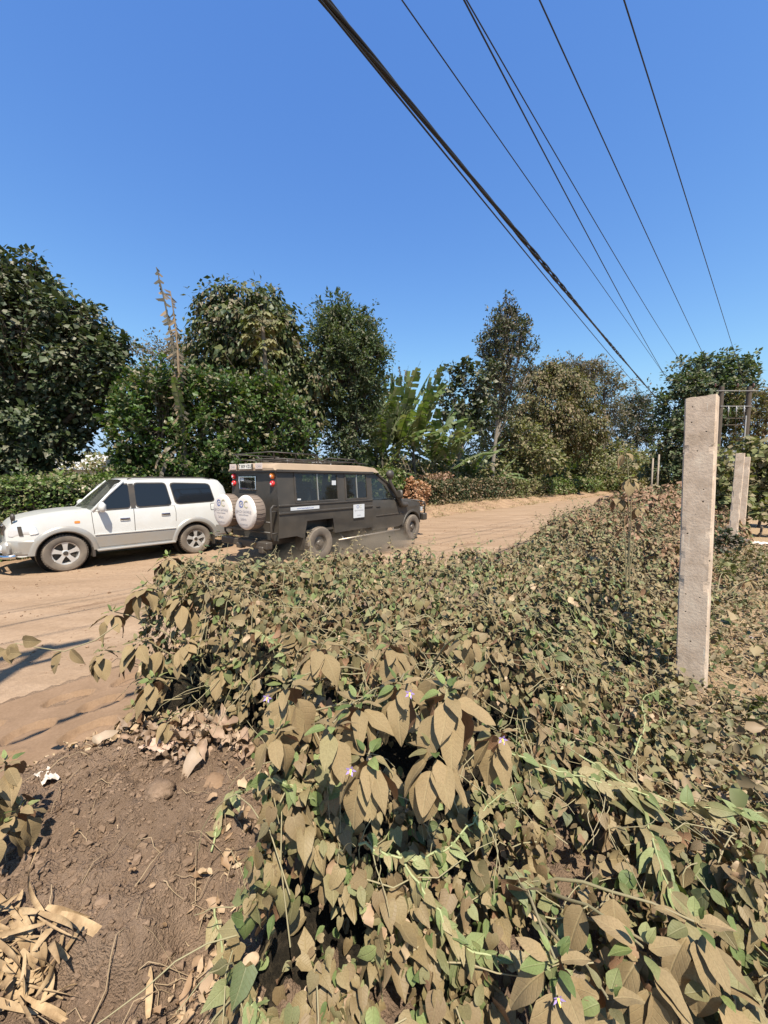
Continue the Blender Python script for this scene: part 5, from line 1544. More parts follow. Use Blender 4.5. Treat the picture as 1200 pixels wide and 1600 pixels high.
    for y in (-.36,.66):
        q=MB(); q.box((-1.312,y,2.235),(.01,.26,.13),None,.004); o=q.build('roof_sticker',paint('pale_pink_sticker',(.62,.52,.48),.7,dust=.3),t)
        tx('sticker_text','C 409',.06,ink,o,-1.3185,y,2.225)
        q=MB(); q.box((-1.33,.15-(.29 if y<0 else -.29),2.23),(.04,.03,.12),None,.008); q.build('plate_lamp',steel_dark,pl)
    # spare wheels with covers
    SZ=1.24
    for y,lab in ((-.44,0),(.44,1)):
        q=MB(); q.lathe([(.365,-.10),(.37,0),(.37,.13),(.34,.17),(.12,.18)],48,'x',(-1.62,y,SZ))
        for k in range(28):
            a=2*PI*k/28; q.tube([(-1.72,y+.367*math.cos(a),SZ+.367*math.sin(a)),(-1.60,y+(.371+.003*(k%3))*math.cos(a+.03),SZ+(.371+.003*(k%3))*math.sin(a+.03)),(-1.50,y+.37*math.cos(a),SZ+.37*math.sin(a))],.006,5)
        sw=q.build('spare_wheel',canvas_tan,t,smooth=True)
        q=MB(); q.lathe([(0,-.155),(.20,-.155),(.31,-.145),(.35,-.13),(.370,-.10),(.373,-.085)],48,'x',(-1.62,y,SZ)); cv=q.build('wheel_cover',canvas_white,sw,smooth=True)
        xx=-1.62-.1575
        tx('logo_left','O',.23,ink_blue,cv,xx,y+.075,SZ+.17); tx('logo_left','c',.19,ink_blue,cv,xx-.0006,y+.07,SZ+.17)
        tx('logo_right','C',.23,ink_gold,cv,xx,y-.095,SZ+.17)
        tx('cover_name','BEACH SAFARIS',.082,ink,cv,xx,y,SZ+.02)
        tx('cover_line','Tanzania & Zanzibar',.045,ink,cv,xx,y,SZ-.045)
        tx('cover_script','Safaris',.085,ink,cv,xx,y,SZ-.14); tx('cover_web','beachsafaris.com',.042,ink,cv,xx+.004,y,SZ-.245)
        q=MB(); q.tube([(-1.46,y,SZ),(-1.25,y,SZ)],.05,8); q.build('wheel_bracket',steel_dark,sw)
    # swing frame and rear bumper
    q=MB()
    for s in (1,-1):
        q.tube([(-1.26,s*.88,1.36),(-1.36,s*.90,1.38),(-1.42,s*.90,1.32),(-1.42,s*.90,.72),(-1.36,s*.88,.62)],.024,8)
        q.tube([(-1.24,s*.86,1.25),(-1.42,s*.90,1.25)],.018,6); q.tube([(-1.24,s*.86,.78),(-1.42,s*.90,.78)],.018,6)
    q.tube([(-1.42,-.9,1.02),(-1.42,.9,1.02)],.022,8); q.tube([(-1.42,-.9,.8),(-1.42,.9,.8)],.022,8)
    q.build('spare_frame',black_trim,t,smooth=True)
    q=MB(); q.box((-1.46,0,.53),(.16,1.78,.16),None,.02); q.box((-1.50,-.70,.44),(.14,.16,.14),None,.02); q.box((-1.50,.12,.46),(.14,.2,.12),None,.02); q.build('rear_bumper',black_trim,t,smooth=True,auto=30)
    # front bumper and bull bar
    q=MB(); q.box((4.50,0,.68),(.22,1.72,.24),None,.03); q.build('front_bumper',black_trim,t,smooth=True,auto=30)
    q=MB()
    for s in (1,-1):
        q.tube([(4.52,s*.45,.78),(4.56,s*.45,1.16),(4.52,s*.45,1.24)],.028,8)
        q.tube([(4.50,s*.80,.78),(4.55,s*.80,1.10),(4.50,s*.76,1.19),(4.48,s*.62,1.21)],.028,8)
        q.tube([(4.36,s*.80,1.12),(4.46,s*.81,1.16),(4.54,s*.80,1.02)],.024,8)
    q.tube([(4.48,-.62,1.21),(4.54,0,1.25),(4.48,.62,1.21)],.028,8); q.tube([(4.55,-.80,1.0),(4.57,.80,1.0)],.022,8)
    q.build('bull_bar',black_trim,t,smooth=True)
    q=MB(); q.box((4.345,0,.90),(.02,.9,.18)); q.build('grille',black_trim,t)
    # stickers on the right flank: RS faces -y
    q=MB(); q.box((-.47,-(WB+.004),1.285),(.86,.004,.075)); ss_=q.build('side_sticker',sticker,t)
    SM=lambda x,y,z: Matrix.Translation((x,y,z))@Matrix(((1,0,0,0),(0,0,-1,0),(0,1,0,0),(0,0,0,1)))
    write('sticker_text','www.beachsafaris.com',.055,ink_blue,ss_,SM(-.47,-(WB+.0075),1.285))
    q=MB(); q.box((1.26,-(WB+.024),1.10),(.38,.004,.36)); ss_=q.build('side_sticker',sticker,t)
    yy=-(WB+.0275)
    write('logo_left','O',.12,ink_blue,ss_,SM(1.22,yy,1.21)); write('logo_right','C',.12,ink_gold,ss_,SM(1.31,yy,1.21))
    write('sticker_text','BEACH SAFARIS',.046,ink,ss_,SM(1.26,yy,1.115)); write('sticker_text','Zanzibar',.035,ink,ss_,SM(1.26,yy,.985))
    # small marks on the window glass
    q=MB(); q.box((-.64,-(wl_(0,1.5)-.001),1.49),(.10,.003,.035)); q.build('glass_sticker',sticker,t)
    q=MB(); q.box((.50,-(wl_(0,1.85)-.001),1.86),(.14,.003,.11)); q.build('glass_sticker',sticker,t)
    # chassis
    q=MB(); q.box((1.4,0,.52),(5.6,.8,.16)); q.tube([(0,-.72,.40),(0,.72,.40)],.06,8); q.tube([(FA,-.72,.40),(FA,.72,.40)],.05,8); q.box((1.6,0,.42),(.9,.7,.22)); q.lathe([(0,-.12),(.16,-.1),(.16,.1),(0,.12)],16,'x',(0,0,.40)); q.build('chassis',steel_dark,t)
    # the long wheelbase: the body between the arches is stretched
    for o in [c for c in t.children_recursive if c.type == 'MESH']:
        k = len(o.data.vertices); co = np.empty(k*3, np.float32); o.data.vertices.foreach_get('co', co); co = co.reshape(-1,3)
        co[:,0] += .45*np.clip((co[:,0]-.56)/(3.12-.56), 0, 1); o.data.vertices.foreach_set('co', co.ravel()); o.data.update()
    for x in (0,FA+.45):
        for s in (1,-1): wheel(t,(x,s*.78,R),R,.27,s,.20,'steel',steel_dark)
    return t

def road_pt(px,py,z=0):
    lo=.5;hi=80
    for _ in range(50):
        mid=(lo+hi)/2
        if at(px,py,mid).z>z: lo=mid
        else: hi=mid
    return at(px,py,lo)
# SUV: left side faces the camera
fr_=road_pt(104,892); re_=road_pt(306,864)
d=(fr_-re_); ang=math.atan2(d.y,d.x)
mid=(fr_+re_)/2; yl=Vector((-math.sin(ang),math.cos(ang),0))
print('SUV wheelbase',d.length,'ang',math.degrees(ang))
build_suv(tuple(mid-yl*.80+Vector((0,0,0.0))), ang)
rr_=road_pt(500,874); ff_=road_pt(644,842)
d=(ff_-rr_); ang=math.atan2(d.y,d.x); yl=Vector((-math.sin(ang),math.cos(ang),0))
print('truck wheelbase',d.length,'ang',math.degrees(ang), rr_)
build_safari(tuple(rr_+yl*.86), ang)
# ------------------------------------------------------------------ trees
bark = soil_mat('bark', (.07,.055,.042), (.12,.095,.075), (.20,.165,.13), scale=9, bump=.8, bscale=30, dist=.02)[0]
bark_pale = soil_mat('pale_bark', (.16,.135,.105), (.24,.205,.165), (.33,.285,.23), scale=9, bump=.6, bscale=30, dist=.02)[0]
LM = {
 'dark': leaf_mat('dark_glossy_leaf', [(0,(.022,.035,.014)),(.5,(.045,.065,.024)),(1,(.085,.105,.045))], dust=(.15,.14,.09), dustamt=.22, trans=.15, rough=.5, nscale=.6),
 'green': leaf_mat('fresh_green_leaf', [(0,(.024,.048,.012)),(.5,(.046,.086,.019)),(1,(.088,.142,.032))], dust=(.20,.17,.10), dustamt=.16, trans=.30, rough=.45, nscale=.5),
 'mango': leaf_mat('mango_leaf', [(0,(.028,.045,.014)),(.5,(.055,.076,.023)),(1,(.12,.125,.042))], dust=(.16,.125,.07), dustamt=.16, trans=.22, rough=.5, nscale=.5),
 'grey': leaf_mat('grey_green_leaf', [(0,(.032,.052,.022)),(.5,(.06,.088,.038)),(1,(.11,.14,.062))], dust=(.17,.16,.10), dustamt=.16, trans=.28, nscale=.4),
 'slender': leaf_mat('dull_dark_leaf', [(0,(.025,.038,.02)),(.5,(.05,.065,.035)),(1,(.10,.11,.06))], dust=(.17,.13,.10), dustamt=.3, trans=.22, nscale=.4),
 'olive': leaf_mat('olive_leaf', [(0,(.075,.09,.03)),(.5,(.13,.14,.05)),(1,(.21,.21,.08))], dust=(.24,.19,.11), dustamt=.34, trans=.25, nscale=.5),
 'brown': leaf_mat('yellow_brown_leaf', [(0,(.065,.072,.024)),(.5,(.115,.115,.04)),(1,(.19,.16,.06))], dust=(.19,.135,.08), dustamt=.3, trans=.25, nscale=.4),
 'acacia': leaf_mat('acacia_leaf', [(0,(.07,.07,.04)),(.5,(.12,.11,.07)),(1,(.19,.16,.11))], dust=(.22,.17,.13), dustamt=.35, trans=.25, nscale=.3),
 'hedge': leaf_mat('hedge_leaf', [(0,(.045,.08,.016)),(.5,(.085,.13,.028)),(1,(.15,.20,.05))], dust=(.25,.22,.12), dustamt=.28, trans=.28, rough=.5, nscale=.9),
 'hedge2': leaf_mat('dark_hedge_leaf', [(0,(.022,.038,.012)),(.5,(.045,.062,.022)),(1,(.09,.10,.04))], dust=(.22,.15,.09), dustamt=.32, trans=.2, nscale=.9),
 'rust': leaf_mat('dry_rust_leaf', [(0,(.25,.11,.05)),(.5,(.38,.19,.10)),(1,(.50,.29,.17))], dustamt=.2, trans=.2, nscale=1),
 'pink': leaf_mat('pinkish_leaf', [(0,(.10,.07,.035)),(.5,(.22,.12,.08)),(1,(.34,.19,.14))], dustamt=.2, trans=.2, nscale=1),
}
TRNG = np.random.default_rng(77)
def lobes_world(lobes, D, rng):
    out=[]
    for L in lobes:
        px,py,rx,ry = L[:4]; dd = L[4] if len(L)>4 else rng.uniform(-.35,.35)*(rx+ry)/2/600*D
        d=D+dd; c=np.array(at(px,py,d)); k=d/600
        out.append((c, rx*k, (rx+ry)/2*k*.9, ry*k))
    return out
def tree(name, label, D, base_px, lobes, leaf, kind, clus=7., nl=26, cr=.42, style='rosette', wid=1.15, trunk_r=.16, barkm=None, group=None, shell=.72, twigs=True, cat='tree', base_z=None, tmpl=None, limbs=True, flat=1.0, seed=None):
    """crown lobes are given where the photo shows them and stand at their own real distance D"""
    rng = np.random.default_rng(seed if seed is not None else int(D*100+base_px))
    W = lobes_world(lobes, D, rng)
    b = at(base_px, 760, D); gz = float(ground_z(b.x,b.y)) if base_z is None else base_z
    base = np.array([b.x,b.y,gz])
    t = thing(name, label, cat, tuple(base), 0, group)
    cents=[]; rads=[]; owner=[]
    for i,(c,rx,rd,rz) in enumerate(W):
        area = 4*PI*((rx*rd)**1.6/3+(rx*rz)**1.6/3+(rd*rz)**1.6/3)**(1/1.6)
        n = max(5,int(area*clus))
        d = rand_unit(n,rng)
        f = np.where(rng.uniform(0,1,n)<shell, rng.uniform(.80,1.04,n), rng.uniform(.2,.85,n)**.7)
        # uneven outline
        bump = .70+.62*vn(d[:,0]*2.3+i*7+d[:,2]*1.1, d[:,1]*2.3+d[:,2]*1.9+3, i)
        p = c + d*f[:,None]*bump[:,None]*np.array([rx,rd,rz])
        k = p[:,2] > gz+(.15 if D > 4 else .015)
        cents.append(p[k]); owner += [i]*int(k.sum())
    Cn = np.concatenate(cents)
    own = np.array(owner)
    n = len(Cn)
    csz = cr*rng.lognormal(0,.3,n)
    k = rng.poisson(nl,n)+3
    idx = np.repeat(np.arange(n),k); m=len(idx)
    wc = np.array([w[0] for w in W])[own]
    outd = norm(Cn-wc)[idx]
    r = rand_unit(m,rng)*(rng.uniform(0,1,(m,1))**.5)
    if style=='rosette':
        P = Cn[idx]+r*csz[idx][:,None]*np.array([1,1,.8]); T = r*1.0+outd*.6+rng.normal(0,.45,(m,3))-arr(0,0,.15); Nn = outd*.6+arr(0,-.1,.9)+rng.normal(0,.45,(m,3))
        bend=rng.uniform(0,.4,m)
    elif style=='droop':
        P = Cn[idx]+r*csz[idx][:,None]*np.array([1,1,.9]); T = outd*.45+arr(0,0,-.9)+r*.6+rng.normal(0,.3,(m,3)); Nn = outd+arr(0,0,.35)+rng.normal(0,.4,(m,3)); bend=rng.uniform(-.1,.3,m)
    elif style=='up':
        ax = norm(outd*.6+arr(0,0,1.)+rng.normal(0,.2,(m,3))); s_=rng.uniform(-.6,1.2,(m,1))
        P = Cn[idx]+ax*s_*csz[idx][:,None]+r*csz[idx][:,None]*.35; T=r*.8+ax*.4; Nn=outd*.5+arr(0,0,.8)+rng.normal(0,.4,(m,3)); bend=rng.uniform(0,.4,m)
    else:   # sprays: elongated along an outward, slightly drooping twig
        axc = norm(norm(Cn-wc)*.9+rng.normal(0,.45,(n,3))+arr(0,0,.25)); s_=rng.uniform(-1,1.3,(m,1))
        P = Cn[idx]+axc[idx]*s_*csz[idx][:,None]+r*csz[idx][:,None]*.28*flat; T=axc[idx]*.6+r*.9; Nn=arr(0,0,.7)+outd*.4+rng.normal(0,.5,(m,3)); bend=rng.uniform(0,.3,m)
    S = leaf*rng.lognormal(0,.28,m)
    V,F,uv = leaves_geo(P-base,T,Nn,S,np.full(m,wid)*rng.uniform(.8,1.2,m),tmpl or T_KITE,bend,rng.uniform(0,.35,m),0,rng)
    mesh_np('crown',V,F,LM[kind],t,smooth=False)
    # trunk, limbs and twigs
    paths=[];rad=[]
    top = max(W,key=lambda w:w[0][2]); ctr = np.mean([w[0] for w in W],axis=0)
    hgt = top[0][2]-gz
    fork = base+np.array([(ctr[0]-base[0])*.35,(ctr[1]-base[1])*.35,hgt*.34])
    pts=[base-np.array([0,0,.2])]+[base+(fork-base)*f+rng.normal(0,.03,3)*(f>0) for f in (0.02,.3,.6,1.)]+[fork+(top[0]-fork)*f+rng.normal(0,.08,3)*(f<1) for f in (.3,.6,1.)]
    paths.append(np.array(pts)-base); rad.append(trunk_r*np.array([1.5,1.15,1,.92,.85,.62,.42,.2]))
    if limbs:
        for i,(c,rx,rd,rz) in enumerate(W):
            f0 = rng.uniform(.35,1.); st = base+(fork-base)*(.75+.25*f0) if rng.uniform()<.6 else fork+(top[0]-fork)*rng.uniform(0,.5)
            mid=(st+c)/2+np.array([0,0,-.06*np.linalg.norm(c-st)])+rng.normal(0,.08,3)
            tt=np.linspace(0,1,6)[:,None]; p=(1-tt)**2*st+2*tt*(1-tt)*mid+tt**2*c
            rr=trunk_r*.45; paths.append(p-base); rad.append(np.linspace(rr,rr*.35,6))
            if twigs:
                q=np.where(own==i)[0]
                for j in q[::(2 if len(q)>60 else 1)]:
                    s0=p[3 if rng.uniform()<.4 else 5 if rng.uniform()<.5 else 4]
                    mm=(s0+Cn[j])/2+rng.normal(0,.06,3)*np.linalg.norm(Cn[j]-s0)
                    paths.append(np.array([s0,mm,Cn[j]])-base); rad.append(np.array([.30,.2,.09])*trunk_r*.35)
    V,F=tubes_np(paths,rad,6)
    mesh_np('trunk',V,F,barkm or bark,t)
    return t

tree('broadleaf_tree','huge dark broad-leaved tree at the left picture edge, crown reaching down to the hedge',13.5,10,
 [(45,412,12,20),(48,448,34,30),(-10,445,50,44),(-70,480,80,80),(92,492,34,26),(112,520,44,34),(40,520,75,60),(-40,560,90,70),(135,505,24,30),(120,560,62,52),(165,545,30,30),(60,600,80,60),
  (170,590,30,26),(-40,650,110,70),(50,670,70,50),(130,630,60,38),(180,618,26,20),(95,690,35,30),(10,715,80,32),(-80,720,80,40)],.15,'dark',clus=6.5,nl=20,cr=.29,trunk_r=.3,wid=1.35,shell=.8)
tree('citrus_tree','dense bright green bushy tree behind the hedge, directly right of the huge dark tree',12.6,232,
 [(235,640,50,48),(212,690,40,45),(265,660,45,55),(255,605,36,30),(290,625,30,35),(225,735,50,30),(275,735,45,30),(200,640,22,30)],.115,'green',clus=9,nl=20,cr=.26,style='up',trunk_r=.10,wid=1.4,group='bushy green trees behind the hedge')
tree('citrus_tree','dense bright green bushy tree in the middle of the three behind the hedge',12.9,335,
 [(330,630,42,40),(310,680,45,50),(365,650,42,48),(345,610,28,22),(350,720,60,45),(315,735,40,30),(300,600,18,16)],.115,'green',clus=9,nl=20,cr=.26,style='up',trunk_r=.10,wid=1.4,group='bushy green trees behind the hedge')
tree('citrus_tree','dense bright green bushy tree behind the safari truck, rightmost of the three behind the hedge',13.4,430,
 [(420,640,38,38),(400,690,45,48),(450,670,34,42),(415,610,24,20),(440,720,46,36),(395,735,40,30),(475,700,16,30),(455,640,20,18)],.115,'green',clus=9,nl=20,cr=.26,style='up',trunk_r=.10,wid=1.4,group='bushy green trees behind the hedge')
tree('mango_tree','tall rounded mango tree with drooping olive leaves behind the bushy green trees',19,400,
 [(385,478,48,30),(340,500,30,36),(425,492,30,34),(335,545,42,38),(395,530,60,48),(442,532,26,32),(318,580,28,26),(440,570,45,40),(395,590,60,40),(466,575,22,28),(482,620,20,30),(478,650,26,34),(492,560,8,12),(350,465,20,16),(500,590,18,20)],.24,'mango',clus=4.4,nl=17,cr=.40,style='droop',trunk_r=.28,wid=.95)
tree('feathery_tree','low feathery tree showing behind the dead banana stalks',30,262,
 [(250,552,40,12),(235,580,28,12),(285,548,26,14),(300,570,30,20),(262,600,40,20)],.16,'acacia',clus=3.2,nl=22,cr=.6,style='spray',trunk_r=.16,wid=.9)
tree('silky_oak_tree','tall grey-green feathery tree standing alone behind the truck roof',20,541,
 [(522,490,22,20),(546,500,20,24),(508,522,24,26),(553,532,30,28),(573,528,14,26),(515,550,40,36),(560,565,38,34),(590,560,12,24),(530,600,46,34),(575,610,26,32),(525,645,34,28),(565,655,30,26),(545,690,34,20),(505,620,16,20),(540,720,30,14),(470,520,0.1,0.1)][:15],.15,'grey',clus=8.5,nl=28,cr=.40,style='spray',trunk_r=.20,wid=.8)
tree('silky_oak_tree','very tall slender dark tree with sparse spiky branches right of the banana clump',33,766,
 [(797,478,9,13),(790,498,17,17),(806,508,12,16),(775,520,18,22),(798,528,22,22),(822,508,8,9),(765,552,16,22),(788,560,24,22),(815,545,14,12),(770,590,20,22),(795,600,22,20),(828,575,12,12),(758,625,16,18),(785,640,20,16),(832,545,6,8)],.19,'slender',clus=3.4,nl=24,cr=.46,style='spray',trunk_r=.17,barkm=bark_pale,wid=1.0,shell=.8)
tree('broadleaf_tree','thin many-stemmed tree with large leaves just right of the banana clump',28.5,712,
 [(702,582,14,8),(728,580,14,12),(748,600,20,18),(700,612,18,13),(722,636,24,16),(752,640,20,18),(690,640,12,14),(735,665,26,14),(770,575,10,8)],.26,'dark',clus=3.4,nl=12,cr=.34,trunk_r=.10,wid=1.5,barkm=bark_pale)
tree('mango_tree','yellow-brown leafy tree right of the very tall slender tree',43,845,
 [(835,600,26,20),(870,595,30,22),(850,630,40,28),(900,620,28,26),(820,660,30,30),(875,665,42,32),(918,660,24,28),(855,575,18,10),(905,690,30,24),(840,700,40,22)],.28,'brown',clus=2.6,nl=22,cr=.58,style='droop',trunk_r=.2,wid=.9)
tree('broadleaf_tree','dull green tree filling the gap under the very tall slender tree',37,800,
 [(780,670,34,24),(815,690,34,26),(760,705,34,26),(845,715,36,22),(790,725,36,20)],.26,'olive',clus=2.2,nl=16,cr=.50,trunk_r=.10,wid=1.3,barkm=bark_pale)
tree('acacia_tree','flat-topped brownish acacia, first one right of the yellow-brown tree',56,905,
 [(905,570,36,8),(880,582,22,8),(925,585,26,9),(897,596,24,8),(912,606,20,8)],.32,'acacia',clus=1.1,nl=28,cr=.85,style='spray',trunk_r=.30,wid=.8,group='acacias beyond the road bend')
tree('acacia_tree','flat-topped grey-brown acacia with bare forked trunk in the middle of the skyline gap',68,940,
 [(945,590,26,8),(958,602,22,9),(935,610,20,9),(950,630,20,10),(962,650,16,12),(935,655,16,14)],.36,'acacia',clus=.8,nl=26,cr=.95,style='spray',trunk_r=.26,wid=.8,group='acacias beyond the road bend')
tree('acacia_tree','dark wispy acacia left of the tall round tree at the road end',96,992,
 [(1000,622,16,12),(985,635,18,12),(1008,645,18,12),(975,655,18,14),(995,670,22,14),(1015,680,16,14),(970,690,22,16)],.50,'slender',clus=.65,nl=26,cr=1.2,style='spray',trunk_r=.24,wid=.8,group='acacias beyond the road bend')
tree('broadleaf_tree','big round green tree behind the nearest concrete post and the transformer poles',38,1080,
 [(1125,570,36,18),(1090,582,34,22),(1155,582,22,18),(1065,610,30,24),(1105,610,40,26),(1150,605,28,20),(1052,645,28,28),(1090,655,44,34),(1040,690,26,28),(1075,700,44,30),(1060,735,46,24),(1110,720,40,34),(1140,650,26,26),(1170,570,10,12)],.30,'grey',clus=1.35,nl=19,cr=.60,trunk_r=.4,wid=1.3)
tree('acacia_tree','brown thin-leaved acacia at the right edge behind the transformer poles',36,1185,
 [(1180,620,30,14),(1205,610,30,14),(1165,645,28,18),(1200,650,34,24),(1175,680,30,20),(1215,690,30,24),(1150,690,16,16)],.24,'brown',clus=1.7,nl=20,cr=.6,style='spray',trunk_r=.22,wid=.8)
tree('broadleaf_tree','rounded green bush-like tree left of the road end',72,948,
 [(935,700,26,24),(958,715,26,22),(920,730,28,18),(948,738,34,12),(985,722,22,22),(1002,735,16,14)],.42,'olive',clus=.9,nl=22,cr=.9,trunk_r=.12,wid=1.2)
tree('broadleaf_tree','leafy green tree between the yellow-brown tree and the road end',52,890,
 [(880,715,30,18),(905,725,26,18),(860,735,30,14),(925,700,14,16)],.34,'olive',clus=1.4,nl=18,cr=.65,trunk_r=.10,wid=1.2)
# wild shrubs on the right beyond the posts
tree('wild_shrub','broad-leaved shrub just behind and left of the second concrete post',11,1130,
 [(1120,745,26,22),(1138,720,20,18),(1140,770,24,22),(1115,785,22,22)],.15,'olive',clus=9,nl=12,cr=.2,trunk_r=.04,wid=1.5,cat='shrub',group='wild shrubs right of the nearest post')
tree('wild_shrub','tall dusty green shrub at the right edge behind the concrete posts',12,1190,
 [(1185,735,26,24),(1205,720,30,30),(1190,770,28,22),(1215,770,30,30),(1172,700,14,16)],.15,'olive',clus=9,nl=12,cr=.22,trunk_r=.04,wid=1.4,cat='shrub',group='wild shrubs right of the nearest post')
tree('wild_shrub','low green shrub right of the third concrete post on the clearing edge',10,1192,
 [(1195,800,22,14),(1215,795,24,18)],.12,'olive',clus=12,nl=14,cr=.16,trunk_r=.03,wid=1.4,cat='shrub',group='wild shrubs right of the nearest post')
tree('wild_shrub','low dark bush hiding the foot of the second concrete post',7.3,1140,
 [(1135,842,18,14),(1152,850,12,10),(1120,838,14,18),(1110,860,12,16)],.055,'slender',clus=30,nl=16,cr=.09,trunk_r=.015,wid=1.4,cat='shrub',group='wild shrubs right of the nearest post')
tree('wild_shrub','upright leafy bush touching the right side of the nearest post',5.2,1125,
 [(1128,900,14,22),(1122,935,14,16),(1140,925,10,14)],.05,'olive',clus=40,nl=14,cr=.07,trunk_r=.01,wid=1.4,cat='shrub',group='wild shrubs right of the nearest post')

tree('wild_shrub','small dark green bush in the dry weeds below and right of the nearest post foot',2.25,1165,
 [(1165,1125,26,22),(1190,1150,24,24),(1160,1165,22,20),(1195,1110,16,18)],.035,'olive',clus=190,nl=12,cr=.035,trunk_r=.006,wid=1.4,cat='shrub',group='wild shrubs right of the nearest post')
tree('wild_shrub','thin brownish bush on the clearing edge below the second concrete post',5.6,1165,
 [(1150,880,16,12),(1175,890,16,12),(1190,872,14,10)],.05,'brown',clus=45,nl=12,cr=.07,trunk_r=.01,wid=1.4,cat='shrub',group='wild shrubs right of the nearest post')
# papaya
def papaya():
    D=16; b=at(424,760,D); base=Vector((b.x,b.y,float(ground_z(b.x,b.y)))); t=thing('papaya_tree','slim papaya tree with long-stalked leaves in front of the mango tree','tree',base)
    rng=np.random.default_rng(8); crown=np.array(at(410,505,D))-np.array(base)
    V,F=tubes_np([np.array([[0,0,-.1],crown*.5+[.1,0,0],crown])],[np.array([.13,.10,.07])],8); mesh_np('trunk',V,F,bark_pale,t)
    P=[];T=[];Nn=[];S=[];paths=[];rad=[]
    for i in range(46):
        z=rng.uniform(-1.5,.25) if i%2 else rng.uniform(-.3,.25); a=i*2.4; d=np.array([math.cos(a),math.sin(a),.5-.8*(-z)/1.3]); d/=np.linalg.norm(d)
        o=crown+np.array([0,0,z]); L=rng.uniform(.35,.75); e=o+d*L-np.array([0,0,.1])
        paths.append(np.array([o,(o+e)/2+[0,0,.06],e])); rad.append([.014,.011,.009])
        for j in range(7):
            th=(j-3)*.62; u=np.array([d[0],d[1],0]); u/=np.linalg.norm(u)+1e-9; v=np.array([-u[1],u[0],0])
            P.append(e); T.append(u*math.cos(th)+v*math.sin(th)-np.array([0,0,.45])); Nn.append([0,0,1]+rng.normal(0,.2,3)); S.append(rng.uniform(.28,.40))
    n=len(P); V,F,uv=leaves_geo(np.array(P),np.array(T),np.array(Nn),np.array(S),np.full(n,.8),T_MID,np.full(n,.3),np.full(n,.2),0,rng); mesh_np('crown',V,F,LM['olive'],t)
    V,F=tubes_np(paths,rad,5); mesh_np('leaf_stalks',V,F,stem_mat,t)
papaya()

# bananas
ban_g = leaf_mat('banana_leaf',[(0,(.055,.09,.025)),(.5,(.10,.145,.045)),(1,(.19,.235,.08))],dust=(.22,.22,.14),dustamt=.3,trans=.3,rough=.4,nscale=.5)
ban_d = leaf_mat('dead_banana_leaf',[(0,(.045,.04,.03)),(.5,(.09,.078,.055)),(1,(.18,.15,.11))],dustamt=.3,trans=.15,nscale=.6)
def banana_leaf_geo(o, d, L, W, droop, tear, rng, m=16):
    """midrib from o in direction d, arching; lamina of torn strips on both sides"""
    p=np.array(o,float); d=np.array(d,float); d/=np.linalg.norm(d); pts=[p]; dirs=[d]
    for i in range(m):
        d=d+np.array([0,0,-droop/m*(.4+1.4*i/m)]); d/=np.linalg.norm(d); p=p+d*L/m; pts.append(p); dirs.append(d)
    V=[];F=[]
    for i in range(1,m):
        f=i/m
        if f<.14: continue
        w=W*math.sin(PI*min(1,(f-.10)/.92))**.55
        dd=dirs[i]; s=np.cross(dd,[0,0,1.]); s/=np.linalg.norm(s)+1e-6; nn=np.cross(s,dd)
        for sg in (-1,1):
            k=len(V); gap=rng.uniform(.55,1.0) if rng.uniform()<tear else 1.02
            hang=rng.uniform(.15,.5)+ (rng.uniform(0,.9) if rng.uniform()<tear*.6 else 0)
            a=pts[i-1] if True else 0; b=pts[i-1]+(pts[i]-pts[i-1])*gap
            o1=s*sg*w*math.cos(hang)-nn*w*math.sin(hang)*.9 - np.array([0,0,w*hang*.3]) + dd*w*.35
            o1=o1*rng.uniform(.85,1.05)
            V+= [a,b,b+o1*.5+nn*w*.10,a+o1*.5+nn*w*.10,b+o1,a+o1*.97]
            F+= [(k,k+1,k+2,k+3),(k+3,k+2,k+4,k+5)]
    return V,F,pts
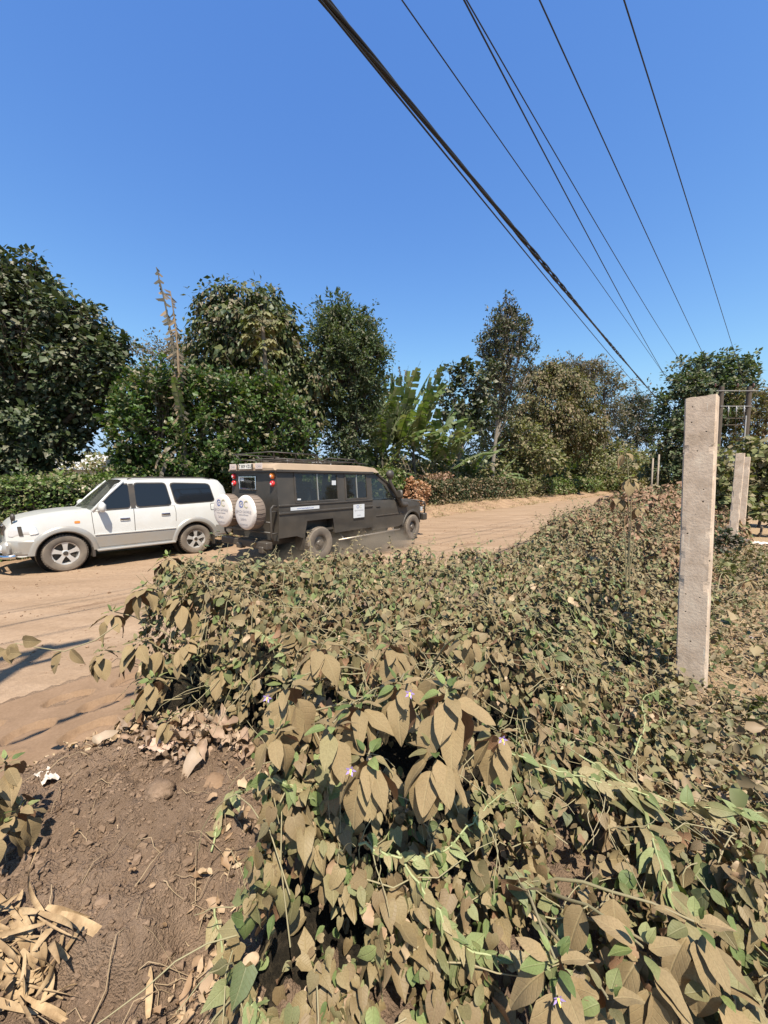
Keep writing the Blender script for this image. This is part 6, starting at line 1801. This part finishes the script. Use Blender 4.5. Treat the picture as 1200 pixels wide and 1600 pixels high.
def banana(px, D, h, nleaf, label, rng, Lmul=1., upright=.5, dead=6, group='banana plants behind the road', spikes=()):
    b=at(px,760,D); base=np.array([b.x,b.y,float(ground_z(b.x,b.y))]); t=thing('banana_plant',label,'banana plant',tuple(base),0,group)
    lean=rng.normal(0,.12,2)
    top=np.array([lean[0],lean[1],h]); V,F=tubes_np([np.array([[0,0,-.1],top*.35,top*.75,top])],[np.array([.17,.15,.11,.07])],8); mesh_np('stem',V,F,ban_d,t)
    V=[];F=[];rp=[];rr=[]
    for i in range(nleaf):
        a=i*2.4+rng.uniform(-.3,.3); el=upright+rng.uniform(-.35,.5); d=[math.cos(a)*math.cos(el),math.sin(a)*math.cos(el),math.sin(el)]
        v,f,pts=banana_leaf_geo(top+np.array([0,0,rng.uniform(-.25,.1)]),d,rng.uniform(2.3,3.5)*Lmul,rng.uniform(.22,.31)*Lmul,rng.uniform(.35,1.2),.5,rng)
        k=len(V); V+=list(v); F+=[tuple(k+q for q in g) for g in f]; rp.append(np.array(pts)); rr.append(np.linspace(.03,.006,len(pts)))
    mesh_np('leaves',V,np.array(F),ban_g,t)
    V2,F2=tubes_np(rp,rr,5); mesh_np('midribs',V2,F2,ban_g,t)
    V=[];F=[]
    for i in range(dead):
        a=i*2.1+rng.uniform(-.4,.4); el=rng.uniform(-.9,-.2); d=[math.cos(a)*math.cos(el),math.sin(a)*math.cos(el),math.sin(el)]
        v,f,pts=banana_leaf_geo(top*rng.uniform(.7,.97),d,rng.uniform(1.0,1.8),.14,2.2,.9,rng)
        k=len(V); V+=list(v); F+=[tuple(k+q for q in g) for g in f]
    mesh_np('dead_leaves',V,np.array(F),ban_d,t)
    if spikes:
        V=[];F=[];rp=[];rr=[]
        for (x0,y0,x1,y1) in spikes:
            o=np.array(at(x0,y0,D))-base; e=np.array(at(x1,y1,D))-base; dd=e-o; L=np.linalg.norm(dd); m=40
            tt=np.linspace(0,1,m+1)[:,None]; side=np.array([dd[2],0,-dd[0]])/L; P=o+dd*tt+side*(np.sin(tt*2.6)*.10*L*.35)
            rp.append(P); rr.append(np.linspace(.05,.012,m+1))
            for i in range(m):
                w=(.30*(1-i/m)**.8+.10)*rng.uniform(.4,1.1)
                for sg in (-1,1):
                    if rng.uniform()<.12: continue
                    k=len(V); q=side*sg*w*rng.uniform(.3,1)+np.array([0,rng.normal(0,.12),-w*rng.uniform(.2,.9)])
                    V+=[P[i],P[i+1],P[i]+(P[i+1]-P[i])*.55+q*1.0,P[i]+q*.7]; F.append((k,k+1,k+2,k+3))
        mesh_np('dead_leaf_stalk',np.array(V),np.array(F),ban_d,t,smooth=False)
        V2,F2=tubes_np(rp,rr,6); mesh_np('dead_stalk',V2,F2,ban_d,t)
    return t
rng=np.random.default_rng(12)
banana(287,12.2,3.6,4,'banana plant with two tall ragged dead leaf stalks sticking up beside the huge dark tree',rng,Lmul=.5,upright=.8,spikes=((283,655,240,418),(280,620,263,455)))
for (px,D,h,n,l,lm,up) in ((600,22.5,2.8,20,'leftmost banana plant of the clump, beside the tall grey-green tree',1.35,1.0),(622,23.5,3.4,20,'banana plant with upright leaves, second from the left in the clump',1.5,1.05),
        (650,25,3.3,20,'banana plant with the brightest broad leaves in the middle of the clump',1.7,.95),(676,26.5,2.7,17,'banana plant with drooping leaves, second from the right in the clump',1.5,.8),
        (700,27.8,2.2,14,'small banana plant at the right end of the clump behind the dark hedge',1.25,.8),(735,30.5,1.8,9,'low banana plant between the thin pale trunks',1.25,.8),
        (588,24,3.0,14,'upright banana plant rising behind the safari truck roof end',1.45,1.0),
        (580,22,1.2,9,'short banana plant just above the truck bonnet',1.1,.7),(775,34,1.6,9,'low banana plant at the foot of the very tall slender tree',1.,.5),
        (888,50,2.6,10,'bright banana plant in front of the bushes near the road end',1.9,.9),(850,43,1.8,9,'small banana plant left of the bright one near the road end',1.4,.9)):
    banana(px,D,h,n,l,rng,Lmul=lm,upright=up,spikes=((628,640,622,572),(634,640,632,578)) if px==622 else ())

# hedges
def hedge(name,label,u0,u1,v0,v1,h,leaf,kind,dens,seed,cat='hedge',wob=.16):
    rng=np.random.default_rng(seed); cx,cy=xy_of((u0+u1)/2,(v0+v1)/2); gz=float(ground_z(cx,cy)); t=thing(name,label,cat,(cx,cy,gz))
    L=u1-u0;Wd=v1-v0
    def surf(n,face):
        if face=='front': u=rng.uniform(u0,u1,n); z=rng.uniform(0,h,n); v=v0+0*u; nn=np.tile([VD[0]*-1,VD[1]*-1,.15],(n,1))
        elif face=='top': u=rng.uniform(u0,u1,n); v=rng.uniform(v0,v1,n); z=h+0*u; nn=np.tile([0,0,1.],(n,1))
        elif face=='a': v=rng.uniform(v0,v1,n); z=rng.uniform(0,h,n); u=u0+0*v; nn=np.tile([-UD[0],-UD[1],.1],(n,1))
        else: v=rng.uniform(v0,v1,n); z=rng.uniform(0,h,n); u=u1+0*v; nn=np.tile([UD[0],UD[1],.1],(n,1))
        nn=norm(nn); bump=wob*(fbm(u*1.3+v,z*1.6+v,seed)-.45)*2+ .10*(vn(u*5,z*5+v*5,seed+1)-.5)
        # rounded shoulders
        ed=np.maximum(0,z-(h-.35)); v=v+np.where(face=='front',1,0)*ed*ed*.9
        zz=z-(np.where(face=='top',1,0)*.12*np.abs((v-(v0+v1)/2)/(Wd/2))**3)
        x,y=xy_of(u,v); P=np.stack([x,y,gz+zz],-1)+nn*(bump-rng.exponential(.05,n))[:,None]
        return P,nn
    Ps=[];Ns=[]
    for face,A in (('front',L*h),('top',L*Wd),('a',Wd*h),('b',Wd*h)):
        P,nn=surf(int(A*dens),face); Ps.append(P);Ns.append(nn)
    # loose sprigs breaking the top line
    P,nn=surf(int(L*Wd*dens*.12),'top'); P[:,2]+=rng.exponential(.10,len(P)); Ps.append(P);Ns.append(nn)
    P=np.concatenate(Ps);nn=np.concatenate(Ns);n=len(P)
    P[:,2]=np.maximum(P[:,2],gz+.02)
    T=rng.normal(size=(n,3))+nn*.5; Nn=nn*.7+arr(0,0,.5)+rng.normal(0,.5,(n,3))
    V,F,uv=leaves_geo(P-np.array([cx,cy,gz]),T,Nn,leaf*rng.lognormal(0,.3,n),np.full(n,1.35),T_KITE,rng.uniform(0,.4,n),rng.uniform(0,.4,n),0,rng)
    mesh_np('foliage',V,F,LM[kind],t,smooth=False)
    # woody inside as solid blocks, in the tangle colour with shade painted in
    b=MB(); e=.28
    N_=max(2,int(L/.5)); 
    for i in range(N_):
        ua=u0+e+(L-2*e)*i/N_; ub=u0+e+(L-2*e)*(i+1)/N_
        c=[]
        for (u,v) in ((ua,v0+e),(ub,v0+e),(ub,v1-e*.5),(ua,v1-e*.5)):
            x,y=xy_of(u,v); c.append((x-cx,y-cy))
        zt=h-e-.06*rng.uniform()
        b.add([(*q,-.1) for q in c]+[(*q,zt) for q in c],[(0,1,5,4),(1,2,6,5),(2,3,7,6),(3,0,4,7),(4,5,6,7)])
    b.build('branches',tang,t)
    return t
hedge('hedge','long trimmed green hedge behind the white car',-9,10.2,12.6,14.6,1.95,.075,'hedge',620,5)
hedge('hedge','short piece of green hedge behind the front of the safari truck',10.6,14.2,12.8,14.4,1.8,.10,'hedge',420,6,wob=.3)
hedge('bush','round green bush right of the truck windscreen',14.4,16.4,12.8,14.4,2.0,.11,'hedge',420,7,'bush',wob=.4)
hedge('bush','rust-red dried bush in front of the truck bonnet',16.7,18.3,12.5,13.7,1.25,.12,'rust',420,8,'bush',wob=.45)
hedge('hedge','dark clipped hedge with pinkish leaf tips right of the rust-red bush',18.6,22.6,12.6,14.0,1.45,.11,'hedge2',300,9)
hedge('hedge','dark clipped hedge, second block along the far verge',22.9,26.6,12.7,14.1,1.5,.12,'hedge2',260,10)
hedge('hedge','dark clipped hedge, third and farthest block before the loose bushes',26.9,31.0,12.7,14.2,1.5,.13,'hedge2',220,11)
hedge('bush','loose green bush beyond the farthest clipped hedge block',31.6,38,12.5,14.6,1.35,.15,'olive',150,12,'bush',wob=.5)
hedge('bush','spreading green bush half way to the road end on the far verge',39,50,12.4,15,1.4,.17,'hedge',110,13,'bush',wob=.6)
hedge('bush','farthest green bush of the far verge next to the road end',52,74,12.2,15,1.5,.22,'hedge',70,14,'bush',wob=.7)
hedge('flowering_bush','pinkish dusty bush growing over the first dark hedge block',19.0,21.6,12.9,13.8,1.75,.11,'pink',260,15,'bush',wob=.4)
yb=at(165,745,16)
tree('bush','bright yellow-flowering bush seen through the gap left of the green trees',16,163,[(165,742,14,6),(152,745,9,5)],.10,'brown',clus=14,nl=12,cr=.15,trunk_r=.02,cat='bush')
# distant woodland beyond the gardens
rng=np.random.default_rng(90)
P=[];
n=5200; a=rng.uniform(-1.05,1.0,n); R_=rng.uniform(62,110,n); x=R_*np.sin(a); y=R_*np.cos(a)
hh=(4.2+2.6*fbm(a*9,a*0,5)+1.2*vn(a*45,a*0,6))*R_/80
z=hh*rng.uniform(0,1,n)**.6
k=26; idx=np.repeat(np.arange(n),k); m=len(idx)
P=np.stack([x,y,z],-1)[idx]+rand_unit(m,rng)*rng.uniform(0,1.2,(m,1)); P[:,2]=np.maximum(P[:,2],.1)
V,F,uv=leaves_geo(P,rand_unit(m,rng),rng.normal(0,.6,(m,3))+arr(0,-.3,.7),.42*rng.lognormal(0,.3,m),np.full(m,1.2),T_KITE,np.zeros(m),np.full(m,.2),0,rng)
o=mesh_np('far_woodland',V,F,LM['olive'],smooth=False); prop(o,'far belt of trees and bushes closing the horizon','woodland',None,'stuff')

# undergrowth of the gardens between hedge and trees
rng=np.random.default_rng(91)
n=17000; u=rng.uniform(-14,90,n); v=rng.uniform(14.4,19,n); x,y=xy_of(u,v); z=rng.uniform(0,1,n)**1.2*(1.0+2.8*fbm(u*.5,v*.5,7)*ss(12,17,u)+.9*fbm(u*.5,v*.5,7)); 
k=9; idx=np.repeat(np.arange(n),k); m=len(idx)
P=np.stack([x,y,ground_z(x,y)+z],-1)[idx]+rng.normal(0,.16,(m,3))
V,F,uv=leaves_geo(P,rand_unit(m,rng),rng.normal(0,.5,(m,3))+arr(0,-.2,.8),(.12+.004*np.hypot(P[:,0],P[:,1]))*rng.lognormal(0,.3,m),np.full(m,1.3),T_KITE,np.full(m,.2),np.full(m,.2),0,rng)
o=mesh_np('garden_undergrowth',V,F,LM['olive'],smooth=False); prop(o,'low tangled undergrowth in the gardens behind the hedges','undergrowth',None,'stuff')

# ------------------------------------------------------------------ houses in the gaps
wall_w=paint('lime_wall',(.62,.60,.54),.9,dust=.3); wall_t=paint('tan_wall',(.50,.38,.24),.9,dust=.4); roof_r=paint('rusty_roof',(.28,.13,.09),.7,dust=.4); roof_g=paint('grey_tin_roof',(.45,.46,.46),.5,dust=.3); dark_op=paint('dark_opening',(.02,.02,.02),.3); door_b=paint('blue_door',(.12,.16,.22),.6)
def house(px,D,w,d,h,rh,wm,rm_,label,rot=0.,kindn='house'):
    b=at(px,760,D); t=thing(kindn,label,'house',(b.x,b.y,float(ground_z(b.x,b.y))-.05),rot)
    q=MB(); q.box((0,0,h/2),(w,d,h)); q.add([(-w/2,-d/2,h),(-w/2,d/2,h),(-w/2,0,h+rh)],[(0,1,2)]); q.add([(w/2,-d/2,h),(w/2,d/2,h),(w/2,0,h+rh)],[(0,1,2)]); wl2=q.build('wall',wm,t)
    q=MB(); e=.45
    m=int(w/.25)
    for s in (-1,1):
        V=[];F=[]
        for i in range(m+1):
            x=-w/2-e+(w+2*e)*i/m; o=.018*(i%2)
            V+=[(x,s*(d/2+e),h-e*rh/(d/2)+o+.05),(x,0,h+rh+o+.05)]
        for i in range(m): F.append((2*i,2*i+2,2*i+3,2*i+1))
        q.add(V,F); q.add([(-w/2-e,s*(d/2+e),h-e*rh/(d/2)-.08),(w/2+e,s*(d/2+e),h-e*rh/(d/2)-.08),(w/2+e,s*(d/2+e),h-e*rh/(d/2)+.05),(-w/2-e,s*(d/2+e),h-e*rh/(d/2)+.05)],[(0,1,2,3)])
    q.build('roof',rm_,t)
    for x in (-w*.3,w*.3):
        q=MB(); q.box((x,-d/2-.02,h*.58),(1.1,.06,1.0)); f=q.build('window',dark_op,t)
        q=MB()
        for k in range(4): q.box((x-.4+k*.27,-d/2-.06,h*.58),(.03,.03,1.0))
        q.build('window_bars',roof_g,f)
    q=MB(); q.box((0,-d/2-.02,1.02),(.95,.06,2.04)); q.build('door',door_b,t)
house(150,60,7,6,2.2,1.0,wall_w,roof_r,'small house with rusty red roof seen through the gap left of the green trees')
house(130,56,8,6,3.4,1.8,wall_w,roof_g,'farther house with pale grey roof behind the red-roofed one')
house(727,44,6,5,2.5,.9,wall_w,roof_g,'whitewashed house half hidden behind the banana clump',-.3)
house(505,34,9,6,2.3,.9,wall_w,roof_g,'pale house glimpsed between the mango tree and the tall grey-green tree')
house(938,80,11,8,2.8,1.3,wall_w,roof_g,'white house behind the bushes near the road end',-.5)
# gate wall and thin posts at the road end
b=at(1036,760,92); t=thing('boundary_wall','tan boundary wall with rusty gate posts at the road end','wall',(b.x,b.y,0),-.5)
q=MB(); q.box((0,0,1.0),(7.5,.25,2.0)); q.box((0,0,2.04),(7.7,.35,.08)); q.build('wall',wall_t,t)
for px,h in ((1018,3.6),(1027,3.9)):
    b=at(px,760,30); q=MB(); q.tube([(0,0,-.2),(0,0,h)],[.07,.055],8); o=q.build('wooden_pole',paint('weathered_pole',(.25,.21,.17),.9,dust=.3),smooth=True); o.location=(b.x,b.y,0)
    prop(o,'thin pale pole standing at the road end, %s of the two' % ('left' if px<1020 else 'right'),'pole',group='thin poles at the road end')

# ------------------------------------------------------------------ power line
wood=paint('creosoted_wood',(.05,.038,.03),.85,dust=.12,var=.4); galv=paint('galvanised_steel',(.42,.42,.42),.5,metal=.5,dust=.2); wirem=paint('black_cable',(.012,.012,.014),.55); galv2=paint('dull_steel',(.20,.20,.20),.6,metal=.3,dust=.2); porc=paint('brown_porcelain',(.10,.04,.025),.2)
D=30; L0=at(1121,700,D); L1=at(1164,700,D)
t=thing('transformer_station','wooden pole pair carrying a grey transformer on a platform behind the concrete posts','power pole',((L0.x+L1.x)/2,L0.y,0))
cx=(L0.x+L1.x)/2; zt=at(1163,604,D).z
for x in (L0.x-cx,L1.x-cx):
    q=MB(); q.tube([(x,0,-.3),(x,0,zt)],[.20,.16],10); q.build('pole',wood,t,smooth=True,auto=40)
for z,l,m in ((zt-.35,3.2,galv2),(zt-1.5,2.4,galv2),(zt-2.4,1.6,wood),(zt-2.9,1.6,wood)):
    q=MB(); q.box((.0,-.16,z),(l,.055,.06)); q.build('crossarm',m,t)
for x in (-1.7,0,1.2):
    q=MB(); q.lathe([(0,.30),(.05,.28),(.08,.22),(.05,.18),(.09,.13),(.05,.08),(.03,0)],10,'z',(x,-.16,zt-.10)); q.build('insulator',porc,t,smooth=True)
for x in (-.6,.0,.6):
    q=MB(); q.tube([(x,-.2,zt-1.5),(x,-.22,zt-2.3)],.018,6); q.lathe([(.03,-.25),(.07,-.2),(.03,-.1),(.07,0),(.03,.1)],8,'z',(x,-.2,zt-1.7)); q.build('fuse_link',galv,t,smooth=True)
    q=MB(); q.tube(curve_pts((x,-.22,zt-2.3),(x*.5,-.3,zt-4.6),0,5,.05,rng),.015,5); q.build('jumper_wire',wirem,t)
zb=at(1140,712,D).z
q=MB(); q.box((-.1,0,zb-.75),(2.5,.9,.10)); q.build('platform',galv,t)
q=MB(); q.box((-.2,-.1,zb-.15),(1.15,.65,1.0),None,.05)
for k in range(7): q.box((-.68+k*.16,-.46,zb-.15),(.05,.10,.75))
for x in (-.5,-.2,.1): q.tube([(x,-.1,zb+.33),(x,-.1,zb+.55)],.04,8)
q.build('transformer',paint('grey_transformer',(.16,.18,.19),.5,dust=.2),t,auto=30)
q=MB(); q.box((.75,-.25,zb-.25),(.4,.25,.55),None,.02); q.build('switch_box',galv,t)
for x in (-.2,.4):
    q=MB(); q.box((x,-.5,zb-.98),(.42,.02,.13)); q.build('warning_plate',sticker,t)
q=MB(); q.tube([(.85,-.12,-.1),(.85,-.12,zt-2.2)],.05,8); q.build('conduit',galv,t)

def wire(name,label,A,B,mid,r,cat='cable',zA=8.6,DB=28,t0=-.35,strands=1,seed=1,twist=.0,sr=.01,group='overhead wires'):
    """A: where it enters the frame at height zA; B: far end at distance DB; mid: a point it passes"""
    lo,hi=.3,60
    for _ in range(50):
        m=(lo+hi)/2
        if at(A[0],A[1],m).z<zA: lo=m
        else: hi=m
    a=np.array(at(A[0],A[1],lo)); b=np.array(at(B[0],B[1],DB))
    ts_=np.linspace(.02,.9,400); best=None
    for tt in ts_:
        p=a+(b-a)*tt
        # height that gives the mid pixel row at this place
        X=(mid[0]-600)/600; Y=(800-mid[1])/600
        dy=math.cos(PITCH)+Y*math.sin(PITCH); dz=-math.sin(PITCH)+Y*math.cos(PITCH)
        e=abs(p[0]/p[1]-X/dy)
        if best is None or e<best[0]: best=(e,tt,CAMZ+dz/dy*p[1]-p[2])
    _,tm,off=best; sag=-off/(4*tm*(1-tm))
    sag=min(max(sag,0.0),3)
    n=90; tt=np.concatenate([np.linspace(t0,0,8)[:-1],np.linspace(0,1,n)])
    P=a+(b-a)*tt[:,None]; P[:,2]-=sag*4*tt*(1-tt)
    if strands==1:
        V,F=tubes_np([P],[np.full(len(P),r)],6)
    else:
        L=np.concatenate([[0],np.cumsum(np.linalg.norm(np.diff(P,axis=0),axis=1))])
        L2=np.arange(0,L[-1],.06); Q=np.stack([np.interp(L2,L,P[:,i]) for i in range(3)],-1)
        ps=[];rs_=[]
        for s in range(strands):
            ph=L2*twist+s*2*PI/strands+.8*np.sin(L2*.7); amp=sr*(1+.5*np.sin(L2*1.1))
            ps.append(Q+np.stack([np.cos(ph)*amp*.75,-np.cos(ph)*amp*.65,np.sin(ph)*amp],-1)); rs_.append(np.full(len(Q),r))
        V,F=tubes_np(ps,rs_,6)
    o=mesh_np(name,V,F,wirem); prop(o,label,cat,group); print(label[:30],'sag',round(sag,2),'A',a.round(2),'B',b.round(2))
    return P
PB=wire('cable_bundle','thick twisted black cable bundle crossing the sky from the top centre',(507,0),(1036,633),(757,301),.0105,zA=4.6,DB=24,t0=-.10,strands=4,twist=3.4,sr=.014)
wire('cable','thin cable running just under the thick twisted bundle',(500,0),(1030,640),(745,300),.007,zA=4.55,DB=24,t0=-.10)
wire('power_wire','thin overhead wire nearest to the cable bundle on its right',(628,0),(1048,600),(840,300),.010,zA=8.6,DB=27)
wire('power_wire','left wire of the close pair entering at the top right of centre',(725,0),(1052,608),(882,300),.012,zA=8.4,DB=27)
wire('power_wire','right wire of the close pair, the two spreading apart downwards',(729,0),(1102,618),(903,300),.010,zA=8.7,DB=30)
wire('power_wire','second overhead wire from the right with a small splice in it',(843,0),(1126,607),(980,300),.011,zA=8.9,DB=30)
wire('power_wire','rightmost overhead wire, running to the transformer poles',(975,0),(1163,600),(1074,300),.011,zA=9.0,DB=30)
# pole just outside the left edge whose shadow falls on the road
t=thing('utility_pole','wooden utility pole just outside the left edge, casting its shadow over the road','power pole',(-2.77,-.23,.3))
q=MB(); q.tube([(0,0,0),(0,0,8.2)],[.11,.085],12); q.build('pole',wood,t,smooth=True,auto=40)
q=MB(); q.box((0,0,8.05),(.9,.09,.10),Matrix.Rotation(.7,3,'Z')); q.build('crossarm',galv,t)
q=MB(); q.box((-.1,.12,4.25),(.5,.08,.08),Matrix.Rotation(2.3,3,'Z')); q.build('bracket',galv,t)
q=MB(); q.box((0,0,7.3),(.6,.07,.07),Matrix.Rotation(.7,3,'Z')); q.build('crossarm',galv,t)

# ------------------------------------------------------------------ dust thrown up by the wheels
def dust(name,label,pts,dens):
    """one closed lumpy hull round a run of points on the ground, filled with thin dust"""
    import bmesh
    bm=bmesh.new()
    xs=[p[0] for p in pts]; ys=[p[1] for p in pts]
    c=Vector((sum(xs)/len(xs),sum(ys)/len(ys),0)); ax=(Vector(pts[-1][:2]+(0,))-Vector(pts[0][:2]+(0,))); L=ax.length/2; ang=math.atan2(ax.y,ax.x)
    bmesh.ops.create_icosphere(bm,subdivisions=3,radius=1)
    for v in bm.verts: v.co=Vector((v.co.x*(L+.6),v.co.y*1.15,max(v.co.z,0)*.85+.035))
    me=bpy.data.meshes.new(name); bm.to_mesh(me); bm.free()
    o=bpy.data.objects.new(name,me); C.objects.link(o); o.location=c; o.rotation_euler=(0,0,ang)
    m,nt,ns,ls=new_mat('dust_volume'); tc=N(nt,'ShaderNodeTexCoord'); pv=N(nt,'ShaderNodeVolumePrincipled'); pv.inputs['Color'].default_value=(.80,.64,.47,1); pv.inputs['Anisotropy'].default_value=.2
    nz=N(nt,'ShaderNodeTexNoise'); nz.inputs['Scale'].default_value=1.7; nz.inputs['Detail'].default_value=4; ls.new(tc.outputs['Object'],nz.inputs['Vector'])
    r=ramp(nt,[(.42,(0,0,0)),(.72,(1,1,1))]); ls.new(nz.outputs['Fac'],r.inputs[0])
    sp=N(nt,'ShaderNodeSeparateXYZ'); ls.new(tc.outputs['Object'],sp.inputs[0])
    f=N(nt,'ShaderNodeMapRange'); f.inputs[1].default_value=.75; f.inputs[2].default_value=.0; ls.new(sp.outputs[2],f.inputs[0])
    gv=N(nt,'ShaderNodeMapping'); gv.inputs['Scale'].default_value=(1/(L+.6),1/1.15,1/.9); ls.new(tc.outputs['Object'],gv.inputs[0])
    ln=N(nt,'ShaderNodeVectorMath',operation='LENGTH'); ls.new(gv.outputs[0],ln.inputs[0])
    f2=N(nt,'ShaderNodeMapRange'); f2.inputs[1].default_value=1.0; f2.inputs[2].default_value=.45; ls.new(ln.outputs['Value'],f2.inputs[0])
    a=N(nt,'ShaderNodeMath',operation='MULTIPLY'); ls.new(r.outputs[0],a.inputs[0]); ls.new(f.outputs[0],a.inputs[1])
    b2=N(nt,'ShaderNodeMath',operation='MULTIPLY'); ls.new(a.outputs[0],b2.inputs[0]); ls.new(f2.outputs[0],b2.inputs[1])
    b=N(nt,'ShaderNodeMath',operation='MULTIPLY'); b.inputs[1].default_value=dens; ls.new(b2.outputs[0],b.inputs[0]); ls.new(b.outputs[0],pv.inputs['Density'])
    ou=N(nt,'ShaderNodeOutputMaterial'); ls.new(pv.outputs[0],ou.inputs['Volume']); me.materials.append(m)
    prop(o,label,'dust',None,'stuff')
r1=road_pt(400,885); r2=road_pt(640,850)
dust('dust_cloud','thin cloud of road dust swirling round the truck wheels',[(r1.x,r1.y),(r2.x,r2.y)],6)
